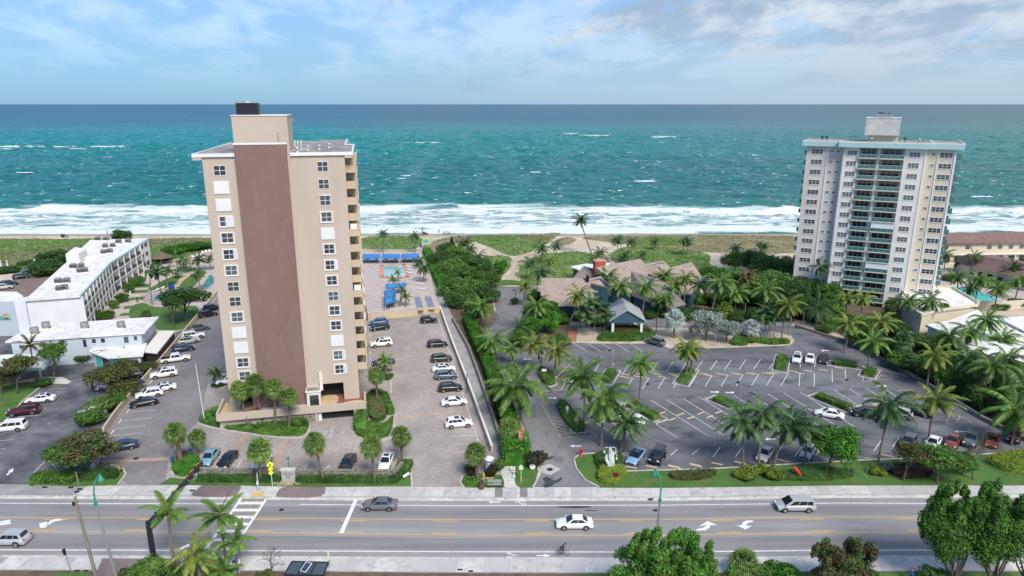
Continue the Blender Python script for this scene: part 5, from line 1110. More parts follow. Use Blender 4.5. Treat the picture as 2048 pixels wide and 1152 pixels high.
# ================= VEHICLES =================
def loft_body(prof,halfw,z0,nseg=1):
    """prof: list of (x, z_top, width factor); closed body with tucked sills and rounded shoulders"""
    b=MB(); rings=[]
    for x,zt,wf in prof:
        w=halfw*wf; zt=max(zt,z0+.1); h=zt-z0
        r=[(x,-w*.86,z0),(x,-w*.97,z0+h*.18),(x,-w,z0+h*.5),(x,-w*.97,z0+h*.8),(x,-w*.86,zt-.02),(x,-w*.45,zt+.015),(x,0,zt+.025),(x,w*.45,zt+.015),(x,w*.86,zt-.02),(x,w*.97,z0+h*.8),(x,w,z0+h*.5),(x,w*.97,z0+h*.18),(x,w*.86,z0)]
        rings.append(r)
    n=13; vs=[v for r in rings for v in r]; fs=[]
    for i in range(len(rings)-1):
        for k in range(n): fs.append((i*n+k,i*n+(k+1)%n,(i+1)*n+(k+1)%n,(i+1)*n+k))
    b.add(vs,fs,0,True); b.add(vs,[tuple(range(n-1,-1,-1)),tuple(range((len(rings)-1)*n,len(rings)*n))],0)
    return b
CT_={}
def car_type(k):
    if k in CT_: return CT_[k]
    p=dict(sedan=dict(L=4.75,W=1.84,z0=.2,r=.33,prof=[(-2.36,.62,.80),(-2.25,.92,.9),(-1.7,1.0,.97),(-.9,.98,1),(0,.95,1),(.8,.93,1),(1.5,.86,.98),(2.1,.74,.92),(2.34,.58,.8)],
              cab=((-1.75,.98),(-.95,1.42),(.25,1.44),(1.15,.92)),wt=.66,wb=.86,wx=(-1.38,1.42),spl=(-.35,)),
           coupe=dict(L=4.6,W=1.86,z0=.18,r=.34,prof=[(-2.28,.6,.8),(-2.15,.92,.9),(-1.5,.98,.98),(-.7,.95,1),(.3,.9,1),(1.2,.84,.99),(2.0,.7,.92),(2.28,.5,.78)],
              cab=((-1.45,.95),(-.75,1.3),(.05,1.31),(.95,.88)),wt=.64,wb=.85,wx=(-1.32,1.36),spl=()),
           suv=dict(L=4.65,W=1.88,z0=.26,r=.37,prof=[(-2.3,.7,.82),(-2.22,1.05,.93),(-1.6,1.12,.98),(-.6,1.1,1),(.4,1.07,1),(1.3,1.02,.98),(2.0,.92,.92),(2.28,.7,.82)],
              cab=((-2.1,1.08),(-1.72,1.62),(.3,1.68),(1.1,1.04)),wt=.72,wb=.88,wx=(-1.36,1.4),spl=(-1.1,-.15)),
           bigsuv=dict(L=4.95,W=1.96,z0=.3,r=.4,prof=[(-2.46,.75,.86),(-2.4,1.12,.95),(-1.6,1.18,.99),(-.4,1.16,1),(.6,1.14,1),(1.4,1.1,.98),(2.2,1.02,.94),(2.45,.75,.85)],
              cab=((-2.32,1.14),(-2.1,1.74),(.35,1.78),(1.15,1.1)),wt=.76,wb=.9,wx=(-1.46,1.5),spl=(-1.25,-.2)),
           jeep=dict(L=4.3,W=1.86,z0=.42,r=.42,prof=[(-2.05,.8,.86),(-2.0,1.15,.88),(-1.2,1.18,.88),(0,1.16,.88),(.75,1.14,.86),(.8,1.1,.74),(1.6,1.06,.7),(1.95,1.02,.68),(2.0,.7,.66)],
              cab=((-2.0,1.14),(-1.95,1.78),(.25,1.8),(.62,1.12)),wt=.78,wb=.84,wx=(-1.25,1.4),spl=(-1.05,-.15)),
           van=dict(L=5.1,W=1.98,z0=.24,r=.35,prof=[(-2.52,.75,.88),(-2.48,1.05,.95),(-1.6,1.1,.99),(0,1.1,1),(1.2,1.04,.98),(2.0,.9,.93),(2.45,.62,.82)],
              cab=((-2.42,1.06),(-2.2,1.7),(.55,1.74),(1.65,1.0)),wt=.78,wb=.9,wx=(-1.5,1.6),spl=(-1.2,.1)),
           pickup=dict(L=5.7,W=1.98,z0=.36,r=.41,prof=[(-2.82,.8,.9),(-2.78,1.08,.95),(-1.0,1.1,.97),(-.9,1.12,.99),(.6,1.14,1),(1.5,1.12,.98),(2.4,1.05,.95),(2.82,.75,.86)],
              cab=((-.95,1.1),(-.8,1.78),(.7,1.8),(1.4,1.12)),wt=.76,wb=.9,wx=(-1.85,1.85),spl=(-.05,)))[k]
    D={}
    hw=p['W']/2
    D['body']=loft_body(p['prof'],hw,p['z0']).mesh('body','paint_cw')
    (xr,zr),(xrt,zrt),(xft,zft),(xf,zf)=p['cab']; wb=hw*p['wb']; wt=hw*p['wt']
    b=MB(); zr-=.03; zf-=.03
    pts=[(xr,-wb,zr),(xf,-wb,zf),(xf,wb,zf),(xr,wb,zr),(xrt,-wt,zrt),(xft,-wt,zft),(xft,wt,zft),(xrt,wt,zrt)]
    b.add(pts,[(4,5,6,7),(0,1,5,4),(1,2,6,5),(2,3,7,6),(3,0,4,7)]); D['cabin']=b.mesh('cabin','paint_cw',.055)
    def panel(q,u0,u1,v0,v1,off=.012,mt='car_glass',nm='window'):
        q=[Vector(v) for v in q]; f=lambda s,t:(q[0].lerp(q[1],s)).lerp(q[3].lerp(q[2],s),t)
        n=(q[1]-q[0]).cross(q[3]-q[0]).normalized()*off
        b=MB(); b.add([f(u0,v0)+n,f(u1,v0)+n,f(u1,v1)+n,f(u0,v1)+n],[(0,1,2,3)]); return b.mesh(nm,mt)
    D['windscreen']=panel([pts[1],pts[2],pts[6],pts[5]],.06,.94,.1,.93)
    D['rear_window']=panel([pts[3],pts[0],pts[4],pts[7]],.1,.9,.18,.9)
    sides=[]
    for q in ([pts[0],pts[1],pts[5],pts[4]],[pts[2],pts[3],pts[7],pts[6]]):
        L_=xf-xr; cuts=[.07]+[ (s-xr)/L_ for s in p['spl']]+[.9]
        if q[0]==pts[2]: cuts=[1-c for c in cuts][::-1]
        for a,c in zip(cuts[:-1],cuts[1:]): sides.append(panel(q,a+.012,c-.012,.14,.86))
    D['side_window']=sides
    r=p['r']; b=MB(); b.tube([(0,-.11,0),(0,.11,0)],r,18,0); D['tyre']=b.mesh('tyre','rubber')
    b=MB(); b.tube([(0,-.125,0),(0,-.09,0)],r*.62,14,0)
    for i in range(5): a=2*PI*i/5; b.box((math.cos(a)*r*.32,-.13,math.sin(a)*r*.32),(.05,.02,.05))
    D['rim']=b.mesh('rim','chrome')
    b=MB(); w_=[]
    for a in range(13):
        an=PI*a/12; w_.append((math.cos(an)*(r+.09),0,math.sin(an)*(r+.09)))
    b.add([*w_,*[(x*.0,0,-.05) for x,_,_ in w_[:1]]],[tuple(range(13))]); D['arch']=b.mesh('wheel_arch','black_plastic')
    zf_=p['prof'][-2][1]; xfr=p['prof'][-1][0]; xre=p['prof'][0][0]
    b=MB(); b.box((xfr-.09,0,zf_-.17),(.2,.34,.13)); D['headlight']=b.mesh('headlight','lamp_lens',.02)
    b=MB(); b.box((xre+.08,0,p['prof'][1][1]-.14),(.14,.3,.16)); D['tail_light']=b.mesh('tail_light','tail_red',.02)
    b=MB(); b.box((xfr-.02,0,p['z0']+.2),(.1,hw*1.25,.24)); D['grille']=b.mesh('grille','black_plastic',.02)
    b=MB(); b.box((xre+.0,0,p['z0']+.45),(.05,.34,.16)); D['number_plate']=b.mesh('number_plate','plate')
    b=MB(); b.box((xf-.12,0,zf+.12),(.14,.2,.13)); D['wing_mirror']=b.mesh('wing_mirror','paint_cw',.02)
    if k in('sedan','suv','bigsuv','van'): b=MB(); b.b2(xft-1.0,xft-.25,-wt*.62,wt*.62,zft-.005,zft+.012); D['sunroof']=b.mesh('sunroof','car_glass')
    if k in('suv','bigsuv','van'): b=MB(); b.tube([(xrt+.15,0,zrt+.03),(xft-.1,0,zft+.04)],.022,6); D['roof_rail']=b.mesh('roof_rail','galv')
    if k=='pickup': b=MB(); b.b2(-2.7,-1.02,-hw*.8,hw*.8,1.1,1.14); D['bed_cover']=b.mesh('bed_cover','black_plastic')
    if k=='jeep': b=MB(); b.tube([(-2.02,.0,1.05),(-2.26,.0,1.05)],.38,16); D['spare_wheel']=b.mesh('spare_wheel','rubber')
    p['D']=D; CT_[k]=p; return p
def add_car(kind,name,cx,cy,hd,color,label,group=None,sunroof=False,soft=None,z=.05,cat='car',small=False):
    p=car_type(kind); D=p['D']; hw=p['W']/2
    t=empty(name,(cx,cy,z),hd,label,cat,group); pm='paint_'+color
    o=obj('body',D['body'],t); recol(o,pm); o=obj('cabin',D['cabin'],t); recol(o,soft or pm)
    obj('windscreen',D['windscreen'],t); obj('rear_window',D['rear_window'],t)
    for m_ in D['side_window']: obj('side_window',m_,t)
    r=p['r']
    for x in p['wx']:
        for s in (-1,1):
            w=obj('wheel',D['tyre'],t,(x,s*(hw-.1),r)); w.rotation_euler[2]=0 if s<0 else PI
            if not small: obj('rim',D['rim'],w)
            a=obj('wheel_arch',D['arch'],t,(x,s*(hw+.003),r*.98))
    for s in (-1,1):
        if small: continue
        obj('headlight',D['headlight'],t,(0,s*hw*.66,0)); obj('tail_light',D['tail_light'],t,(0,s*hw*.68,0)); o=obj('wing_mirror',D['wing_mirror'],t,(0,s*(hw*p['wb']+.1),0)); recol(o,pm)
        if 'roof_rail' in D: obj('roof_rail',D['roof_rail'],t,(0,s*hw*p['wt']*.9,0))
    obj('grille',D['grille'],t); obj('number_plate',D['number_plate'],t)
    if sunroof and 'sunroof' in D: obj('sunroof',D['sunroof'],t)
    for k in('bed_cover','spare_wheel'):
        if k in D: obj(k,D[k],t)
    return t
def car(kind,rx,ry,fx,fy,color,label,group,sun=False,soft=None,z=.05,small=False):
    a,c=P(rx,ry,z),P(fx,fy,z); m_=(a+c)/2; hd=math.atan2(c.y-a.y,c.x-a.x)
    nm=dict(pickup='pickup_truck',van='minivan',coupe='parked_car',jeep='off_road_car').get(kind,'parked_car')
    return add_car(kind,nm,m_.x,m_.y,hd,color,label,group,sun,soft,z,cat={'pickup':'pickup truck','van':'minivan'}.get(kind,'car'),small=small)
GL='cars along the wall on the left side of the tower lot'; GB='cars in the bottom row of the tower lot'; GR='cars on the right side of the tower lot'; GM='cars in the motel lot'; GW='cars in the brown lot behind the motel'; GP='cars in the restaurant car park'
car('sedan',314,806,262,815,'cb','black sedan parked nearest the road in the left wall row of the tower lot',GL)
car('suv',326,789,273,798,'cw','white hatchback beside the black sedan in the left wall row',GL)
car('sedan',350,777,303,784,'cw','white sedan half hidden behind the white hatchback in the left wall row',GL,True)
car('bigsuv',353,750,304,757,'cw','large white car with a roof window parked alone in the left wall row',GL,True)
car('pickup',322,727,382,719,'cw','white pickup truck with a black bed cover by the left wall',GL)
car('suv',342,706,392,698,'cn','dark navy estate car behind the white pickup truck',GL)
car('suv',357,690,399,683,'cs','silver car between the navy estate and the white off-road car',GL,True)
car('bigsuv',363,680,411,673,'cw','boxy white car behind the silver car in the left wall row',GL)
car('sedan',378,664,419,657,'cg','dark grey sedan behind the boxy white car in the left wall row',GL)
car('suv',395,637,437,629,'cb','black car near the far end of the left wall row, the nearer of two',GL)
car('suv',404,624,444,616,'cb','black car at the far end of the left wall row, partly behind the tower',GL)
car('sedan',268,894,222,902,'cn','dark blue sedan alone under the bare edge of the spreading tree',GL)
car('suv',478,764,438,769,'cw','small white van just showing at the left edge of the beige tower',GL)
car('sedan',432,905,408,937,'clb','light blue sedan in the bottom row next to the signal arm',GB)
car('coupe',468,911,443,940,'cb','black convertible with a soft top in the bottom row',GB)
car('suv',533,922,513,945,'cw','white car behind a sabal palm trunk in the bottom row',GB)
car('sedan',703,919,688,946,'cb','black sedan in the bottom row between two sabal palms',GB)
car('sedan',779,914,766,945,'cw','white sedan with dark roof window at the right end of the bottom row',GB,True)
car('suv',776,647,739,651,'cbl','blue car farthest back beside the tower balconies',GR); car('suv',778,657,741,662,'cb','black car just in front of the blue car beside the balconies',GR)
car('bigsuv',782,690,743,694,'cw','white car parked alone beside the tower balconies',GR,True); car('sedan',788,726,745,731,'cpu','dark purple sedan behind the tan sedan',GR); car('sedan',783,740,739,744,'cgd','tan sedan under the small palm beside the balconies',GR)
car('jeep',839,647,878,644,'cb','boxy black off-road car by the pool deck wall',GR); car('suv',852,695,897,691,'cb','black car behind the dark green one in the right row',GR,True); car('suv',861,724,905,720,'cgr','dark green-grey car in the right row of the tower lot',GR)
car('sedan',864,743,911,740,'cw','white sedan half hidden behind the blue-grey car',GR,True); car('suv',869,758,915,755,'cgb','blue-grey car overlapping the white sedan in the right row',GR); car('suv',877,783,924,779,'cb','glossy black car between the blue-grey car and a white sedan',GR)
car('sedan',884,811,933,807,'cw','white sedan second from the road in the right row',GR); car('suv',891,855,944,850,'cw','white car nearest the road in the right row, with dark roof window',GR,True)
car('sedan',113,800,51,806,'cw','white sedan with dark roof panel on the left edge lot by the lawn',GM,True); car('bigsuv',84,824,14,832,'cmr','dark maroon car between a white sedan and a white minivan',GM); car('van',53,857,-14,864,'cw','white minivan with roof rails cut by the left edge',GM)
car('sedan',240,772,200,779,'cw','white car mostly hidden under the spreading tree in the motel lot',GM); car('suv',283,752,238,759,'cg','dark grey car parked under the flat tree beside the wall',GM); car('suv',208,826,166,833,'cs','silver car buried behind the palmetto clump in the motel lot',GM)
for a in ((-6,580,22,577,'cs','silver car at the left edge of the brown lot'),(3,573,33,569,'cb','black car second from the left in the brown lot'),(26,559,60,555,'cb','black car in the middle of the brown lot'),(44,552,70,548,'cgb','blue-grey car behind the middle one in the brown lot'),(52,543,80,540,'cb','farthest dark car in the brown lot')): car('suv',*a[:5],a[5],GW)
car('suv',1327,693,1294,684,'cg','dark grey car in the single row below the restaurant canopy',GP); car('suv',1597,709,1590,736,'cw','white car with two roof windows, leftmost of three beside the hedge island',GP,True); car('sedan',1622,709,1617,735,'cw','white sedan in the middle of three beside the hedge island',GP); car('coupe',1648,711,1646,733,'cb','black coupe rightmost of three beside the hedge island',GP)
car('sedan',1684,838,1633,829,'cw','white sedan between the round green tree and the long hedge island',GP); car('bigsuv',1758,836,1704,829,'cb','large black car right of the long hedge island',GP); car('suv',1817,838,1772,828,'cs','silver car behind the dark coconut palm crown',GP); car('suv',1856,834,1812,823,'cb','black car behind the yellowish coconut palm',GP)
car('suv',1603,839,1565,832,'cn','dark blue car hidden behind coconut crowns in the slanted row',GP); car('sedan',1285,902,1257,937,'cbb','light blue convertible with dark soft top by the white sculpture',GP,False,'paint_cn'); car('jeep',1326,903,1303,938,'cb','black off-road car next to the light blue convertible',GP)
car('sedan',1541,899,1519,929,'cs','silver sedan in the front row under coconut palms',GP); car('sedan',1624,893,1606,925,'cs','grey sedan partly hidden behind the round green tree',GP); car('sedan',1172,771,1130,763,'cw','white car hidden under the coconut crown on the hatched bay',GP); car('suv',1285,853,1240,836,'cw','white car under the coconut palm near the slanted bays',GP)
car('suv',1826,878,1806,905,'cg','dark grey car behind the greyish tree in the front row',GP); car('sedan',1874,878,1856,906,'cw','white car behind the wide dark tree in the front row',GP); car('sedan',1913,874,1897,902,'cr','red car behind the right side of the wide dark tree',GP); car('bigsuv',1949,869,1932,903,'cg','tall dark grey car seen through the bare tree',GP); car('sedan',1987,871,1979,904,'cr','bright red car right of the bare tree',GP); car('suv',2032,866,2022,892,'cmr','dark red car at the right end of the front row',GP)
GT='cars driving on the road'
for a in (('sedan',1192,1053,1106,1053,'cw','white sedan driving left in the centre of the road'),('van',1632,1018,1545,1018,'cs','silver minivan driving left in the far lane'),('suv',63,1086,-22,1086,'cs','silver-white car at the left edge of the nearest lane'),('sedan',798,1016,722,1016,'cgh','dark grey sedan driving left by the white stop line')):
    t=car(*a,GT,z=ZR+.02); t.name={'van':'minivan'}.get(a[0],'moving_car')
# ================= PLANTS =================
def quads(c,nrm,up,size,asp):
    "diamond leaves: centres, normals"
    n=len(c); t=np.cross(nrm,up); t/= np.linalg.norm(t,axis=1,keepdims=True)+1e-9; w=np.cross(nrm,t)
    s=size[:,None]; v=np.stack([c-w*s,c+t*s*asp+nrm*s*.12,c+w*s,c-t*s*asp+nrm*s*.12],1).reshape(-1,3)
    f=np.arange(4*n).reshape(-1,4); return v,f
def mesh_np(name,v,f,mats,extra=None):
    me=bpy.data.meshes.new(name); V=v.tolist(); Fc=f.tolist()
    if extra: o=len(V); V+=extra[0]; Fc+=[[i+o for i in q] for q in extra[1]]
    me.from_pydata(V,[],Fc); 
    for m in mats: me.materials.append(MT[m])
    return me
def crown_np(seed,r=(1,1,1),nl=9,n=5200,leaf=.085,fill=.35,lobe=.5,low=-.35,sub=5):
    g=np.random.default_rng(seed); r=np.array(r)
    L=[(np.zeros(3),.62)]
    for i in range(nl):
        a=2*PI*i/nl+g.uniform(-.5,.5); e=g.uniform(low,1.1); d=np.array([math.cos(a)*math.cos(e),math.sin(a)*math.cos(e),math.sin(e)])
        L.append((d*g.uniform(.45,.72),lobe*g.uniform(.7,1.15)))
    # secondary small clumps on the lobes
    L2=list(L)
    for c,s in L[1:]:
        for _ in range(sub):
            d=g.normal(size=3); d/=np.linalg.norm(d); d[2]=abs(d[2])*.9-.15; L2.append((c+d*s*.8,s*g.uniform(.3,.5)))
    W=np.array([s**2 for _,s in L2]); W/=W.sum(); k=g.choice(len(L2),n,p=W)
    C=np.array([c for c,_ in L2])[k]; Sx=np.array([s for _,s in L2])[k]
    d=g.normal(size=(n,3)); d/=np.linalg.norm(d,axis=1,keepdims=True)
    rad=np.where(g.random(n)<fill,g.uniform(.3,.95,n),g.uniform(.88,1.08,n))
    p=C+d*(Sx*rad)[:,None]
    nm=d+g.normal(size=(n,3))*.55; nm[:,2]+=.35; nm/=np.linalg.norm(nm,axis=1,keepdims=True)
    up=g.normal(size=(n,3)); sz=leaf*g.uniform(.6,1.25,n)
    v,f=quads(p*r,nm,up,sz,.5); return v,f
CR={}
def crown_var(kind,i):
    k=(kind,i)
    if k not in CR:
        if kind=='bush': v,f=crown_np(100+i,n=1900,leaf=.12,nl=7,low=-.1,sub=3)
        elif kind=='dense': v,f=crown_np(200+i,n=6500,leaf=.066,nl=13,lobe=.42,low=-.5)
        elif kind=='loose': v,f=crown_np(300+i,n=3600,leaf=.07,nl=10,lobe=.36,fill=.5,sub=6)
        else: v,f=crown_np(400+i,n=5200,leaf=.075,nl=10)
        v=np.where(v[:,2:3]<-.75,v*[1,1,.8],v)
        CR[k]=mesh_np('crown',v,f,['leaf_green'])
    return CR[k]
rt_=random.Random(21)
def mpp(p):   # metres per survey pixel at a point
    return (p.y*CT+(H-p.z)*ST)/F
def trunk_mb(base,top,r0,r1,n=7,bow=.0,limbs=0,spread=1.5,seed=0):
    b=MB(); base=Vector(base); top=Vector(top); pts=[]
    q=random.Random(seed)
    for i in range(n+1):
        t=i/n; p=base.lerp(top,t); p.x+=math.sin(t*PI)*bow; pts.append(p)
    b.tube(pts,[r0+(r1-r0)*(i/n)**.7 for i in range(n+1)],8)
    for k in range(limbs):
        a=2*PI*k/limbs+q.uniform(-.4,.4); s=pts[int(n*.55)+k%3]; e=top+Vector((math.cos(a)*spread,math.sin(a)*spread,q.uniform(-.2,.7)*spread*.6)); m_=s.lerp(e,.5)+Vector((0,0,-.2*spread))
        b.tube([s,m_,e],[r0*.5,r0*.35,r0*.15],6)
        for _ in range(2): e2=e+Vector((q.uniform(-1,1),q.uniform(-1,1),q.uniform(.1,.8)))*spread*.5; b.tube([m_,e2],[r0*.25,r0*.08],5)
    return b
def tree(bx,by,cx,cy,rpx,m,label,kind='std',flat=.75,group=None,name='broadleaf_tree',cat='tree',wide=1.0,bark='bark',v=None):
    B=P(bx,by,0); C=PYp(cx,cy,B.y); r=rpx*mpp(C); C.z=max(C.z,r*flat*.55)
    t=empty(name,B,0,label,cat,group)
    tb=trunk_mb((0,0,0),C-B+Vector((0,0,-r*flat*.1)),max(.12,r*.055),max(.06,r*.03),limbs=5,spread=r*.5,seed=int(bx)); tb.build('trunk',bark,t)
    o=obj('crown',crown_var(kind,rt_.randrange(3) if v is None else v),t,C-B,rt_.uniform(0,6.28),(r*wide,r*wide,r*flat)); recol(o,m); return t
def shrub(x,y,wpx,hm,m,label,group=None,name='shrub',kind='bush',dep=1.0):
    B=P(x,y,0.05); r=wpx*.5*mpp(B); t=obj(name,crown_var(kind,rt_.randrange(3)),None,(B.x,B.y,hm*.42),rt_.uniform(0,6.28) if dep==1 else 0,(r,r*dep,hm*.6)); recol(t,m); return tag(t,label,'shrub',group)
def hedge(pts,w,h,m,label,group=None,leaf=.16,dens=26,name='hedge',z=0.05,closed=False):
    q=px(pts) if not isinstance(pts[0],Vector) else pts
    g=np.random.default_rng(int(q[0].x*10)%1000+int(h*10)); Vs=[];Fs=[];n0=0; core=MB()
    for a,c in zip(q[:-1],q[1:]):
        d=c-a; Ln=d.length; d.normalize(); nx_=Vector((-d.y,d.x,0))
        core.prism([(s.x,s.y) for s in strip_pts(a-d*.1,c+d*.1,w*.8)],z,z+h*.86)
        # leaves on top and sides
        for face,area in (('top',Ln*w),('l',Ln*h),('r',Ln*h),('e',w*h)):
            n=int(area*dens)+4; s=g.uniform(-.02,1.02,n)*Ln; u=g.uniform(-.5,.5,n)*w; zz_=g.uniform(0,1,n)*h
            jit=g.normal(size=n)*.05*min(h,1.5)
            if face=='top': zz_=np.full(n,h)+jit; nr=np.array([0,0,1.])
            elif face=='l': u=np.full(n,w/2)+jit*.7; nr=np.array(nx_)
            elif face=='r': u=np.full(n,-w/2)+jit*.7; nr=-np.array(nx_)
            else: s=np.where(g.random(n)<.5,-.05,Ln+.05)+jit; nr=np.array(-d)
            p=np.array(a)[None]+s[:,None]*np.array(d)+u[:,None]*np.array(nx_); p[:,2]=z+zz_
            nm=nr+g.normal(size=(n,3))*.6; nm/=np.linalg.norm(nm,axis=1,keepdims=True)
            v,f=quads(p,nm,g.normal(size=(n,3)),leaf*g.uniform(.6,1.3,n),.5); Vs.append(v); Fs.append(f+n0); n0+=len(v)
    me=mesh_np('hedge',np.concatenate(Vs),np.concatenate(Fs),[m],([tuple(v) for v in core.v],core.f)); o=obj(name,me)
    return tag(o,label,'hedge',group)
def hedge_area(pts,h,m,label,group=None,leaf=.16,dens=22,name='hedge',cat='hedge',z=.05):
    q=px(smooth_poly(pts,3)) ; A=sum(q[i].x*q[(i+1)%len(q)].y-q[(i+1)%len(q)].x*q[i].y for i in range(len(q))); q=q if A>0 else q[::-1]
    g=np.random.default_rng(int(abs(q[0].x)*7)); poly=[(p.x,p.y) for p in q]; xs=[p[0] for p in poly]; ys=[p[1] for p in poly]
    P_=[];Nn=[]; n=int((max(xs)-min(xs))*(max(ys)-min(ys))*dens)
    for _ in range(min(n,30000)):
        x,y=g.uniform(min(xs),max(xs)),g.uniform(min(ys),max(ys))
        if inpoly(x,y,poly): P_.append((x,y,z+h*(1+.08*math.sin(x*2.1)*math.cos(y*1.7))+g.normal()*.05)); Nn.append((0,0,1))
    for i in range(len(q)):
        a,c=q[i],q[(i+1)%len(q)]; L_=(c-a).length; d=(c-a).normalized(); k=int(L_*h*dens*1.3)
        for _ in range(k): s=g.uniform(0,L_); P_.append((a.x+d.x*s+g.normal()*.05,a.y+d.y*s+g.normal()*.05,z+g.uniform(0,h))); Nn.append((d.y,-d.x,.2))
    P_=np.array(P_); Nn=np.array(Nn,float)+g.normal(size=(len(P_),3))*.55; Nn/=np.linalg.norm(Nn,axis=1,keepdims=True)
    v,f=quads(P_,Nn,g.normal(size=P_.shape),leaf*g.uniform(.6,1.3,len(P_)),.5)
    cc=cen(q); core=MB(); core.prism([((p.x-cc.x)*.94+cc.x,(p.y-cc.y)*.94+cc.y) for p in q],z,z+h*.85)
    me=mesh_np('hedge',v,f,[m],([tuple(t) for t in core.v],core.f)); return tag(obj(name,me),label,cat,group)
# ---- palms
def frond(b,L_,el,az,droop,wind,nleaf,lw,ll,rng,mi=0,hang=.55):
    "feather frond as rachis + drooping leaflets"
    d=Vector((math.cos(az)*math.cos(el),math.sin(az)*math.cos(el),math.sin(el))); p=Vector((0,0,0)); pts=[p.copy()]; n=9; vel=d.copy()
    for i in range(n):
        vel=(vel+Vector((wind.x,wind.y,-droop))*(.6+i*.12)/n).normalized(); p=p+vel*L_/n; pts.append(p.copy())
    b.tube(pts,[.05*(1-i/(n+1))+.008 for i in range(n+1)],3,mi,False,False)
    side0=vel.cross(Vector((0,0,1))); 
    for i in range(nleaf):
        t=.14+.86*i/(nleaf-1); f=t*n; k=min(int(f),n-1); q=pts[k].lerp(pts[k+1],f-k); tg=(pts[k+1]-pts[k]).normalized()
        sd=tg.cross(Vector((0,0,1)))
        if sd.length<.1: sd=Vector((1,0,0))
        sd.normalize(); l=ll*(math.sin(PI*min(1,.12+t*.86))**.6)*rng.uniform(.8,1.15)
        for s in (-1,1):
            dr=(sd*s*.85+tg*.55+Vector((wind.x,wind.y,0))*.5+Vector((0,0,-hang*rng.uniform(.6,1.3)))).normalized()
            e=q+dr*l; w=tg*lw
            b.add([q-w*.5,q+w*.5,q.lerp(e,.6)+w*.35+Vector((0,0,-.02)),e],[(0,1,2,3)],mi)
PM={}
def feather_crown(i,nf=22,L_=4.2,wind=(.0,0),droop=1.2,nleaf=28,lw=.17,ll=.9,up=1.25,lowest=-.6,hang=.6):
    k=('f',i,nf,wind)
    if k in PM: return PM[k]
    g=random.Random(i*13+nf); b=MB()
    for j in range(nf):
        t=(j+.5)/nf; el=up+(lowest-up)*t**.85+g.uniform(-.12,.12); az=j*2.399+g.uniform(-.25,.25)
        frond(b,L_*g.uniform(.85,1.1)*(.75+.35*math.sin(PI*min(1,t+.25))),el,az,droop*g.uniform(.8,1.2),Vector((*wind,0)),nleaf,lw,ll,g,0,hang)
    for a in range(5): an=a*1.3; b.lathe([(0,-.35),(.13,-.28),(.13,-.15),(0,-.08)],6,1,(.22*math.cos(an),.22*math.sin(an),0))
    b.lathe([(.14,-.6),(.2,-.1),(.1,.3),(0,.5)],8,1)
    PM[k]=b.mesh('crown',['palm_green','palm_brown']); return PM[k]
def fan_crown(i,n=34,r=1.35,seg=14,dead=9):
    k=('n',i,n)
    if k in PM: return PM[k]
    g=random.Random(i*7+n); b=MB()
    for j in range(n+dead):
        dd=j>=n; el=g.uniform(-1.35,-.9) if dd else 1.45-2.3*((j+.5)/n)+g.uniform(-.15,.15); az=j*2.399+g.uniform(-.3,.3)
        d=Vector((math.cos(az)*math.cos(el),math.sin(az)*math.cos(el),math.sin(el))); ls=r*.62*g.uniform(.8,1.1); o=d*ls; b.tube([(0,0,0),o*.5+Vector((0,0,.04)),o],[.025,.02,.015],3,0,False,False)
        sd=d.cross(Vector((0,0,1)))
        if sd.length<.1: sd=Vector((1,0,0))
        sd.normalize(); upv=sd.cross(d).normalized(); rr2=r*.85*g.uniform(.85,1.15)
        for s in range(seg):
            a=(-1.9+3.8*(s+.5)/seg); dir_=(d*math.cos(a)+sd*math.sin(a)); w=(sd*math.cos(a)-d*math.sin(a))*.075*r/1.35
            mid=o+dir_*rr2*.6+upv*.1; e=o+dir_*rr2*(1-.18*abs(a)/1.9)+Vector((0,0,-.32*rr2*g.uniform(.6,1.3)))
            b.add([o,mid-w,e,mid+w],[(0,1,2,3)],1 if dd else 0)
    PM[k]=b.mesh('crown',['sabal_leaf','palm_brown']); return PM[k]
PCOUNT=0
def palm(kind,bx,by,cx,cy,label,size=1.0,m=None,group=None,r=.16,var=None,base_y=None):
    global PCOUNT; PCOUNT+=1
    B=P(bx,by,0.03); C=PYp(cx,cy,B.y); g=random.Random(PCOUNT*5); vi=PCOUNT%3 if var is None else var
    if C.z<1.0: C.z=1.0
    t=empty({'c':'coconut_palm','q':'feather_palm','s':'sabal_palm','d':'date_palm','b':'silver_palm','f':'cluster_palm','w':'wind_bent_palm'}[kind],B,0,label,'palm tree',group)
    tb=trunk_mb((0,0,0),C-B,r*1.35,r*.85,8,bow=g.uniform(-.35,.35)*(1 if kind in 'cw' else .3)); tb.build('trunk','sabal_bark' if kind=='s' else 'palm_bark',t)
    if kind=='c': me=feather_crown(vi,26,4.0,((.35,.0),(-.15,.1),(.15,-.2))[vi],1.15+.2*vi)
    elif kind=='w': me=feather_crown(vi,18,3.8,((1.5,.2),(1.3,0),(1.2,.3))[vi],.9,hang=.25)
    elif kind=='q': me=feather_crown(vi+10,13,3.0,((0,0),(.2,0),(-.1,.1))[vi],1.0,34,.13,.68,1.4,-.25,.3)
    elif kind=='d': me=feather_crown(vi+20,44,3.6,(0,0),.85,22,.07,.5,1.35,-.7,.1)
    elif kind=='f': me=feather_crown(vi+30,12,1.9,(0,0),1.3,14,.16,.6,1.4,-.1,.4)
    elif kind=='b': me=fan_crown(vi+40,24,1.9,16,0)
    else: me=fan_crown(vi,38)
    o=obj('crown',me,t,C-B,g.uniform(-.4,.4) if kind in'wc' else g.uniform(0,6.28),size*(1.02 if kind=='s' else 1.05 if kind=='q' else .98)); 
    recol(o,m or {'c':'palm_green','w':'palm_dark','q':'palm_green','s':'sabal_leaf','d':'palm_dark','b':'palm_silver','f':'palm_dark'}[kind])
    return t
G1='sabal palms in front of the beige tower'; G2='sabal palms along the street side of the tower lot'
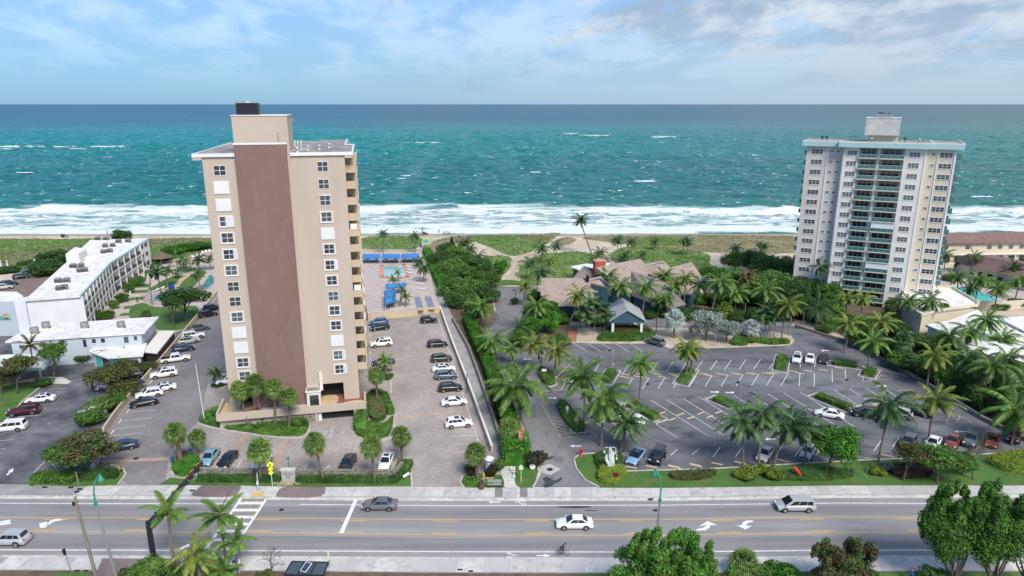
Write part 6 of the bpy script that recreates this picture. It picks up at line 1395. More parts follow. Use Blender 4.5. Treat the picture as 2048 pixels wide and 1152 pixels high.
for a in ((499,856,477,780,'leftmost of the four sabal palms standing against the tower podium',1.0),(527,850,510,768,'second and tallest sabal palm against the tower podium',1.12),(550,855,547,775,'third sabal palm against the tower podium',1.),(578,857,578,793,'rightmost sabal palm against the tower podium',.95)): palm('s',*a[:5],a[5],None,G1,r=.17)
for a in ((364,928,350,866,'thick sabal palm rising from the red and blue flower bed',1.05,.26),(396,912,394,875,'small sabal palm next to the thick one by the flower bed',.85,.14),(521,964,518,900,'round-headed sabal palm in front of the white car',1.1,.16),(648,964,629,886,'leaning sabal palm beside the stone sign wall',1.0,.16),(751,966,743,890,'sabal palm in front of the wall by the right-hand white sedan',1.0,.16),(804,928,802,871,'sabal palm on the corner bed at the lot exit',.95,.16),(955,956,951,906,'sabal palm in the bed beside the blue portable toilet',1.0,.18)): palm('s',*a[:5],a[5],None,G2,r=a[6])
palm('s',755,806,752,750,'sabal palm behind the topiary bed at the tower corner',.95); palm('q',772,752,770,722,'small bushy palm in the islet by the tan sedan',.7,None,None); palm('q',430,770,426,745,'left stem of the small dark palm pair by the white van',.6,'palm_dark'); palm('q',436,770,436,748,'right stem of the small dark palm pair by the white van',.6,'palm_dark')
palm('s',1031,803,1024,742,'sabal palm standing above the hedge behind the big drive palm',1.0,None,None,.16,0); palm('s',1020,892,1019,858,'low sabal palm growing out of the bright hedge by the red sign',1.15,None,None,.2)
palm('q',74,764,60,690,'thin brownish feather palm in front of the motel canopy',.9,'palm_brown')
GC='coconut palms of the restaurant car park'
for a in ((1042,840,1030,772,'huge coconut palm leaning over the drive beside the hedge',1.7,None),(992,722,986,682,'coconut palm at the hedge where the drive turns',1.05,None),(959,657,963,613,'coconut palm against the sea grape trees by the walkway',1.05,None),(1023,730,1022,698,'small young coconut palm on the bed left of the hatched bay',.7,None),(1080,741,1071,686,'left of two yellowing coconut palms on the upper hatched island',.95,'palm_yellow'),(1107,755,1114,702,'right of two yellowing coconut palms on the upper hatched island',1.0,'palm_yellow'),
 (1167,846,1164,752,'bushy coconut palm on the lower hatched island',1.4,None),(1202,893,1208,800,'tall coconut palm just behind the white sculpture',1.35,None),(1241,902,1253,845,'leaning coconut palm above the light blue convertible',1.1,'palm_dark'),(1277,806,1281,726,'slender coconut palm on the short hedge island beside a lamp',.95,None),(1371,754,1372,697,'left stem of the yellowish palm pair on the small upper island',.95,'palm_yellow'),(1379,754,1382,702,'right stem of the yellowish palm pair on the small upper island',.8,'palm_yellow'),
 (1486,938,1484,840,'coconut palm between the bare lawn bed and the silver sedan',1.15,'palm_dark'),(1518,938,1530,828,'coconut palm with crossed crown in the middle of the front lawn',1.05,'palm_dark'),(1547,935,1581,850,'strongly leaning coconut palm on the front lawn',1.15,'palm_dark'),(1607,932,1612,858,'coconut palm trunk beside the round green tree',.85,'palm_dark'),
 (1756,925,1780,812,'tall coconut palm in front of the silver car',1.2,'palm_dark'),(1858,882,1873,800,'yellow-green coconut palm above the wide dark tree',1.05,'palm_yellow'),(2022,890,2030,818,'big coconut palm cut by the right edge of the front lawn',1.4,None),
 (1854,776,1868,712,'yellow coconut palm outside the boundary wall',1.0,'palm_yellow'),(1930,779,1938,718,'coconut palm beyond the wall below the white roofs',1.15,None),(1982,813,1985,732,'coconut palm beyond the wall near the right edge',1.15,None),(2030,800,2018,720,'spreading coconut palm at the right edge below the white roof',1.1,None),(2062,850,2052,780,'coconut palm half outside the right edge',1.2,None),
 (1737,741,1745,682,'coconut palm on the hedge point of the upper right island',1.05,None),(1688,706,1697,648,'bright coconut palm over the right end of the hedge island',1.0,'palm_yellow'),(1768,705,1763,643,'bright coconut palm over the entrance court',1.0,'palm_yellow'),(1690,640,1693,594,'yellowish palm at the foot of the condominium tower, left one',.8,'palm_yellow'),(1720,645,1727,596,'yellowish palm at the foot of the condominium tower, right one',.85,'palm_yellow'),
 (1805,658,1817,602,'coconut palm in front of the lobby wing, left one',.95,None),(1849,657,1858,602,'coconut palm in front of the lobby wing, right one',1.05,None),(1961,706,1974,640,'coconut palm leaning over the wide white roof',1.1,None),(1994,714,2006,678,'coconut palm in front of the wide white roof, nearer the edge',1.1,None),(1930,722,1940,664,'coconut palm at the corner of the wide white roof',1.0,None),(1900,730,1899,672,'coconut palm below the white roof beside the wall planting',1.05,None),
 (1914,592,1914,554,'coconut palm left of the turquoise pool',.95,None),(1937,603,1940,575,'coconut palm standing before the turquoise pool',.9,'palm_dark'),(1951,603,1959,560,'coconut palm leaning across the turquoise pool',1.0,None),(1987,625,1996,578,'coconut palm at the end of the turquoise pool',.95,None),(2030,600,2040,560,'coconut palm by the hipped roof house at the right edge',.9,None),
 (1138,648,1157,590,'yellow-crowned coconut palm before the left restaurant roof',1.05,'palm_yellow'),(1215,600,1217,552,'coconut palm at the middle of the restaurant roofs',1.0,None),(1227,655,1242,572,'tall coconut palm just left of the drop-off canopy ridge',1.0,None),(1281,650,1292,574,'tall coconut palm just right of the drop-off canopy ridge',1.0,None),(1336,600,1329,552,'coconut palm before the dark folded roof',1.0,None),(1348,624,1350,568,'coconut palm right of the dark folded roof',.9,None),(1367,626,1371,556,'slim coconut palm before the last folded roof',.8,'palm_yellow'),(1385,628,1401,568,'coconut palm by the right wall of the restaurant',1.1,'palm_dark'),
 (1420,640,1441,564,'coconut palm in the grove right of the restaurant, first from left',1.1,None),(1471,636,1472,585,'coconut palm in the grove above the pale green fan palm',1.05,None),(1490,610,1494,552,'browning coconut palm in the grove beside the sea grape trees',.95,'palm_brown'),(1521,628,1530,580,'large coconut palm in the middle of the grove',1.2,None),(1562,683,1577,610,'bright coconut palm at the end of the hedge island',1.05,'palm_yellow'),(1313,636,1318,600,'short palm right of the drop-off canopy',.8,None),(1335,640,1333,596,'thin coconut palm between the canopy and the silver palm',.8,None),
 (1065,664,1073,612,'coconut palm over the broad trees left of the restaurant',1.05,None),(1050,612,1049,572,'yellow coconut palm by the turning area',.85,'palm_yellow')): palm('c',*a[:5],a[5],a[6],GC if a[1]>640 and a[0]>1000 else None,r=.15)
for a in ((1640,602,1641,534,'wind-swept palm against the lower left of the condominium tower',1.05),(1664,568,1680,546,'wind-bent palm with a leaning trunk in front of the condominium windows',.9),(1935,556,1951,512,'wind-bent palm before the hipped roof, with yellow-green fronds',.85),(1907,543,1915,524,'dark wind-bent palm at the left end of the hipped roof',.8),(1888,545,1893,508,'dark wind-swept palm close to the condominium side balconies',.95),(2001,560,2010,528,'yellow wind-bent palm over the hipped roof',.7),(2012,572,2028,534,'dark wind-bent palm over the right part of the hipped roof',.95),(1988,512,1991,494,'small windblown palm before the beach apartments',.55),
 (305,610,301,540,'wind-swept palm by the motel balconies, left of the blue pool',1.0),(325,603,315,543,'wind-swept tall palm at the blue motel pool',1.0),(336,574,333,540,'wind-swept palm behind the blue motel pool',.9),(400,582,393,548,'wind-swept palm beside the green pond',.9),(401,541,397,517,'tall dark palm on the far motel lawn, close to the beige tower',1.1),(421,540,418,517,'dark palm half hidden by the beige tower edge',.8),(364,538,361,520,'left one of two dark palms on the far motel lawn',.9),(371,546,370,522,'right one of two dark palms on the far motel lawn',.9),(357,556,353,545,'low palm among the motel garden beds',.7)): palm('w',*a[:5],a[5],'palm_yellow' if 'yellow' in a[4] else 'palm_dark',None,r=.14)
# dune and beach palms
t=palm('c',1184,509,1161,440,'lone very tall leaning palm standing before the surf',1.05,'palm_dark',None,.2)
GD='palms on the dunes'
for a in ((767,508,766,467,'thin palm behind the blue awnings, left one',.75),(829,507,829,472,'thin palm behind the blue awnings, right one',.75),(929,507,929,486,'dark palm clump on the dune, leftmost',1.1),(942,510,941,497,'dark low palm beside the dune palm clump',.8),(955,532,955,515,'dark palm at the top of the sea grape thicket',1.0),(1081,529,1083,496,'bushy palm left of the dune path fork',1.0),(1110,526,1112,490,'palm just behind the dune path fork',.8),(1102,548,1102,522,'ragged yellow palm left of the white terrace roof',.8),(1060,560,1061,527,'palm beside the sandy path to the beach',.8),(1074,584,1081,543,'slim dark palm left of the brown roof',.9),(1197,524,1199,506,'bushy palm behind the red chimney',.9),(1234,526,1234,480,'tall palm behind the main folded roof, left one',.9),(1262,522,1263,483,'tall palm behind the main folded roof, right one',.85),(1250,524,1250,510,'dark round palm behind the main roof',.8),(1307,500,1309,483,'small dark palm alone on the green dune',.7),(1367,512,1370,480,'left stem of the windblown palm pair on the dune',.8),(1372,510,1377,484,'right stem of the windblown palm pair on the dune',.7),(1285,520,1285,508,'small palm peeking over the second roof peak',.6),(1471,522,1472,496,'dark windblown palm above the thicket',.85),(1517,522,1517,508,'dark palm at the far edge of the thicket',.85),(1527,526,1527,492,'thin tall palm on the pale sand',.65),(1519,505,1519,488,'thin pale palm farther out on the sand',.5),(1540,532,1538,520,'low palm at the sea side of the thicket',.8),(853,572,846,538,'dark palm at the deck hedge, nearer one',.8),(843,540,840,522,'dark palm at the deck hedge, farther one',.8)): palm('c',*a[:5],a[5],'palm_yellow' if 'yellow' in a[4] else 'palm_dark',GD,r=.12)
for a in ((797,572,795,546,'slim palm in the deck bed behind the long awning',.6),(787,590,786,560,'palm rising beside the long narrow awning',.7),(800,622,804,577,'tallest palm of the deck planting',.75),(812,622,812,594,'right-hand drooping palm of the deck planting',.75),(786,624,785,602,'left-hand low palm of the deck planting',.65)):
    palm('q',*a[:5],a[5],None,'palms of the deck planting')
palm('d',1039,690,1039,655,'dark date palm at the lower edge of the broad trees',1.2); palm('d',1634,655,1636,616,'huge dark date palm right of the hedge island',1.5,None,None,.4); palm('d',2040,790,2046,770,'bushy palm in the wall planting at the right edge',1.0)
palm('b',1348,676,1349,640,'silver-blue fan palm below the restaurant roofs',1.15,None,None,.2); palm('b',1503,680,1503,655,'smaller silver-blue fan palm on the hedge island',.9,None,None,.15)
palm('s',1451,640,1450,620,'pale green fan palm above the silver bushes',1.3,'palm_yellow'); palm('s',1808,730,1806,683,'dark round fan palm inside the wall planting',1.3,'palm_dark'); palm('s',1870,596,1870,574,'small bright fan palm on the lobby wing corner',1.0,'palm_yellow'); palm('s',1783,640,1783,612,'dark fan palm at the foot of the condominium tower',1.2); palm('s',1886,650,1888,618,'fan palm beside the lobby wing right wall',1.0)
for a in ((1166,671,1164,622,1),(1178,671,1180,606,2),(1186,670,1196,612,3),(1199,668,1207,618,4),(1207,670,1212,632,5),(1172,671,1173,636,6)): palm('f',*a[:4],'thin-stemmed palm in the dark clump left of the drop-off canopy',1.6,None,'clump of thin palms left of the canopy',.07)
for a in ((1521,677,1523,632),(1529,677,1532,622),(1539,678,1543,626),(1546,680,1552,634),(1533,680,1538,642)): palm('f',*a[:4],'thin-stemmed palm in the clump on the hedge island',1.5,None,'clump of thin palms on the hedge island',.07)
# near palms at the bottom
palm('q',352,1150,336,1024,'near feather palm standing before the signal arm post',.95,None,None,.17,0); palm('q',455,1135,440,1030,'near feather palm beside the crosswalk, the taller one',1.1,None,None,.15,1); palm('q',476,1146,470,1084,'shorter near feather palm beside the crosswalk',.85,None,None,.12,2); palm('c',400,1150,388,1110,'low bushy yellow-green palm at the bottom edge',.8,'palm_yellow',None,.2,1)
palm('s',318,1160,318,1148,'low fan palm at the foot of the signal post',1.0); palm('s',1490,1155,1488,1128,'low grey-green fan palm right of the big near tree',1.1); palm('q',452,1160,446,1140,'low palm fronds at the bottom beside the recycling box',.9)
# ---- broadleaf trees
tree(166,946,165,898,70,'leaf_bronze','wide spreading tree with bronze-green crown over the motel lot wall','loose',.5,None,v=0); tree(150,946,128,905,36,'leaf_green','green lower bough of the spreading tree by the street hedge','std',.6)
tree(217,780,224,748,46,'leaf_olive','flat-topped tree over the cars by the lot wall','std',.42); tree(33,788,36,728,34,'leaf_bronze','bronze tinged tree on the motel lawn','loose',.75,v=1); tree(107,762,110,702,32,'leaf_green','tall tree on the gravel tip before the motel office','loose',.85); tree(2,790,2,752,30,'leaf_olive','yellowish tree at the left edge of the motel lawn','loose',.8)
for x,y,w,h,m,l in ((250,790,60,3,'leaf_olive','olive shrub mass behind the lot wall'),(232,812,50,2.2,'leaf_green','green shrub above the palmetto'),(205,822,58,2.6,'sabal_leaf','large spiky palmetto clump in the motel lot bed'),(178,850,58,2.4,'leaf_green','dark palmetto shrub beside the spreading tree'),(290,745,50,2.0,'leaf_olive','low shrub at the end of the wooden fence'),(258,742,40,3,'leaf_olive','shrub by the cracked roof'),(168,725,36,2.2,'leaf_dark','dark shrub in the motel porch corner'),(150,712,34,2.4,'leaf_dark','dark shrub under the motel porch'),(85,772,40,1.2,'leaf_dark','dark ground shrub under the motel canopy')): shrub(x,y,w,h,m,l)
tree(373,642,366,594,45,'leaf_dark','dark round-headed tree between the motel pool and the lot wall','dense',.55); tree(346,656,345,604,22,'leaf_dark','smaller dark tree on the motel lawn beside the round-headed one','dense',.8)
for x,y,w,h,m,l in ((1440,612,60,4.5,'leaf_dark','tall dark shrub beside the folded roofs'),(1480,606,60,4.5,'leaf_dark','tall dark shrub under the browning palm'),(1410,606,50,3.5,'leaf_green','green shrub at the last folded roof'),(1525,612,60,4.5,'leaf_green','tall shrub behind the large coconut palm'),(1570,625,60,4.5,'leaf_dark','tall dark shrub left of the date palm'),(1620,640,50,4,'leaf_green','green shrub right behind the date palm'),(1075,600,40,3,'leaf_green','shrub at the left edge of the brown roof'),(1062,628,36,3,'leaf_bright','bright shrub at the turning area'),(1120,645,44,3,'leaf_green','shrub below the left brown roof'),(1160,640,40,3,'leaf_dark','dark shrub between the brown roof and the thin palms'),(1300,636,30,2.2,'leaf_green','shrub at the right canopy columns')): shrub(x,y,w,h,m,l,kind='dense')
for i,(x,y,r,l) in enumerate(((275,572,15,'round tree by the motel balconies, farthest from the road'),(257,584,13,'second round tree along the motel balconies'),(243,605,14,'third round tree along the motel balconies'),(228,618,12,'fourth round tree along the motel balconies'),(211,640,17,'round tree at the corner of the motel office'))): tree(x,y,x,y-10,r,'leaf_green',l,'dense',.8)
shrub(293,636,24,1.8,'leaf_dark','small dark shrub on the motel lawn above the office roof')
for x,y,w,h,l in ((112,527,70,5,'dark bushy thicket left of the stair housing'),(95,550,76,5,'dark bushy thicket above the brown lot'),(245,480,46,4.5,'dark round thicket behind the sea end of the motel'),(0,544,60,1.6,'low hedge above the brown lot at the left edge'),(60,530,40,1.8,'low green shrub by the brown lot'),(22,545,40,2.2,'palm-like shrub at the brown lot edge')): shrub(x,y,w,h,'leaf_dark',l,kind='dense')
for x,y,w,h,l in ((350,505,60,3,'green thicket behind the motel lawn, left part'),(395,498,60,3,'green thicket behind the motel lawn, next to the tower'),(325,520,40,2.5,'green thicket by the motel sea corner')): shrub(x,y,w,h,'leaf_bright',l,kind='dense')
# sea grape thicket between walkway and drive
SGT='sea grape trees between the walkway and the drive'
for i,(x,y,r,m,l) in enumerate(((884,537,24,'leaf_dark','at the seaward end beside the sandy lane'),(912,527,24,'leaf_green','at the back, left of the dune palms'),(935,545,26,'leaf_green','at the back below the dune palms'),(962,552,26,'leaf_dark','at the back right corner of the thicket'),(905,555,27,'leaf_grape','on the walkway side near the top'),(930,570,30,'leaf_green','in the centre of the thicket'),(975,577,27,'leaf_green','on the right side near the sandy path'),(908,590,28,'leaf_grape','on the walkway side in the middle'),(945,598,30,'leaf_green','in the lower centre of the thicket'),(972,605,24,'leaf_dark','dark one beside the turning area'),(922,615,27,'leaf_grape','light green one low on the walkway side'),(950,635,24,'leaf_grape','lowest one above the bright hedge'),(1002,548,14,'leaf_bright','small one by the sandy path'),(893,515,16,'leaf_dark','small one nearest the beach'))):
    tree(x,y,x,y-17,r*1.12,m,'sea grape tree '+l,'dense',.85,SGT,'sea_grape_tree')
for i,(x,y,r,m,l) in enumerate(((1060,672,26,'leaf_bright','bright green tree left of the restaurant, front'),(1095,665,30,'leaf_bright','large bright tree by the left restaurant roof'),(1120,688,20,'leaf_green','dark shrub tree at the brick steps'),(1078,640,24,'leaf_green','tree between the turning area and the brown roof'),(1100,640,22,'leaf_bright','tree touching the left brown roof'),(1040,700,22,'leaf_green','low tree at the drive bend'),(1030,610,9,'leaf_dark','small round dark bush at the turning area'))): tree(x,y,x,y-22 if r>20 else y-8,r,m,l,'dense',.8)
for x,y,w,h,m,l in ((1195,650,44,2.4,'leaf_green','green shrubs under the thin palms'),(1330,630,50,2.5,'leaf_green','green shrub bank right of the canopy'),(1375,635,60,2.8,'leaf_dark','dark shrub bank before the last folded roof'),(1420,642,60,3.2,'leaf_dark','dark shrubs under the grove'),(1468,640,50,3,'leaf_dark','dark shrubs in the grove centre'),(1510,640,50,3.4,'leaf_dark','dark shrubs below the large coconut palm'),(1555,638,50,3,'leaf_dark','dark shrubs at the lane mouth')): shrub(x,y,w,h,m,l,kind='dense')
SG2='sea grape trees right of the restaurant'
for i,(x,y,r,m) in enumerate(((1470,545,22,'leaf_green'),(1500,545,26,'leaf_dark'),(1530,555,26,'leaf_green'),(1565,560,26,'leaf_green'),(1600,570,26,'leaf_dark'),(1545,590,30,'leaf_grape'),(1500,590,28,'leaf_green'),(1585,605,28,'leaf_dark'),(1620,600,26,'leaf_dark'),(1455,580,24,'leaf_bright'),(1660,610,24,'leaf_green'),(1600,635,24,'leaf_dark'),(1665,640,22,'leaf_green'),(1425,570,20,'leaf_green'),(1480,620,22,'leaf_dark'))):
    tree(x,y,x,y-24,r*1.3,m,['sea grape tree at the left end of the thicket by the dune','sea grape tree under the dark windblown palm','sea grape tree at the sea side of the thicket centre','sea grape tree next to the pale sand gap','sea grape tree touching the left foot of the condominium','light green tree in the middle of the thicket','green tree behind the browning palm','dark tree in front of the condominium corner','dark tree at the condominium left foot','bright tree behind the restaurant right wall','green tree between the date palm and the condominium','dark tree behind the date palm','green tree left of the yellowish palms','green tree at the right end of the folded roofs','dark tree above the silver bushes'][i],'dense',.8,SG2,'sea_grape_tree')
tree(1412,682,1412,646,36,'leaf_silver','large silver-leaved tree left of the drive on the island','loose',.8,v=2,name='silver_tree'); tree(1452,684,1455,656,30,'leaf_silver','smaller silver-leaved tree beside the large one','loose',.75,v=1,name='silver_tree'); tree(1388,682,1388,662,16,'leaf_silver','low silver-leaved bush at the left of the silver trees','loose',.8,v=0,name='silver_tree')
# planting mass beyond the boundary wall
WB='shrub masses beyond the boundary wall'
LB=['below the yellow palms','beside the entrance court','left of the dark fan palm','under the dark fan palm','right of the dark fan palm','behind the bright yellow palm','under the bright yellow palm','in front of the wide white roof','between two coconut palms','along the wall beyond the hatched corner','below the white roof corner','along the wall, third from the right edge','along the wall, second from the right edge','at the right edge by the wall','behind the wall near the lawn end','deep behind the wall at the right edge','left of the lobby wing','before the lobby wing','close under the wide white roof','at the far right under the palms']
for i,(x,y) in enumerate(((1715,690),(1745,700),(1770,715),(1800,735),(1830,745),(1860,760),(1890,775),(1900,745),(1925,790),(1955,810),(1950,765),(1985,825),(2015,838),(2045,860),(2000,790),(2045,800),(1790,670),(1840,700),(1880,700),(2060,760))):
    shrub(x,y,62,4.2,'leaf_dark' if i%3 else 'leaf_green','dark leafy shrub mass '+LB[i],WB,kind='dense')
for x,y,w,h,l in ((1700,650,50,3,'shrubs before the condominium base, left'),(1735,660,50,3,'shrubs before the condominium base, centre'),(1775,650,46,3,'shrubs before the condominium base, right'),(1650,665,40,2.5,'green shrub beside the date palm'),(1655,650,60,3,'dark shrub bank behind the date palm')): shrub(x,y,w,h,'leaf_green',l,kind='dense')
for x,y,w,l in ((2000,618,40,'shrub behind the cream garden wall, middle'),(2035,612,40,'shrub behind the cream garden wall, right'),(1990,573,50,'shrub row behind the turquoise pool'),(1900,560,40,'dark shrub left behind the turquoise pool'),(1890,590,26,'shrub at the pool corner')): shrub(x,y,w,2.2,'leaf_green',l,kind='dense')
# right lawn trees and shrubs
tree(1648,950,1673,888,52,'leaf_bright','round bright green tree leaning on the front lawn','dense',.85,v=1); tree(1806,962,1822,905,36,'leaf_olive','greyish sparse tree on the front lawn','loose',.75); tree(1873,964,1882,916,52,'leaf_green','wide dark green tree on the front lawn','dense',.6,v=2); tree(1925,950,1926,922,28,'leaf_green','right lobe tree next to the bare tree','dense',.7)
for x,y,w,h,m,l,k in ((1497,955,50,1.5,'leaf_yellow','yellow-green bush under the coconut palms, left one','b'),(1545,957,40,1.4,'leaf_yellow','yellow-green bush under the coconut palms, right one','b'),(1529,948,30,1.4,'leaf_yellow','yellow-green bush behind the right one','b'),(1753,949,30,1.5,'leaf_yellow','yellow-green bush beside the street sign post','b'),(1770,941,28,1.3,'leaf_silver','silvery bush beside the yellow one','b')): shrub(x,y,w,h,m,l)
hedge_area([(1560,950),(1600,944),(1660,943),(1700,945),(1703,955),(1660,962),(1600,963),(1560,960)],.7,'leaf_dark','long low dark shrub bed beneath the round green tree')
hedge_area([(1342,950),(1380,946),(1425,944),(1428,953),(1390,962),(1345,960)],.6,'leaf_olive','low olive and bronze shrub bed on the front lawn'); hedge_area([(1776,942),(1800,936),(1850,936),(1866,946),(1850,956),(1800,958)],.9,'leaf_purple','low purple-brown shrub bed on the front lawn')
hedge_area([(1975,928),(2010,914),(2060,910),(2160,905),(2160,950),(2060,950),(2010,944)],1.1,'leaf_yellow','broad yellow-green hedge at the right end of the lawn')
hedge_area([(1196,950),(1205,940),(1230,938),(1250,946),(1252,958),(1236,968),(1212,970),(1196,962)],.9,'leaf_yellow','big round yellow-green spiky bush before the white sculpture')
hedge_area([(1188,915),(1200,908),(1240,908),(1245,925),(1238,935),(1205,945),(1193,935)],.5,'leaf_dark','dark bed around the foot of the sculpture')
shrub(1231,962,10,1.6,'flower_red','red leafed plant in the yellow-green bush')
# hedges
hedge([(936,645),(955,690),(975,730),(1000,800),(1022,865),(1033,928)],2.6,2.4,'leaf_bright','long bright green hedge between the walkway and the drive',None,.2,24)
hedge([(1028,893),(1033,932)],4.2,2.6,'leaf_bright','clipped bright end block of the long hedge',None,.2,26); shrub(1068,932,44,2.6,'leaf_maroon','dark maroon bush beside the drive mouth')
hedge([(853,505),(868,540),(883,575)],2.6,2.0,'leaf_bright','green hedge along the right side of the pool deck',None,.2,20)
GI='clipped hedges on the car park islands'
for pts,l in (([(1262,812),(1312,838)],'clipped hedge island around the slender coconut palm'),([(1432,800),(1480,820)],'clipped hedge island second from the left in the slanted row'),([(1636,795),(1698,820)],'clipped hedge island third in the slanted row'),([(1211,765),(1224,745)],'short clipped hedge island left in the upper row'),([(1364,766),(1380,743)],'short clipped hedge island around the yellowish palm pair'),([(1560,740),(1565,716)],'short clipped hedge island left of the three parked cars'),([(1668,728),(1712,734)],'clipped hedge right of the three parked cars'),([(1735,752),(1742,742)],'clipped hedge at the tip of the upper right island')):
    hedge(pts,1.9,.85,'leaf_green',l,GI,.13,40); a,c=px(pts); d=(c-a).normalized(); n=Vector((-d.y,d.x,0)); q=[a-d*1.3-n*1.5,c+d*1.3-n*1.5,c+d*1.3+n*1.5,a-d*1.3+n*1.5]; b=MB(); kerb_mb(b,q+[q[0]],.2,.14); b.build('kerb','kerb_concrete',kind='structure')
GH='island hedges with palms'
hedge_area([(1118,806),(1130,808),(1145,825),(1165,850),(1170,862),(1150,866),(1130,845),(1116,818)],.8,'leaf_green','green planting on the lower hatched island',GH,.15,30); hedge_area([(1075,745),(1090,742),(1108,758),(1110,768),(1095,772),(1080,760)],.8,'leaf_green','green planting on the upper hatched island',GH,.15,30)
for pts in ([(1115,800),(1120,825),(1145,866),(1172,866),(1165,845),(1135,808),(1115,800)],[(1072,742),(1080,765),(1098,775),(1113,770),(1112,755),(1092,738),(1072,742)]): kerb('kerb',pts,'kerb_concrete',h=.14,kind='structure')
hedge_area([(1197,678),(1212,664),(1235,658),(1290,660),(1310,672),(1290,682),(1240,684),(1200,683)],1.0,'leaf_green','dark green hedge bank below the drop-off canopy'); hedge_area([(1230,664),(1290,663),(1292,671),(1232,672)],.6,'leaf_olive','pale flowering shrubs on top of the hedge bank',z=1.0)
hedge([(1500,683),(1540,688),(1575,686)],1.8,1.0,'leaf_green','hedge along the right end of the landscaped island'); hedge_area([(1462,690),(1475,674),(1492,678),(1493,692)],.9,'leaf_green','clipped hedge mound left of the yellow bushes')
for x in (1505,1530,1549): shrub(x,686,16,1.3,'leaf_yellow','round yellow-green bush on the landscaped island','round yellow bushes on the landscaped island')
hedge([(398,962),(560,963)],1.0,.9,'leaf_dark','dark hedge in front of the left stone wall'); hedge([(596,964),(700,964),(790,965),(812,940)],1.0,.9,'leaf_dark','dark hedge in front of the right stone wall')
hedge([(804,950),(812,930)],2.2,1.0,'leaf_green','green corner hedge beside the lot exit')
hedge([(65,964),(90,960),(125,959),(150,963)],2.6,1.0,'leaf_green','clipped hedge at the street left of the leaning post'); hedge([(170,955),(215,952),(238,950)],2.4,.9,'leaf_dark','dark clipped hedge at the street by the entrance'); shrub(218,948,16,1.1,'leaf_maroon','small maroon plant in the entrance hedge')
hedge_area([(345,945),(355,925),(385,915),(400,925),(385,945),(365,955)],.8,'leaf_bright','yellow-green flower bed shrubs at the foot of the sabal palms')
for x,y,m,l in ((347,926,'flower_blue','blue flowering plants left of the thick sabal palm'),(358,922,'flower_red','red flowering plants beside the thick sabal palm'),(372,915,'flower_red','red flowers behind the flower bed'),(380,912,'flower_blue','blue flowers behind the flower bed')): shrub(x,y,13,1.2,m,l)
hedge([(930,966),(960,970),(1003,968)],1.4,.6,'leaf_green','low green edging hedge around the bus stop bed'); 
for x,y,w,m,l in ((942,950,22,'leaf_maroon','dark plant left of the bed palm'),(985,952,24,'leaf_maroon','dark spiky plant in front of the portable toilet'),(998,940,26,'leaf_green','green bushy plant beside the portable toilet')): shrub(x,y,w,1.9,m,l)
# beds round the podium
hedge_area([(400,845),(415,826),(450,815),(452,842),(500,852),(520,862),(500,866),(440,856)],.6,'leaf_green','green ground shrubs at the left end of the podium'); hedge([(430,836),(470,842)],1.4,1.2,'leaf_dark','dark clipped hedge before the left podium wall')
hedge_area([(500,866),(520,848),(560,848),(600,838),(617,850),(608,870),(580,873),(540,872)],.6,'leaf_green','green bed of shrubs under the four sabal palms'); shrub(597,855,34,1.8,'leaf_green','round green shrub right of the four sabal palms')
kerb('kerb',smooth_poly([(395,848),(440,859),(500,868),(580,877),(612,871),(620,852)],3,False),'kerb_concrete',h=.13,kind='structure')
hedge_area([(712,870),(714,842),(735,845),(770,850),(786,835),(780,868),(765,876),(730,876)],.5,'leaf_green','green bed right of the garage entrance'); hedge([(736,802),(750,788),(770,795),(782,830)],1.2,1.0,'leaf_green','curved clipped hedge around the topiary bed'); hedge([(722,862),(722,838)],2.2,1.5,'leaf_green','rounded clipped hedge right of the garage entrance'); hedge_area([(738,835),(740,800),(765,800),(772,835),(755,845)],.9,'leaf_bronze','brownish clipped shrub block in the topiary bed')
kerb('kerb',smooth_poly([(712,872),(735,882),(768,880),(788,868),(786,835),(775,800),(752,783),(737,790)],3,False),'kerb_concrete',h=.13,kind='structure')
kerb('kerb',smooth_poly([(418,770),(430,776),(448,775),(460,768)],3,False),'kerb_concrete',h=.13,kind='structure'); shrub(436,772,28,.6,'leaf_dark','low dark plants under the small palm pair'); shrub(772,756,30,.6,'leaf_dark','low dark plants under the small bushy palm')
# Norfolk pine on the dune
B=P(904,506); t=empty('norfolk_pine',B,0,'dark narrow conical pine at the seaward end of the thicket','tree'); Ht=PYp(903,473,B.y).z; b=MB(); b.tube([(0,0,0),(0,0,Ht)],[.2,.04],6); b.build('trunk','bark',t)
g=np.random.default_rng(3); n=1800; zz_=g.uniform(.15,1,n)*Ht; rr_n=(1.05-zz_/Ht)*2.2*g.uniform(.2,1,n); an=g.uniform(0,6.28,n); p=np.stack([rr_n*np.cos(an),rr_n*np.sin(an),zz_-.15*rr_n],1); nm=g.normal(size=(n,3)); nm[:,2]+=1; nm/=np.linalg.norm(nm,axis=1,keepdims=True); v,f=quads(p,nm,g.normal(size=(n,3)),.3*g.uniform(.6,1.2,n),.4); obj('crown',mesh_np('crown',v,f,['leaf_dark']),t)
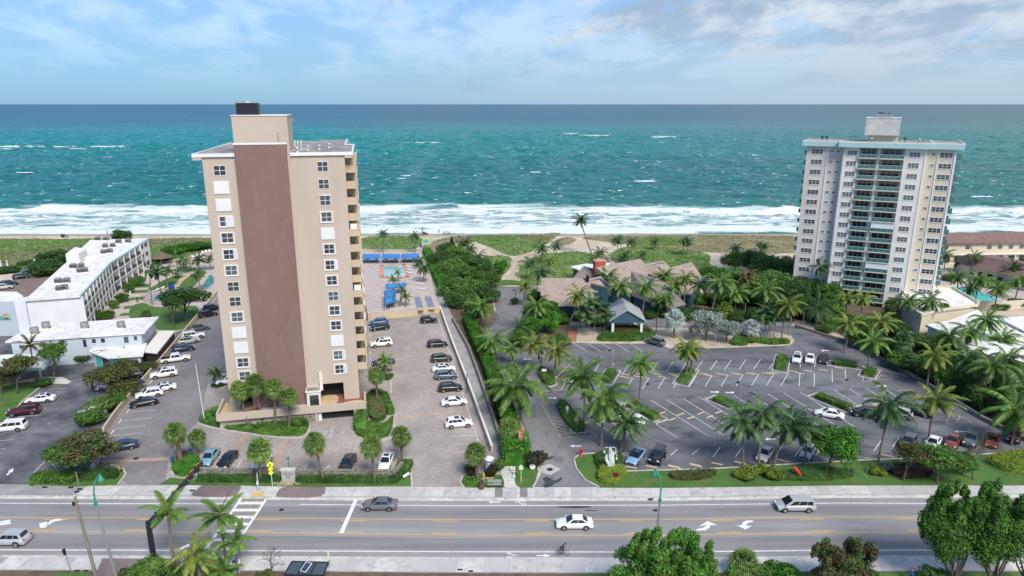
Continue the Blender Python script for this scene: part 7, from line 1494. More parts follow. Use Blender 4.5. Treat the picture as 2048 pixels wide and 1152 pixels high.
# ---- near trees
def neartree(bx,by,cx,cy,rx,rz,m,label,n,leaf,seed,nl=14,lobe=.36,limbs=7,fill=.35,yofs=0,ry=None,shoots=14):
    B=P(bx,by,0); C=PYp(cx,cy,B.y); t=empty('broadleaf_tree',B,0,label,'tree'); R_=rx*mpp(C); Rz=rz*mpp(C); 
    v,f=crown_np(seed,(R_,ry or R_*.8,Rz),nl,n,leaf,fill,lobe,-1.05,8)
    g3=np.random.default_rng(seed+1); SV=[v];SF=[f]; o_=len(v)
    for k in range(shoots):
        a=g3.uniform(0,6.28); q_=g3.uniform(.15,.85); c_=np.array([math.cos(a)*R_*q_,math.sin(a)*(ry or R_*.8)*q_*.8,Rz*(.95-.55*q_*q_)]); n_=330
        d_=g3.normal(size=(n_,3)); d_/=np.linalg.norm(d_,axis=1,keepdims=True); p_=c_+d_*np.array([.45,.45,1.0])*g3.uniform(.5,1,(n_,1))*g3.uniform(.7,1.2); p_[:,0]+=.25*(p_[:,2]-c_[2])
        nm_=d_+g3.normal(size=(n_,3))*.5; nm_/=np.linalg.norm(nm_,axis=1,keepdims=True); v_,f_=quads(p_,nm_,g3.normal(size=(n_,3)),leaf*g3.uniform(.7,1.2,n_),.5); SV.append(v_); SF.append(f_+o_); o_+=len(v_)
    v=np.concatenate(SV); f=np.concatenate(SF); me=mesh_np('crown',v,f,[m]); obj('crown',me,t,C-B)
    q=random.Random(seed); b=MB(); top=C-B
    for k in range(limbs):
        a=2*PI*k/limbs; e=top+Vector((math.cos(a)*R_*.6,math.sin(a)*R_*.45,q.uniform(-.1,.5)*Rz)); s=Vector((q.uniform(-.3,.3),q.uniform(-.2,.2),q.uniform(0,.8))); m_=s.lerp(e,.45)+Vector((q.uniform(-.4,.4),0,-.3)); b.tube([s,m_,e],[.14,.09,.03],6)
        for _ in range(4): s2=m_.lerp(e,q.uniform(0,.8)); b.tube([s2,s2+Vector((q.uniform(-1,1)*R_*.4,q.uniform(-1,1)*R_*.3,q.uniform(.2,1)*Rz*.5))],[.045,.012],4)
    b.tube([(0,0,-.1),(0,0,.9)],[.3,.2],8); b.build('trunk','bark',t)
neartree(1325,1240,1325,1152,124,96,'leaf_mid','big dense green tree with upright shoots at the bottom of the picture',30000,.17,51,26,.26,ry=3.2,shoots=34)
neartree(1400,1200,1405,1165,66,44,'leaf_green','lower right part tree beside the big dense near tree',9000,.15,57,12,.34)
neartree(1690,1190,1688,1136,74,52,'leaf_bronze','reddish-green open tree at the bottom edge',10500,.16,52,13,.34,fill=.5); neartree(1682,1185,1690,1140,32,26,'leaf_bright','bright feathery green tree growing through the reddish one',2600,.16,59,8,.4)
neartree(1905,1175,1900,1062,74,100,'leaf_mid','left crown of the large many-branched near trees',21000,.16,53,24,.27,9,.5); neartree(1985,1180,1985,1062,80,100,'leaf_mid','right crown of the large many-branched near trees',21000,.16,54,24,.27,9,.5); neartree(2060,1180,2062,1080,66,96,'leaf_mid','near tree cut by the right edge of the picture',8000,.15,55,12,.36,8)
for x,y,w,h,m,l in ((290,1160,60,2.6,'leaf_green','green shrub at the foot of the signal post'),(262,1165,50,1.8,'leaf_olive','olive shrub left of the signal post'),(1560,1162,70,2.0,'leaf_bright','low green shrub between the near trees'),(1520,1168,60,2.0,'leaf_green','low dark shrub right of the fan palm'),(430,1168,60,1.6,'leaf_green','low shrub under the near palms'),(350,1172,70,2.0,'leaf_dark','dark shrub under the near palm'),(1870,1165,60,1.6,'leaf_green','low shrub under the many-branched trees'),(530,1165,40,1.4,'leaf_olive','dry shrub left of the bus shelter')): shrub(x,y,w,h,m,l)
sheet('lawn',[(95,1152),(140,1145),(180,1146),(178,1156),(90,1160)],'grass',.06); sheet('lawn',[(1160,1147.5),(1260,1147.5),(1260,1165),(1160,1165)],'grass',.06); sheet('lawn',[(1480,1146),(2300,1143.5),(2300,1175),(1480,1175)],'grass',.06)
# leafless trees
def bare(bx,by,cx,cy,rpx,label,leaves=0,seed=1,m='bark'):
    B=P(bx,by,0); C=PYp(cx,cy,B.y)-B; R_=rpx*mpp(P(bx,by)); t=empty('bare_tree',B,0,label,'tree'); b=MB(); q=random.Random(seed); tips=[]
    def br(p,d,l,r,dep):
        e=p+d*l; b.tube([p,p.lerp(e,.5)+Vector((q.uniform(-1,1),q.uniform(-1,1),0))*l*.06,e],[r,r*.8,r*.6],5,cap=False)
        if dep==0: tips.append(e); return
        for _ in range(3 if dep>1 else 4):
            nd=(d+Vector((q.gauss(0,.55),q.gauss(0,.5),q.gauss(.05,.35)))).normalized(); br(e,nd,l*q.uniform(.6,.85),r*.55,dep-1)
    d0=C.normalized(); br(Vector((0,0,0)),d0,C.length*.45,.14,4 if leaves==0 else 4); b.build('branches',m,t)
    if leaves:
        g=np.random.default_rng(seed); T_=np.array([tuple(x) for x in tips]); k=g.choice(len(T_),leaves); p=T_[k]+g.normal(size=(leaves,3))*.25; nm=g.normal(size=(leaves,3)); nm/=np.linalg.norm(nm,axis=1,keepdims=True)
        v,f=quads(p,nm,g.normal(size=(leaves,3)),.1*g.uniform(.6,1.2,leaves),.5); obj('leaves',mesh_np('leaves',v,f,['leaf_olive']),t)
bare(541,1160,545,1115,34,'leafless tree beside the bus shelter',0,4); bare(1947,960,1945,905,34,'almost bare grey tree beside the red cars',900,8); bare(200,930,212,890,22,'bare twiggy branches at the right side of the spreading tree',0,9)
# ================= STREET FURNITURE, SIGNS, PEOPLE =================
def pole(b,p,q,r0,r1=None,n=8,mi=0): b.tube([p,q],[r0,r1 or r0],n,mi)
def O3(x,y,z): return Vector((x,y,z))
# signal mast
B=P(311,1138,0.0); Zt=PYp(290,1047,B.y).z; E_=P(404,922,Zt+.5)
t=empty('traffic_signal_mast',B,0,'thick dark signal mast with a long arm reaching over the road','signal mast')
b=MB(); b.box((0,0,(Zt+.3)/2),(.62,.62,Zt+.3),R(20),0,.8); b.build('post','metal_dark',t,bevel=.05)
tip=E_-B; s0=O3(0,0,Zt-.1); e0=O3(tip.x,tip.y,Zt+.35); d=(e0-s0).normalized()
for nm,dz in (('upper_beam',.22),('lower_beam',-.42)):
    b=MB(); b.tube([s0+O3(0,0,dz-.1),e0+O3(0,0,dz*.5)],[.3,.2],4,0,False); b.build(nm,'metal_dark',t)
b=MB(); 
for i in range(1,7): p=s0.lerp(e0,i/7); b.box((p.x,p.y,p.z-.05),(.3,.5,.6),math.atan2(d.y,d.x))
b.build('bracing','metal_dark',t)
def sig_head(parent,p,az,m='metal_dark',n=3):
    h=empty('signal_head',p,az); h.parent=parent
    b=MB(); b.b2(-.18,.18,-.12,.12,-.17*n,.17*n); b.build('housing',m,h)
    b=MB(); [b.lathe([(.12,-.0),(.12,.02)],10,0,(0,0,0)) for _ in ()]
    for i,c in enumerate(('tail_red','signal_yellow','lamp_green')[:n]):
        b=MB(); b.tube([(0,-.13,.34*(n-1)/2-.34*i),(0,-.19,.34*(n-1)/2-.34*i)],.12,10); b.build('lens',c,h)
    b=MB(); b.b2(-.3,.3,.121,.14,-.17*n-.12,.17*n+.12); b.build('back_plate','signal_yellow' if n==3 else m,h)
for f in (.46,.7,.8,.93): q=s0.lerp(e0,f)+O3(0,0,-.25); sig_head(t,q,R(60),n=3)
b=MB(); q=s0.lerp(e0,.58); b.b2(q.x-.02,q.x+.02,q.y-.6,q.y+.6,q.z-.25,q.z+.25); b.build('name_plate','white',t)
# poles
def leanpole(name,base,top,r,m,label,cat):
    B=P(*base); T_=PYp(top[0],top[1],B.y)-B; t=empty(name,B,0,label,cat); b=MB(); b.tube([(0,0,-.1),T_],[r*1.25,r*.8],10); b.build('shaft',m,t); return t,T_
t,T_=leanpole('utility_pole',(197,1172),(149,991),.17,'wood_pole','plain tan utility pole leaning left at the bottom left','utility pole'); b=MB(); b.lathe([(.2,-.02),(.12,.12),(0,.16)],10,0,tuple(T_)); b.build('cap','galv',t); b=MB(); b.box(tuple(T_+O3(-.25,0,-1.0)),(.25,.2,.4)); b.build('bracket','metal_dark',t)
def lamp_post(base,neck,mid,lamp,label,flip=1):
    B=P(*base); t=empty('street_lamp',B,0,label,'street lamp','green street lamps'); N_1=PYp(*neck,B.y)-B; M_=PYp(*mid,B.y+.3)-B; L_=PYp(*lamp,B.y+1.2)-B
    b=MB(); b.tube([(0,0,-.1),N_1],[.17,.11],10); b.build('shaft','galv',t); b=MB(); b.tube([N_1-O3(0,0,.1),N_1+O3(0,0,.12)],.2,10); b.tube([N_1,N_1.lerp(M_,.5)+O3(-.12*flip,0,.1),M_,M_.lerp(L_,.6)+O3(0,0,.35),L_+O3(0,0,.25)],[.1,.085,.07,.05,.04],8); b.build('arm','lamp_green',t)
    b=MB(); b.lathe([(.0,.25),(.12,.15),(.2,-.1),(.36,-.35),(.42,-.5),(.3,-.52)],14,0,tuple(L_)); b.build('shade','lamp_green',t); b=MB(); b.lathe([(.28,-.5),(.24,-.68),(0,-.76)],12,0,tuple(L_)); b.build('lens','lamp_lens',t)
lamp_post((238,1172),(191,1008),(189,965),(200,953),'green hooked street lamp at the left, beside the tan utility pole'); lamp_post((1307,1152),(1320,1000),(1320,955),(1310,942),'green hooked street lamp rising behind the big dense near tree',-1)
B=P(141,1141); t=empty('pedestrian_signal',B,0,'black pedestrian signal on a short grey post at the bottom left','pedestrian signal'); hz=PYp(132,1106,B.y).z; b=MB(); b.tube([(0,0,0),(-.2,0,hz)],.06,8); b.build('post','galv',t); sig_head(t,O3(-.35,0,hz+.1),R(-40),n=2)
B=P(378,1150); t=empty('street_name_sign',B,0,'grey post with crossed street name blades behind the near palm','street sign'); hz=PYp(372,1092,B.y).z; b=MB(); b.tube([(0,0,0),(0,0,hz)],.06,8); b.build('post','galv',t); b=MB(); b.box((0,0,hz-.1),(1.0,.03,.25),R(50)); b.build('blade','white',t); b=MB(); b.box((0,0,hz-.45),(.9,.03,.25),R(-35)); b.build('blade','galv',t)
def signpost(name,base,top_y,label,panels,m='galv',r=.04,cat='sign'):
    B=P(*base,.03); t=empty(name,B,0,label,cat); h=PYp(base[0],top_y,B.y).z; b=MB(); b.tube([(0,0,0),(0,0,h)],r,8); b.build('post',m,t)
    for i,(w,hh,z,mm,rz,tilt) in enumerate(panels):
        b=MB(); b.X=Matrix.Translation((0,-.06-.01*i,h-z))@Matrix.Rotation(rz,4,'Z')@Matrix.Rotation(tilt,4,'Y'); b.b2(-w/2,w/2,-.015,.015,-hh/2,hh/2); b.X=None; b.build('panel',mm,t)
    return t,h
t,h=signpost('crossing_sign',(545,972),925,'bright yellow-green pedestrian crossing signs stacked on a white post',[(.75,.75,.35,'hiviz',R(25),R(45)),(.6,.35,1.05,'hiviz',R(25),0),(.55,.55,1.6,'hiviz',R(25),R(45))],'white',.05)
b=MB(); b.X=Matrix.Translation((0,-.1,h-.35))@Matrix.Rotation(R(25),4,'Z'); b.b2(-.07,.07,-.01,.01,-.2,.08); b.lathe([(.0,.1),(.06,.16),(0,.22)],8); b.b2(-.14,-.02,-.011,.009,-.25,-.1); b.X=None; b.build('walking_figure','black_plastic',t)
B=P(517,980,.03); t=empty('pedestrian_signal',B,0,'black pedestrian signal on a white post at the kerb ramp','pedestrian signal'); hz=PYp(513,946,B.y).z; b=MB(); b.tube([(0,0,.3),(0,0,hz)],.06,8); b.build('post','white',t); b=MB(); b.lathe([(.25,0),(.22,.25),(.1,.4)],12); b.build('base','galv',t); sig_head(t,O3(-.2,0,hz),R(160),n=2); b=MB(); b.b2(-.12,.12,-.15,0,.9,1.4); b.build('button_box','white',t)
B=P(578,961,.03); t=empty('monument_sign',B,0,'cream stone monument sign standing in the wall above a bed of rocks','sign'); b=MB(); b.b2(-.95,.95,-.2,.3,0,1.65); b.build('slab','concrete_dull',t,bevel=.02); b=MB(); b.b2(-1.08,1.08,-.28,.38,1.65,1.85); b.build('cap','concrete',t)
b=MB(); r_=random.Random(2)
for z,n,h_,w_ in ((1.25,13,.2,.1),(.98,11,.09,.08),(.62,4,.22,.12)):
    for i in range(n):
        if z>1.2 and i==6: continue
        x=(i-(n-1)/2)*w_*1.22; b.b2(x-w_/2,x-w_*.22,-.235,-.205,z-h_/2,z+h_/2); b.b2(x-w_*.2,x+w_*.4,-.235,-.205,z+(h_/2-.04 if i%2 else -h_/2),z+(h_/2 if i%2 else -h_/2+.04))
b.build('lettering','metal_dark',t)
b=MB(); 
for i in range(160):
    a=r_.uniform(0,PI); d_=r_.uniform(0,1); x=math.cos(a)*2.1*d_; y=-.4-math.sin(a)*1.1*d_; s=r_.uniform(.08,.17); b.box((x,y,s*.4+.03),(s*1.5,s,s),r_.uniform(0,3),0,.7)
tag(b.build('rock_bed','rock',None,B),'bed of loose tan rocks in front of the monument sign','rock bed',kind='stuff')
b=MB(); b.add([],[])
B=P(579,946,.05); t=empty('garden_lamp',B,0,'small dark green lamp behind the monument sign','garden lamp'); b=MB(); b.tube([(0,0,0),(0,0,2.2)],.06,8); b.build('post','lamp_green',t); b=MB(); b.lathe([(.1,2.2),(.24,2.3),(.2,2.6),(0,2.75)],10); b.build('head','lamp_green',t)
B=P(963,977,.03); t=empty('litter_bin',B,0,'round brown slatted litter bin on the pavement','litter bin'); b=MB(); b.lathe([(.3,0),(.36,.45),(.34,.95)],14); [b.box((.36*math.cos(a*PI/6),.36*math.sin(a*PI/6),.48),(.03,.12,.9),a*PI/6) for a in range(12)]; b.build('body','bin_brown',t); b=MB(); b.lathe([(.37,.92),(.37,1.0),(.2,.98),(.2,.9)],14); b.build('rim','metal_dark',t)
signpost('bus_stop_post',(968,972),947,'slim wooden coloured post behind the litter bin',[(.25,.4,.2,'signal_yellow',0,0)],'wood_fence',.06)
B=P(989,974,.03); t=empty('bench',B,0,'grey bench with a solid backrest on the pavement','bench'); b=MB(); b.b2(-.95,.95,-.25,.2,.42,.5); b.build('seat','galv',t); b=MB(); b.b2(-1.,1.,.2,.27,.5,1.05); b.build('backrest','galv',t)
for x in (-.8,.8): b=MB(); b.b2(x-.06,x+.06,-.22,.24,0,.42); b.build('leg','metal_dark',t)
B=P(978,944,.05); t=empty('portable_toilet',B,R(12),'blue-grey portable toilet with a white roof beside the end of the wall','portable toilet'); b=MB(); b.b2(-.6,.6,-.6,.6,0,2.15); b.build('cabin','court_blue',t,bevel=.03); b=MB(); b.b2(-.45,.45,-.64,-.605,.1,2.0); b.build('door','court_blue',t); b=MB(); b.lathe([(.86,2.15),(.84,2.25),(.5,2.45),(0,2.5)],4); b.build('roof','white',t); b=MB(); b.b2(-.2,.2,-.66,-.645,1.55,1.75); b.build('label_plate','white',t)
signpost('small_sign',(813,958),946,'small white slanted notice on the corner lawn',[(1.0,.45,.3,'white',R(30),R(-20))])
t,h=signpost('painted_sign',(1042,965),930,'pale green house-shaped sign on a bright green post',[(.62,.5,.45,'lime_pale' if 'lime_pale' in MT else mat('lime_pale',(.55,.72,.45),.6),0,0)],'lime_sign',.06)
b=MB(); b.add([(-.31,-.08,h-.2),(.31,-.08,h-.2),(0,-.08,h+.06)],[(0,1,2)]); b.add([(-.31,-.05,h-.2),(.31,-.05,h-.2),(0,-.05,h+.06)],[(2,1,0)]); b.build('gable_top','lime_pale',t)
B=P(1065,940,.07); t=empty('round_plaque',B,0,'pale round disc sign on the small lawn by the drive','sign'); b=MB(); b.X=Matrix.Translation((0,0,.55))@Matrix.Rotation(R(80),4,'X'); b.lathe([(.42,-.02),(.42,.03)],18); b.X=None; b.build('disc','offwhite',t); b=MB(); b.tube([(0,0,0),(0,0,.3)],.04,6); b.build('stake','metal_dark',t)
for i,(x,y,h_) in enumerate(((1023,943,.7),(1028,950,1.0),(1028,957,.5))):
    B=P(x,y,.07); t=empty('water_meter',B,0,['white pipe valve beside the path, the back one','tall white standpipe beside the path','low white valve beside the path, nearest the pavement'][i],'valve'); b=MB(); b.lathe([(.1,0),(.1,h_)],8); b.build('pipe','white',t); b=MB(); b.lathe([(.17,h_-.1),(.19,h_),(.08,h_+.15),(0,h_+.16)],8); b.box((0,0,h_*.6),(.5,.1,.1)); b.build('cap','offwhite',t)
# tall red sign in the hedge
B=P(1041,908,.05); t=empty('tall_red_sign',B,R(-8),'tall red vertical sign on a white post sticking out of the hedge','sign'); zt=PYp(1040,862,B.y).z; b=MB(); b.b2(-.12,.12,-.12,.12,0,zt-1.6); b.build('post','white',t); b=MB(); b.b2(-.32,.32,-.14,.14,zt-2.1,zt); b.box((.25,-.05,zt-2.2),(.5,.2,.9)); b.build('board','coral_red' if 'coral_red' in MT else mat('coral_red',(.62,.09,.08),.5),t,bevel=.03); b=MB()
for i in range(7): z=zt-.2-i*.25; b.b2(-.2,-.12,-.17,-.145,z-.08,z+.08); b.b2(-.11,.14,-.17,-.145,z+(.05 if i%2 else -.08),z+(.08 if i%2 else -.05)); b.b2(.15,.2,-.17,-.145,z-.08,z+.02*(i%3))
b.build('lettering','paint_white',t)
# sculpture: white group of tall sea creatures bearing hanging lamps
B=P(1220,940,.07); Ht=PYp(1214,893,B.y).z; t=empty('white_sculpture',B,0,'tall white stone sculpture with hanging lamp arms on the lawn corner','sculpture')
b=MB(); s_=Ht/5.2
def tp(pts,rs,n=10): b.tube([(x*s_,y*s_,z*s_) for x,y,z in pts],[r*s_ for r in rs],n)
tp([(.15,0,0),(.2,0,1.4),(-.05,0,3),(-.1,.0,4.2),(-.2,-.1,4.9),(-.15,-.3,5.15)],[.55,.42,.45,.34,.22,.12]); tp([(-.2,-.2,0),(-.3,-.2,1.2),(-.85,-.2,2.4),(-.9,-.2,3.2),(-.75,-.3,3.6)],[.4,.3,.34,.26,.1]); tp([(.5,.1,0),(.55,.1,1.3),(.4,.1,2.8),(.45,0,3.9),(.4,-.2,4.2)],[.4,.34,.36,.24,.1])
g2=random.Random(8)
for _ in range(60): z=g2.uniform(.2,4.4); x=g2.uniform(-.45,.65)*(1-.12*z); b.lathe([(0,-.12*s_),(.13*s_,0),(0,.12*s_)],5,0,(x*s_,-.32*s_+g2.uniform(-.1,.1),z*s_))
b.build('figures','stone_white',t); b=MB(); b.box((.1*s_,0,.12),(2.2*s_,1.4*s_,.24),.2,0,.8); b.lathe([(.9*s_,.24),(.6*s_,.6)],10,0,(.1,0,0)); b.build('plinth','stone_white',t)
for i,(x,z) in enumerate(((-1.25,4.1),(.95,4.1),(1.2,2.7))):
    b=MB(); sx=-.1 if i<2 else .4; b.tube([(sx*s_,0,(z+.55)*s_),((sx+x)*.5*s_,0,(z+.85)*s_),(x*s_,0,(z+.7)*s_),(x*s_,0,(z+.2)*s_)],.05*s_,6); b.build('lamp_arm','white',t); b=MB(); b.lathe([(0,.2*s_),(.14*s_,.0),(.22*s_,-.3*s_),(.1*s_,-.5*s_),(0,-.55*s_)],10,0,(x*s_,0,z*s_)); b.build('hanging_lamp','stone_white',t)
def hydrant(x,y,s,label):
    t=empty('fire_hydrant',P(x,y,.07),0,label,'fire hydrant'); b=MB(); b.lathe([(.17*s,0),(.17*s,.06*s),(.11*s,.08*s),(.11*s,.6*s),(.14*s,.62*s),(.12*s,.75*s),(0,.85*s)],12); b.build('body','red_paint',t); b=MB(); b.tube([(-.22*s,0,.45*s),(.22*s,0,.45*s)],.06*s,8); b.build('nozzles','red_paint',t)
hydrant(1162,912,1.7,'red fire hydrant at the lawn corner beside the drive')
B=P(1600,957,.07); t=empty('red_sculpture',B,0,'curved bright red sculpture standing in the low shrub bed','sculpture'); b=MB(); b.tube([(.1,0,0),(.0,0,.5),(-.35,0,1.0),(-.7,.1,1.4),(-1.0,.2,1.7),(-1.15,.1,1.5)],[.16,.2,.28,.26,.2,.08],10); [b.lathe([(0,-.14),(.14,0),(0,.14)],6,0,(-.15-i*.18,-.2,.6+i*.22)) for i in range(5)]; b.build('body','red_paint',t); b=MB(); b.lathe([(.3,0),(.25,.12),(0,.14)],10); b.build('foot','red_paint',t)
signpost('road_sign',(1731,958),932,'thin grey road sign post on the front lawn near the yellow-green bush',[(.45,.6,.3,'galv',R(75),0)]); signpost('stop_sign',(1622,1166),1138,'small red stop sign partly hidden by the reddish near tree',[(.6,.6,.3,'red_paint',R(10),0)])
t,h=signpost('no_entry_sign',(1152,862),836,'round no entry sign on the lower hatched island',[(.6,.6,.3,'white',0,0)]); b=MB(); b.X=Matrix.Translation((0,-.1,h-.3))@Matrix.Rotation(R(90),4,'X'); b.lathe([(.28,0),(.28,.02)],16); b.X=None; b.build('red_disc','red_paint',t); b=MB(); b.b2(-.2,.2,-.135,-.125,h-.35,h-.25); b.build('white_bar','white',t)
signpost('notice_sign',(1134,838),812,'pale narrow notice sign at the top of the lower hatched island',[(.4,.7,.4,'white',0,0),(.4,.35,1.1,'teal',0,0)]); signpost('pink_sign',(1088,764),738,'pale pink sign between the two yellowing palms',[(.9,.5,.25,'offwhite',0,0)]); signpost('entrance_sign',(240,948),932,'pink and white round sign at the paved entrance hedge',[(.7,.7,.3,'coral',R(-20),R(45))],'white',.05); signpost('notice_board',(346,954),943,'small white notice board by the flower bed rocks',[(.9,.5,.3,'white',R(-35),0)],'white',.05)
leanpole('marker_post',(158,969),(151,943),.09,'wood_pole','short leaning wooden post behind the street hedge','post')
B=P(1660,946); 
# flagpole
B=P(409,842,.05); t=empty('flagpole',B,0,'tall thin white flagpole at the left end of the podium bed','flagpole'); b=MB(); b.tube([(0,0,0),PYp(391,728,B.y)-B],[.09,.05],8); b.build('pole','white',t); b=MB(); b.lathe([(.25,0),(.18,.25)],10); b.build('base','white',t)
# car park lamps
LG='lamp posts of the car park'
for i,(bx,by,tx,ty,lb) in enumerate(((1224,744,1224,697,'grey lamp post at the short hedge island in the upper row'),(1299,823,1301,764,'grey lamp post on the hedge island with the slender palm'),(1478,817,1482,761,'grey lamp post on the second hedge island of the slanted row'),(1692,811,1701,756,'grey lamp post on the third hedge island of the slanted row'),(1312,664,1313,629,'dark lamp post at the paved bay right of the canopy'),(1430,692,1430,674,'short white post below the silver trees'),(1579,671,1582,634,'pale lamp post at the end of the hedge island'),(1605,654,1609,620,'slim post with a box beside the huge date palm'),(1489,634,1490,606,'pale lamp post in the sand clearing of the grove'),(1083,742,1083,713,'dark lamp post between the yellowing palms'),(840+94,848-62,934,750,'thin dark pole on the wall beside the right row'),(1872,788,1876,758,'pale post beside the hatched corner by the wall'),(1031,600,1031,578,'dark lantern at the turning area'))):
    B=P(bx,by,.05); t=empty('lamp_post',B,0,lb,'lamp post',LG); T_=PYp(tx,ty,B.y)-B; T_.x=(T_.x)*.3; b=MB(); m_='metal_dark' if 'dark' in lb else 'galv'; b.tube([(0,0,0),T_],[.1,.07],8); b.build('shaft',m_,t)
    if 'white post' in lb or 'thin dark' in lb: b=MB(); b.lathe([(.12,-.1),(.14,0),(0,.1)],8,0,tuple(T_)); b.build('cap',m_,t); continue
    b=MB(); b.tube([T_+O3(0,0,-.2),T_+O3(-.5,-.1,-.1)],.04,6); b.build('bracket','metal_dark',t); b=MB(); b.lathe([(.0,.1),(.12,.0),(.3,-.35),(.2,-.4)],10,0,tuple(T_+O3(-.6,-.1,-.05))); b.build('lantern','metal_dark',t)
# bus shelter with solar panel
z0=2.55; rc=[P(584,1123,z0),P(657,1125,z0),P(646,1151,z0),P(569,1149,z0)]; t=empty('bus_shelter',P(615,1160,0),0,'dark glazed bus shelter roof with a white-framed solar panel','bus shelter'); O_=t.location
b=MB(); b.roof([p-O_ for p in rc],.06); b.build('roof_glass','shelter_glass',t)
b=MB(); 
for i in range(4): b.roof([x-O_+O3(0,0,.05) for x in strip_pts(rc[i],rc[(i+1)%4],.16)],.14)
for f in (1/3,2/3): b.roof([x-O_+O3(0,0,.055) for x in strip_pts(rc[0].lerp(rc[1],f),rc[3].lerp(rc[2],f),.14)],.12)
b.build('frame','metal_dark',t)
for p in (rc[0].lerp(rc[3],.75),rc[1].lerp(rc[2],.75),rc[0].lerp(rc[3],.95),rc[1].lerp(rc[2],.95)): b=MB(); q=p.lerp(cen(rc),.06)-O_; b.b2(q.x-.06,q.x+.06,q.y-.06,q.y+.06,-z0+.02+z0,z0-.1); b.build('post','metal_dark',t)
pc=P(612,1134,z0+.5)-O_; b=MB(); b.X=Matrix.Translation(pc)@Matrix.Rotation(R(-22),4,'Z')@Matrix.Rotation(R(18),4,'X'); b.b2(-.33,.33,-.55,.55,-.02,.02); b.X=None; b.build('solar_panel','solar',t)
b=MB(); b.X=Matrix.Translation(pc)@Matrix.Rotation(R(-22),4,'Z')@Matrix.Rotation(R(18),4,'X'); b.b2(-.39,-.33,-.6,.6,-.03,.035); b.b2(.33,.39,-.6,.6,-.03,.035); b.b2(-.33,.33,-.6,-.55,-.03,.034); b.b2(-.33,.33,.55,.6,-.03,.034); b.X=None; b.tube([pc,pc-O3(0,0,.5)],.05,6); b.build('panel_frame','white',t)
b=MB(); q=P(612,1150,0)-O_; b.b2(q.x-1.4,q.x+1.4,q.y-.2,q.y+.2,.42,.48); b.build('bench','galv',t)
signpost('bus_stop_sign',(659,1136),1102,'pale yellow-green bus stop blade on a thin post',[(.18,1.2,.6,'lime_pale',R(30),0)])
B=P(472,1142,.03); t=empty('recycling_box',B,R(8),'white and teal sidewalk box beside the near palms','box'); b=MB(); b.b2(-.5,.5,-.4,.4,0,1.25); b.build('cabinet','white',t,bevel=.03); b=MB(); b.b2(-.5,.5,-.42,-.405,.2,1.0); b.build('front_panel','teal',t); b=MB(); b.b2(-.3,.3,-.3,.3,1.25,1.28); b.build('top_panel','solar',t)
# pavement plates
for x,y in ((90,974),(142,974.5),(160,978),(154,983),(385,981),(155,1141),(172,1141),(920,1139),(942,1142),(1302,998)):
    q=[(x-5,y-1.6),(x+5,y-1.6),(x+4,y+1.8),(x-6,y+1.8)]; sheet('drain_plate',q,'metal_dark',.035)
# cones at the turning area
for i,(x,y) in enumerate(((1003,608),(1014,608),(1028,608),(1034,607))):
    t=empty('traffic_cone',P(x-4+i*1.5,y,.05),0,'orange traffic cone in the row across the turning area','traffic cone','orange cones across the turning area'); b=MB(); b.b2(-.22,.22,-.22,.22,0,.05); b.build('base','rubber',t); b=MB(); b.lathe([(.17,.05),(.03,.8)],10); b.build('cone','cone_orange' if 'cone_orange' in MT else mat('cone_orange',(.7,.12,.02),.5),t)
# beach things
B=P(852,493,.05); t=empty('beach_sign',B,0,'blue and yellow notice board at the beach path','sign'); [ (lambda bb,x:(bb.b2(x-.08,x+.08,-.08,.08,0,1.6),bb.build('leg','signal_yellow',t)))(MB(),x) for x in (-.9,.9)]; b=MB(); b.b2(-1.3,1.3,-.12,.12,1.2,3.0); b.build('frame','yellow_green',t); b=MB(); b.b2(-1.0,1.0,-.16,-.125,1.4,2.8); b.build('board','teal',t)
t=empty('recycling_bin',P(841,494,.05),0,'small blue bin beside the beach path','bin'); b=MB(); b.b2(-.4,.4,-.35,.35,0,1.2); b.build('body','blue_paint',t); b=MB(); b.b2(-.44,.44,-.39,.39,1.2,1.35); b.build('lid','metal_dark',t)
t=empty('beach_table',P(893,468,.05),0,'dark wooden table on the open sand near the surf','table'); b=MB(); b.b2(-1.4,1.4,-.6,.6,.8,.9); b.build('top','bark',t); [(lambda bb,x,y:(bb.b2(x-.08,x+.08,y-.08,y+.08,0,.8),bb.build('leg','bark',t)))(MB(),x,y) for x in (-1.2,1.2) for y in (-.5,.5)]
for i,(x,y,lb) in enumerate(((848,469,'dark folding beach chair group near the waterline, left'),(853,470,'dark folding beach chair group near the waterline, right'),(127,475,'dark beach cart on the sand left of the motel'),(132,475,'blue-grey beach cooler beside the dark cart'))):
    t=empty('beach_gear',P(x,y,-.1),0,lb,'beach gear'); b=MB(); b.b2(-.7,.7,-.4,.4,.3,.9); b.build('body',['metal_dark','bark','metal_dark','court_blue'][i],t); b=MB(); b.b2(-.7,-.6,-.4,.4,0,1.5); b.b2(.6,.7,-.4,.4,0,.3); b.build('frame','metal_dark',t)
B=P(325,527,.05); t=empty('thatched_hut',B,0,'low brown thatched hut at the back of the motel garden','hut'); b=MB(); b.lathe([(3.6,2.2),(2.0,3.2),(.1,4.2)],12); b.build('roof','bark',t); [(lambda bb,a:(bb.tube([(2.6*math.cos(a),2.6*math.sin(a),0),(2.6*math.cos(a),2.6*math.sin(a),2.3)],.1,6),bb.build('post','wood_pole',t)))(MB(),a) for a in (.3,1.9,3.4,5.)]
for i,(x,y,lb) in enumerate(((3,536,'white garden column at the far left, left one'),(16,536,'white garden column at the far left, right one'),(71,534,'white garden column above the brown lot'))):
    t=empty('garden_column',P(x,y,.03),0,lb,'column'); b=MB(); b.lathe([(.35,.2),(.28,.4),(.25,2.2),(.4,2.5)],10); b.build('shaft','white',t); b=MB(); b.b2(-.5,.5,-.5,.5,0,.2); b.build('base','white',t)
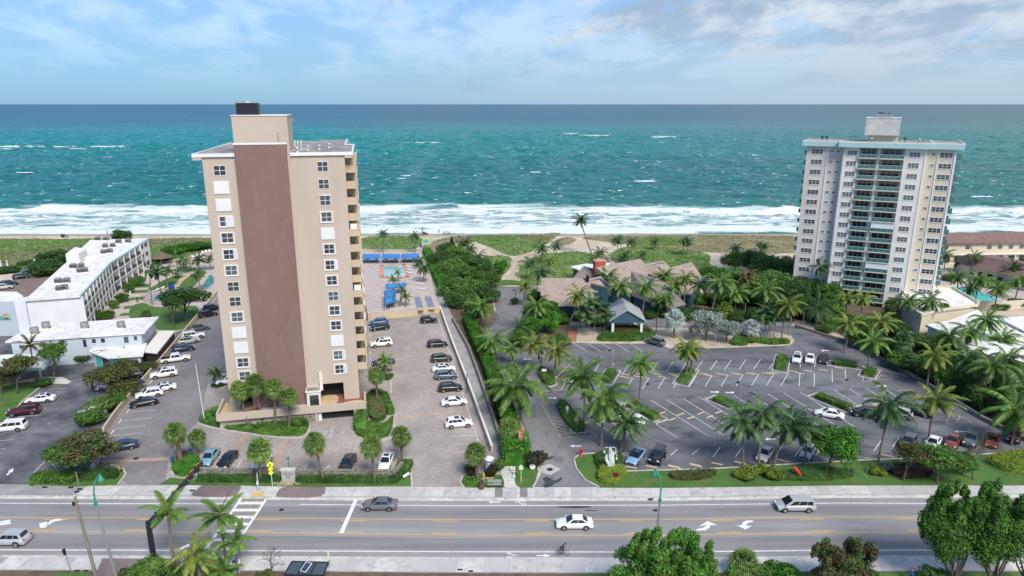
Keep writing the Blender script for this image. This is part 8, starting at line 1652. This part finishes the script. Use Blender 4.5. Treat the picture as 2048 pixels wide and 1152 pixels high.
B=P(1457,575,.05); t=empty('parasol',B,0,'bright blue parasol showing between the thicket trees','parasol'); b=MB(); b.lathe([(2.0,3.9),(1.0,4.5),(0,4.8)],8); b.build('canopy','blue_canvas',t); b=MB(); b.tube([(0,0,0),(0,0,4.7)],.05,6); b.build('pole','galv',t)
# people
def skin_mesh(name,verts,edges,radii,m,parent,loc=(0,0,0)):
    me=bpy.data.meshes.new(name); me.from_pydata([Vector(v) for v in verts],edges,[]); b=bmesh.new(); b.from_mesh(me); ly=b.verts.layers.skin.verify(); b.verts.ensure_lookup_table()
    for i,v in enumerate(b.verts): v[ly].radius=(radii[i],radii[i]); v[ly].use_root=(i==0)
    b.to_mesh(me); b.free(); me.materials.append(MT[m] if isinstance(m,str) else m); o=obj(name,me,parent,loc); s=o.modifiers.new('skin','SKIN'); s.use_smooth_shade=True; u_=o.modifiers.new('sub','SUBSURF'); u_.levels=1; u_.render_levels=1; return o
def person(loc,rz,label,J,shirt,legs,hair='bark',group=None):
    "J: joint dict pelvis, chest, neck, head, hands, elbows, knees, feet"
    t=empty('person',loc,rz,label,'person',group)
    k=['pelvis','waist','chest','neck','chin','crown','shl','ell','hal','shr','elr','har','hpl','knl','anl','tol','hpr','knr','anr','tor']
    rad=[.13,.12,.14,.055,.085,.09,.065,.045,.03,.065,.045,.03,.09,.06,.04,.035,.09,.06,.04,.035]
    E=[(0,1),(1,2),(2,3),(3,4),(4,5),(2,6),(6,7),(7,8),(2,9),(9,10),(10,11),(0,12),(12,13),(13,14),(14,15),(0,16),(16,17),(17,18),(18,19)]
    V=[J[x] for x in k]; skin_mesh('body',V,E,rad,'skin',t)
    skin_mesh('shirt',[J['pelvis'],J['waist'],J['chest'],J['shl'],Vector(J['shl']).lerp(Vector(J['ell']),.7),J['shr'],Vector(J['shr']).lerp(Vector(J['elr']),.7)],[(0,1),(1,2),(2,3),(3,4),(2,5),(5,6)],[.15,.145,.165,.08,.065,.08,.065],shirt,t)
    skin_mesh('trousers',[J['pelvis'],J['hpl'],J['knl'],J['anl'],J['hpr'],J['knr'],J['anr']],[(0,1),(1,2),(2,3),(0,4),(4,5),(5,6)],[.15,.11,.08,.055,.11,.08,.055],legs,t)
    c=Vector(J['crown']); b=MB(); b.lathe([(.11,-.05),(.115,.02),(.08,.09),(0,.12)],10,0,tuple(c+Vector((0,0,.0)))); b.build('hair',hair,t)
    for nm,el in (('hal','ell'),('har','elr')):
        h=Vector(J[nm]); d_=(h-Vector(J[el])).normalized(); b=MB(); sd=d_.cross(Vector((0,0,1)));
        if sd.length<.1: sd=Vector((1,0,0))
        sd.normalize(); b.tube([h-d_*.02,h+d_*.07],[.035,.03],6)
        for i in range(4): q=h+d_*.06+sd*(i-1.5)*.018; b.tube([q,q+d_*(.05+.01*(i%3)),q+d_*.08+Vector((0,0,-.02))],.009,5)
        b.tube([h+sd*.03,h+sd*.06+d_*.04],.011,5); b.build('hand','skin',t)
    return t
STAND={'pelvis':(0,0,.95),'waist':(0,0,1.12),'chest':(0,.02,1.36),'neck':(0,.02,1.5),'chin':(0,.05,1.6),'crown':(0,.03,1.7),'shl':(-.19,.02,1.42),'ell':(-.25,.05,1.14),'hal':(-.22,.28,1.05),'shr':(.19,.02,1.42),'elr':(.25,.05,1.14),'har':(.22,.28,1.05),'hpl':(-.1,0,.92),'knl':(-.11,.08,.5),'anl':(-.12,-.05,.09),'tol':(-.12,.1,.04),'hpr':(.1,0,.92),'knr':(.11,.0,.5),'anr':(.12,-.2,.1),'tor':(.12,-.06,.04)}
p0=P(186,781,.05); person(p0,R(-80),'person in dark clothes pushing a loaded cart across the motel lot',STAND,'cloth_dark' if 'cloth_dark' in MT else mat('cloth_dark',(.05,.05,.07),.9),'cloth_dark','red_brick')
B=p0+Vector((.95,-.1,0)); t=empty('luggage_cart',B,R(-80),'small cart with bags pushed by the person in the motel lot','cart'); b=MB(); b.b2(-.35,.35,-.5,.5,.25,.32); b.build('platform','galv',t); b=MB(); b.b2(-.3,.3,-.4,.05,.32,.75); b.build('bag','court_blue',t); b=MB(); b.b2(-.25,.25,.08,.45,.32,.6); b.build('bag','gravel_tan',t); b=MB(); b.tube([(-.3,-.5,.3),(-.3,-.55,1.0),(.3,-.55,1.0),(.3,-.5,.3)],.02,6); b.build('handle','galv',t)
for x in (-.3,.3):
    for y in (-.4,.4): b=MB(); b.tube([(x-.02,y,.1),(x+.02,y,.1)],.1,10); b.build('wheel','rubber',t)
# cyclist
CY={'pelvis':(0,-.25,1.0),'waist':(0,-.12,1.14),'chest':(0,.12,1.34),'neck':(0,.22,1.45),'chin':(0,.3,1.52),'crown':(0,.29,1.63),'shl':(-.18,.14,1.4),'ell':(-.22,.35,1.18),'hal':(-.2,.55,1.05),'shr':(.18,.14,1.4),'elr':(.22,.35,1.18),'har':(.2,.55,1.05),'hpl':(-.09,-.22,.97),'knl':(-.1,.18,.85),'anl':(-.1,.05,.5),'tol':(-.1,.18,.46),'hpr':(.09,-.22,.97),'knr':(.1,.12,.62),'anr':(.1,.0,.24),'tor':(.1,.14,.2)}
p1=P(1125,1111,ZR+.02); az=R(-90)
person(p1,az,'cyclist in dark clothes riding right in the near bike lane',CY,'cloth_dark','cloth_dark','black_plastic')
t=empty('bicycle',p1,az,'dark bicycle ridden in the near bike lane','bicycle'); b=MB(); b.tube([(0,-.2,.85),(0,.0,.3),(0,.42,.85),(0,-.16,.82)],.02,6); b.tube([(0,0,.3),(0,-.5,.34),(0,-.18,.82)],.015,6); b.tube([(0,.42,.85),(0,.55,.34)],.018,6); b.build('frame','metal_dark',t); b=MB(); b.tube([(-.22,.52,1.02),(0,.42,1.0),(.22,.52,1.02)],.016,6); b.tube([(0,.42,.85),(0,.42,1.0)],.016,6); b.build('handlebar','metal_dark',t); b=MB(); b.box((0,-.25,.9),(.15,.28,.06)); b.build('saddle','black_plastic',t); b=MB(); b.tube([(-.1,.1,.42),(.1,-.1,.2)],.015,6); b.build('pedals','metal_dark',t)
for y in (-.5,.55):
    b=MB(); n=20; pts=[(0,y+.33*math.cos(2*PI*i/n),.34+.33*math.sin(2*PI*i/n)) for i in range(n+1)]; b.tube(pts,.022,6,cap=False); [b.tube([(0,y,.34),(0,y+.32*math.cos(a),.34+.32*math.sin(a))],.004,3,cap=False) for a in [i*PI/5 for i in range(10)]]; b.build('wheel','rubber',t)
S2=dict(STAND); person(P(1821,1163,.05),R(25),'person in a blue jacket and red cap on the grass at the bottom edge',S2,'blue_paint','blue_paint','red_paint')
GPp='people on the beach'
for i,(x,y,m) in enumerate(((845,467,'cloth_dark'),(215,469,'cloth_dark'),(700+178,464.8+1,'red_paint'))): person(P(x,y,-.1),i*2.,['person standing on the sand near the dark beach chairs','person walking on the wet sand left of the beige tower','person walking on the wet sand right of the beige tower'][i],STAND,m,'cloth_dark','bark',GPp)
